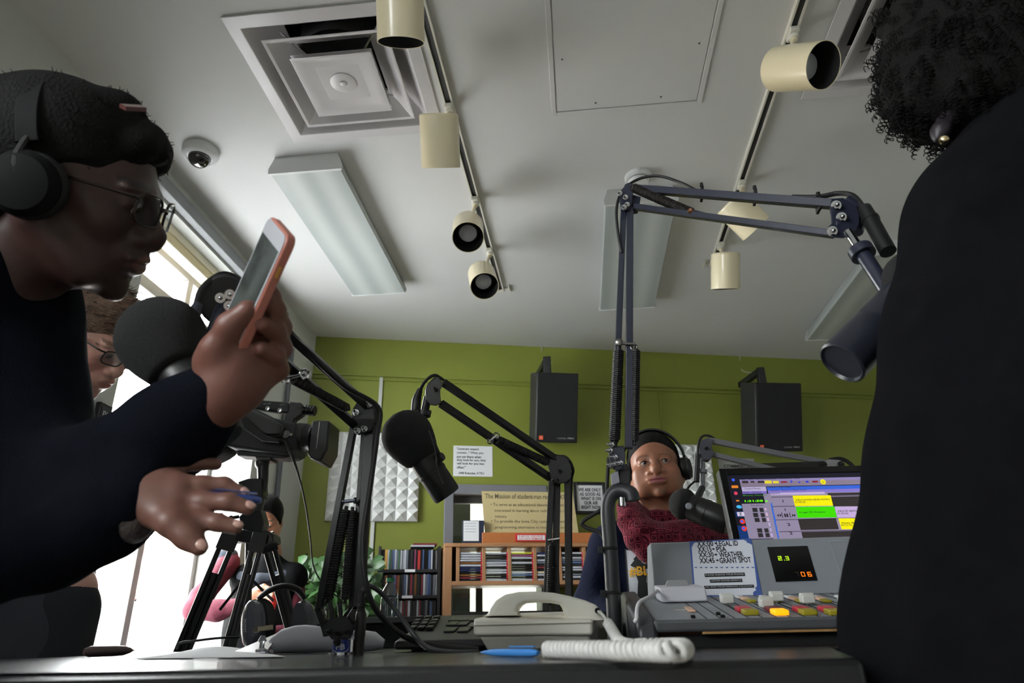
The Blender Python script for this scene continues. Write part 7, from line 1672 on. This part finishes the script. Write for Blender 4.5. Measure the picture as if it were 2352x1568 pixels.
tc=nt.nodes['Texture Coordinate']; vo=nt.nodes.new('ShaderNodeTexVoronoi'); vo.distance='CHEBYCHEV'; vo.inputs['Scale'].default_value=46; vo.inputs['Randomness'].default_value=0.25; nt.links.new(tc.outputs['Object'],vo.inputs['Vector'])
cr=nt.nodes.new('ShaderNodeValToRGB'); cr.color_ramp.interpolation='CONSTANT'; e=cr.color_ramp.elements; e[0].position=0; e[0].color=lin((62,14,26)); e[1].position=0.26; e[1].color=lin((120,42,58)); n3=e.new(0.36); n3.color=lin((68,16,28)); n4=e.new(0.48); n4.color=lin((128,48,62)); nt.links.new(vo.outputs['Distance'],cr.inputs[0]); nt.links.new(cr.outputs[0],nt.nodes['Principled BSDF'].inputs['Base Color'])
cloth('scarf',Fsc,sm_,pW,2)
headphones('black headphones worn by the woman in the red scarf',MW_,R=0.097,zc=0.0,cup=0.036,tilt=0.0,ht=0.028,ring=mat('satin_steel',(180,182,186),0.3,metal=0.8))
mb=MB(); q=MW_@Vector((-0.078,0.004,-0.040))
for i in range(4): mb.sph(q-Vector((0,0,0.009*i)),0.0036 if i%2 else 0.0046,10,7)
mb.build('earring',M_chrome,pW)
Fp_=WF(0.012)
for s in (-1,1): Fp_.chain([(cx+s*0.08,2.68,0.69),(cx+s*0.12,2.43,0.64),(cx+s*0.12,2.43,0.40)],[0.10,0.078,0.06],0.03)
cloth('trousers',Fp_,mat('dark_trousers',(28,30,38),0.9),pW)
shoes(pW,(cx-0.108,cx+0.108),2.44-0.385,2.34-0.385,0.275)
# printed panel on the sweater
gp=PF((cx,2.08,0.95),(1,0,0),(0,0,1))
def gpat(name,polys,m,off,cut=10):
    mb=MB()
    for poly in polys:
        # subdivide quads
        n=len(poly)
        if n==4:
            a,b,c,d=[Vector((p[0],p[1],0)) for p in poly]; vs=[];fs=[]
            for i in range(cut+1):
                for j in range(cut+1):
                    s_=i/cut;t_=j/cut; q=(a*(1-s_)+b*s_)*(1-t_)+(d*(1-s_)+c*s_)*t_; x,y=gp.ab(q.x,q.y); vs.append(gp.pt(x,y))
            for i in range(cut):
                for j in range(cut): fs.append((i*(cut+1)+j,(i+1)*(cut+1)+j,(i+1)*(cut+1)+j+1,i*(cut+1)+j+1))
            mb.add(vs,fs)
        else: mb.add([gp.pt(*gp.ab(*p)) for p in poly],[tuple(range(n))])
    conform(mb,bvW,(0,1,0),off); return mb.build(name,m,swW)
M_bw=mat('print_black',(24,24,26),0.8); M_gy=mat('print_gold',(214,160,36),0.8)
gpat('print_panel',[[(1440,1249),(1512,1254),(1516,1392),(1449,1387)]],mat('print_white',(196,200,208),0.8),0.002)
gpat('print_border',[[(1440,1249),(1512,1254),(1512,1257),(1441,1252)],[(1440,1249),(1443,1250),(1452,1387),(1449,1387)],[(1449,1384),(1516,1389),(1516,1392),(1449,1387)]],M_bw,0.003,6)
gpat('print_fist',[[(1460,1275),(1472,1262),(1485,1270),(1476,1290)],[(1474,1262),(1484,1260),(1497,1272),(1488,1276)],[(1453,1290),(1464,1276),(1488,1288),(1486,1310)],[(1466,1310),(1492,1310),(1490,1332),(1472,1332)],[(1471,1332),(1492,1332),(1496,1370),(1470,1370)],[(1488,1276),(1500,1274),(1506,1296),(1488,1300)]],M_bw,0.003,4)
mb=MB(); gp.textpx(mb,'#BL',1450,1293,1497,1318,0,0.03); conform(mb,bvW,(0,1,0),0.0042); mb.build('print_lettering',M_gy,swW,smooth=False)
# stool
st=thing('stool','tall padded stool beneath the woman in the red scarf','stool',(cx,2.315,0))
mb=MB(); mb.lathe((cx,2.315,0.57),(0,0,1),[(0.17,0),(0.185,0.02),(0.18,0.05),(0.10,0.06),(0,0.06)],n=32); mb.build('seat',M_lam,st)
mb=MB(); mb.cyl((cx,2.315,0.03),(cx,2.315,0.57),0.028,n=20); mb.build('post',M_chrome,st)
mb=MB(); mb.lathe((cx,2.315,0),(0,0,1),[(0.22,0),(0.22,0.012),(0.06,0.035),(0.03,0.05)],n=36); mb.build('base',M_blk,st)
mb=MB(); mb.ring((cx,2.315,0.26),(0,0,1),0.19,0.011,32,10)
for a in range(3): mb.cyl((cx,2.315,0.26),(cx+0.19*math.cos(a*2.1),2.315+0.19*math.sin(a*2.1),0.26),0.008,n=10)
mb.build('foot_ring',M_chrome,st)
# ------------------------------------------------ person C : seated by the window behind the tripod
cC=P(611,1200,3.16); MC=frame_of(cC,RW@Vector((0.20,-0.02,0.95)),RW@Vector((-0.05,0.98,0.12)),0.86)
pC=thing('person','person in black vest and dark red sleeves seated by the window behind the tripod','person',(cC.x,3.28,0))
Fh=Field(0.0028); head_field(Fh,MC,0.86,nose=1.15,lips=1.1)
x_=cC.x; Ft=Field(0.010); Ft.rc((x_,3.24,1.10),(x_,3.24,1.04),0.045,0.06,0.03); Ft.rc((x_-0.13,3.24,1.0),(x_+0.13,3.24,1.0),0.045,0.045,0.05); Ft.el((x_,3.24,0.80),(0.14,0.09,0.22),None,0.05)
for s in (-1,1): Ft.chain([(x_+s*0.08,3.24,0.56),(x_+s*0.10,2.90,0.54),(x_+s*0.10,2.88,0.10)],[0.08,0.06,0.042],0.04); Ft.rc((x_+s*0.10,2.9,0.045),(x_+s*0.10,2.78,0.035),0.036,0.03,0.03)
Fhd=Field(0.003); w1=P(563,1385,2.98); 
Fhd.chain([tuple(P(540,1392,3.0)),tuple(w1),tuple(P(585,1368,2.97))],[0.024,0.022,0.026],0.015); Fhd.rc(tuple(P(590,1362,2.97)),tuple(P(612,1372,2.96)),0.024,0.020,0.015)
for i,(a,b,c) in enumerate((((610,1352),(628,1362),(632,1382)),((606,1362),(624,1372),(624,1390)),((600,1370),(616,1382),(612,1396)),((594,1378),(606,1390),(602,1400)))): Fhd.chain([tuple(P(a[0],a[1],2.955)),tuple(P(b[0],b[1],2.93)),tuple(P(c[0],c[1],2.94))],[0.010,0.009,0.0075],0.004)
Fhd.chain([tuple(P(590,1352,2.96)),tuple(P(606,1346,2.93)),tuple(P(620,1352,2.92))],[0.012,0.010,0.008],0.006)
body_mesh(pC,[(Fh,head_tint(MC,(172,120,94),(150,92,88),(40,30,26))),(Ft,flat_tint((172,120,94))),(Fhd,flat_tint((176,124,98)))],SK)
eyes(pC,MC,(40,28,22),(0,-0.5))
RC=np.array(MC.to_3x3())/0.86; TC=lambda x,y,z: tuple(MC@Vector((x,y,z)))
Fhr=Field(0.004); Fhr.el(TC(0,-0.026,0.050),(0.080,0.096,0.088),RC,0.02); Fhr.el(TC(0.03,0.04,0.10),(0.04,0.04,0.025),RC,0.02)
for sx in (-1,1): Fhr.el(TC(sx*0.074,0.0,0.010),(0.008,0.016,0.026),RC,0.01)
Fhr.el(TC(0,0.095,-0.022),(0.074,0.072,0.092),RC,0.01,True); Fhr.el(TC(0,0,-0.10),(0.12,0.13,0.06),RC,0.01,True)
for i in range(14):
    a=random.Random(i).uniform(0,6.28); Fhr.el(TC(0.05*math.cos(a),-0.03+0.06*math.sin(a),0.118),(0.014,0.014,0.012),RC,0.006)
cloth('hair',Fhr,M_hair,pC,1)
M_red3=mat('crimson_sleeve',(84,13,36),0.85,bump=(30,0.4,0.01))
Fs=Field(0.007); Fs.chain([tuple(P(525,1292,3.20)),tuple(P(462,1372,3.05)),tuple(P(448,1400,3.0)),tuple(P(500,1402,3.0)),tuple(P(556,1388,2.99))],[0.052,0.046,0.044,0.040,0.030],0.03); cloth('sleeve',Fs,M_red3,pC)
Fs=Field(0.007); Fs.chain([(x_+0.13,3.26,0.98),(x_+0.15,3.22,0.80),(x_+0.06,3.02,0.78)],[0.050,0.044,0.036],0.03); cloth('sleeve',Fs,M_red3,pC)
Fs=Field(0.007); Fs.rc((x_-0.11,3.25,1.04),(x_+0.12,3.25,1.04),0.070,0.070,0.05); Fs.el((x_,3.23,1.09),(0.078,0.072,0.070),None,0.04); Fs.el((x_,3.24,0.82),(0.175,0.125,0.26),None,0.06); cloth('vest',Fs,mat('black_vest',(7,7,9),0.85,bump=(15,0.5,0.01),spec=0.1),pC)
Fs=Field(0.006); Fs.chain([(x_-0.10,3.20,1.045),(x_,3.16,1.03),(x_+0.10,3.20,1.045)],[0.030,0.024,0.030],0.02); Fs.rc((x_-0.11,3.25,1.05),(x_+0.11,3.25,1.05),0.034,0.034,0.03); Fs.el(tuple(P(522,1275,3.20)),(0.05,0.05,0.034),None,0.03); cloth('hood',Fs,mat('grey_hood',(44,50,60),0.9),pC)
Fp_=Field(0.012)
for s in (-1,1): Fp_.chain([(x_+s*0.08,3.24,0.57),(x_+s*0.10,2.90,0.56),(x_+s*0.10,2.88,0.12)],[0.095,0.075,0.058],0.03)
cloth('trousers',Fp_,mat('dark_trousers',(28,30,38),0.9),pC)
shoes(pC,(x_-0.10,x_+0.10),2.9,2.78)
ch=thing('chair','plain black chair under the person in red sleeves by the window','chair',(x_,3.28,0))
mb=MB(); mb.boxb(x_-0.22,x_+0.22,3.08,3.50,0.42,0.465); mb.build('seat',M_lam,ch,bevel=0.012)
mb=MB(); mb.boxb(x_-0.21,x_+0.21,3.50,3.53,0.60,0.92); mb.build('backrest',M_lam,ch,bevel=0.01)
for sx in (-1,1):
    for yy in (3.12,3.49): mb=MB(); mb.cyl((x_+sx*0.20,yy,0),(x_+sx*0.20,yy,0.42 if yy<3.3 else 0.90),0.011,n=12); mb.build('leg',M_chrome,ch)
rd=thing('red_cup','small bright red object held by the seated person near the window','cup',P(628,1392,2.93))
mb=MB(); q=P(627,1384,2.92); mb.lathe(q-Vector((0,0,0.025)),(0.1,-0.1,1),[(0.010,0),(0.016,0.03),(0.0165,0.045),(0.014,0.045),(0.010,0.006)],n=20); mb.build('body',mat('bright_red',(210,40,30),0.4),rd)
# ------------------------------------------------ person D : curly-haired, dark fleece, right edge
cD=P(2310,50,0.83); MD=frame_of(cD,RW@Vector((-0.72,-0.50,-0.48)),RW@Vector((-0.45,0.80,0.15)),1.0)
pD=thing('person','person with dark curly hair in a charcoal fleece standing at the right edge','person',(0.60,0.80,0))
Fh=Field(0.0032); head_field(Fh,MD,1.0)
bx_=0.57; by=0.79
Ft=Field(0.010); nbD=MD@Vector((0,-0.05,-0.17)); Ft.rc(tuple(MD@Vector((0,-0.03,-0.10))),tuple(P(2390,470,0.84)),0.050,0.055,0.03); Ft.rc(tuple(P(2390,520,0.84)),tuple(P(2345,1400,0.82)),0.09,0.10,0.05)
shf=P(2390,500,0.84); hxl=P(2205,1700,0.78)
for hx,hy,hz in ((hxl.x,hxl.y,hxl.z-0.03),(shf.x+0.19,0.74,0.80)):
    Ft.rc((hx,hy,hz+0.05),(hx,hy,hz-0.05),0.030,0.032,0.02)
    for q in range(4): Ft.chain([(hx-0.004,hy-0.030+q*0.020,hz-0.07),(hx-0.006,hy-0.034+q*0.021,hz-0.115),(hx-0.014,hy-0.032+q*0.020,hz-0.15)],[0.011,0.010,0.008],0.008)
    Ft.chain([(hx,hy-0.025,hz-0.02),(hx-0.006,hy-0.055,hz-0.06),(hx-0.012,hy-0.060,hz-0.10)],[0.016,0.012,0.009],0.01)
for s in (-1,1): Ft.chain([(bx_+s*0.09,0.80,0.88),(bx_+s*0.10,0.80,0.48),(bx_+s*0.10,0.80,0.10)],[0.085,0.055,0.042],0.04); Ft.rc((bx_+s*0.10,0.80,0.045),(bx_+s*0.10,0.68,0.035),0.038,0.03,0.03)
body_mesh(pD,[(Fh,head_tint(MD,(120,84,68),(120,70,66),(30,24,22))),(Ft,flat_tint((120,84,68)))],SK)
M_fl=mat('charcoal_fleece',(17,17,20),1.0,bump=(900,0.5,0.001),var=(25,0.15),spec=0.03)
Fs=Field(0.007)
Fs.chain([tuple(P(2250,520,0.80)),tuple(P(2228,760,0.80)),tuple(P(2215,1060,0.80)),tuple(P(2210,1300,0.79)),tuple(P(2205,1700,0.78))],[0.078,0.083,0.083,0.078,0.075],0.04)
Fs.rc(tuple(P(2390,500,0.84)),tuple(P(2340,1500,0.82)),0.14,0.155,0.06); Fs.rc(tuple(P(2340,1500,0.82)),(bx_+0.04,by,0.72),0.15,0.16,0.06); Fs.rc(tuple(P(2262,500,0.80)),tuple(P(2430,340,0.84)),0.075,0.085,0.05); Fs.rc(tuple(P(2290,450,0.78)),tuple(P(2420,345,0.78)),0.070,0.080,0.04); Fs.rc(tuple(P(2350,350,0.80)),tuple(P(2450,260,0.80)),0.060,0.075,0.04)
Fs.rc((bx_+0.01,by,1.02),(bx_+0.01,by,0.76),0.15,0.165,0.05); Fs.chain([(shf.x+0.12,0.86,shf.z-0.02),(shf.x+0.20,0.86,shf.z-0.26),(shf.x+0.19,0.76,0.86)],[0.085,0.070,0.048],0.04)
cloth('fleece_top',Fs,M_fl,pD,3)
Fp_=Field(0.012)
for s in (-1,1): Fp_.chain([(bx_+s*0.08,by,0.80),(bx_+s*0.10,0.80,0.48),(bx_+s*0.10,0.80,0.09)],[0.115,0.080,0.065],0.03)
cloth('trousers',Fp_,mat('dark_trousers',(28,30,38),0.9),pD)
shoes(pD,(bx_-0.10,bx_+0.10),0.80,0.67)
RD=np.array(MD.to_3x3()); TD=lambda x,y,z: tuple(MD@Vector((x,y,z)))
Fhr=Field(0.0045); rn=random.Random(21)
cen=[(2330,190,0.075),(2340,150,0.11),(2420,60,0.13),(2260,60,0.125),(2340,-60,0.12),(2230,130,0.105),(2130,190,0.060),(2180,60,0.075),(2290,40,0.10),(2120,240,0.038),(2200,230,0.062),(2300,180,0.09),(2170,10,0.06)]
for x,y,r in cen: Fhr.el(tuple(P(x,y,0.81)),(r,r*1.05,r),None,0.03)
Fhr.el(TD(0,-0.028,0.045),(0.094,0.112,0.100),RD,0.03)
HV,HQ=Fhr.mesh()
for i in range(150):
    v=HV[rn.randrange(len(HV))]; r=rn.uniform(0.007,0.013); Fhr.el(tuple(v),(r,r,r),None,0.006)
hD,VD,QD=cloth('hair',Fhr,M_hair,pD,0)
mb=MB()
for i in range(560):
    while True:
        v=Vector(VD[rn.randrange(len(VD))]); cc_=Vector(P(2260,90,0.81)); nv_=(v-cc_).normalized()
        if nv_.x<0.1 and nv_.y<0.6: break
    L=rn.uniform(0.014,0.034)
    d=(nv_+Vector((0,0,-0.55))).normalized(); p0=v-nv_*0.006; helix(mb,[p0,p0+d*L*0.5,p0+d*L+Vector((0,0,-0.003))],rn.uniform(0.0025,0.0055),0.0007,0.007,8,4)
for (x,y,x2,y2,n_) in ((2075,215,2062,285,5),(2070,230,2052,300,4),(2088,240,2085,292,5),(2110,250,2108,305,4),(2060,190,2040,225,4),(2058,255,2062,330,2),(2130,260,2120,310,4)):
    for k in range(n_):
        a=P(x+rn.uniform(-6,6),y+rn.uniform(-6,6),0.80+rn.uniform(-0.02,0.02)); b=P(x2+rn.uniform(-7,7),y2+rn.uniform(-14,6),0.80+rn.uniform(-0.02,0.02)); helix(mb,[a,(a+b)/2+Vector((rn.uniform(-.004,.004),0,0)),b],rn.uniform(0.0035,0.006),0.0009,0.010,8,4)
tag(mb.build('curls',M_hair,pD),kind='stuff')
# chin / jaw visible below the hair, with an earring
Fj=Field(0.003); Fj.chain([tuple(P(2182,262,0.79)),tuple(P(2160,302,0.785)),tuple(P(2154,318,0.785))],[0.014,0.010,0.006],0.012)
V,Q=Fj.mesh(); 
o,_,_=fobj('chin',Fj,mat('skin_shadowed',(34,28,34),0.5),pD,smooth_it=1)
mb=MB(); q=P(2168,322,0.76); mb.lathe(q,viewn(q),[(0.0055,0),(0.006,0.002),(0.0035,0.004),(0,0.005)],n=16); mb.build('earring',mat('gold_stud',(235,215,170),0.15,metal=1.0),pD)
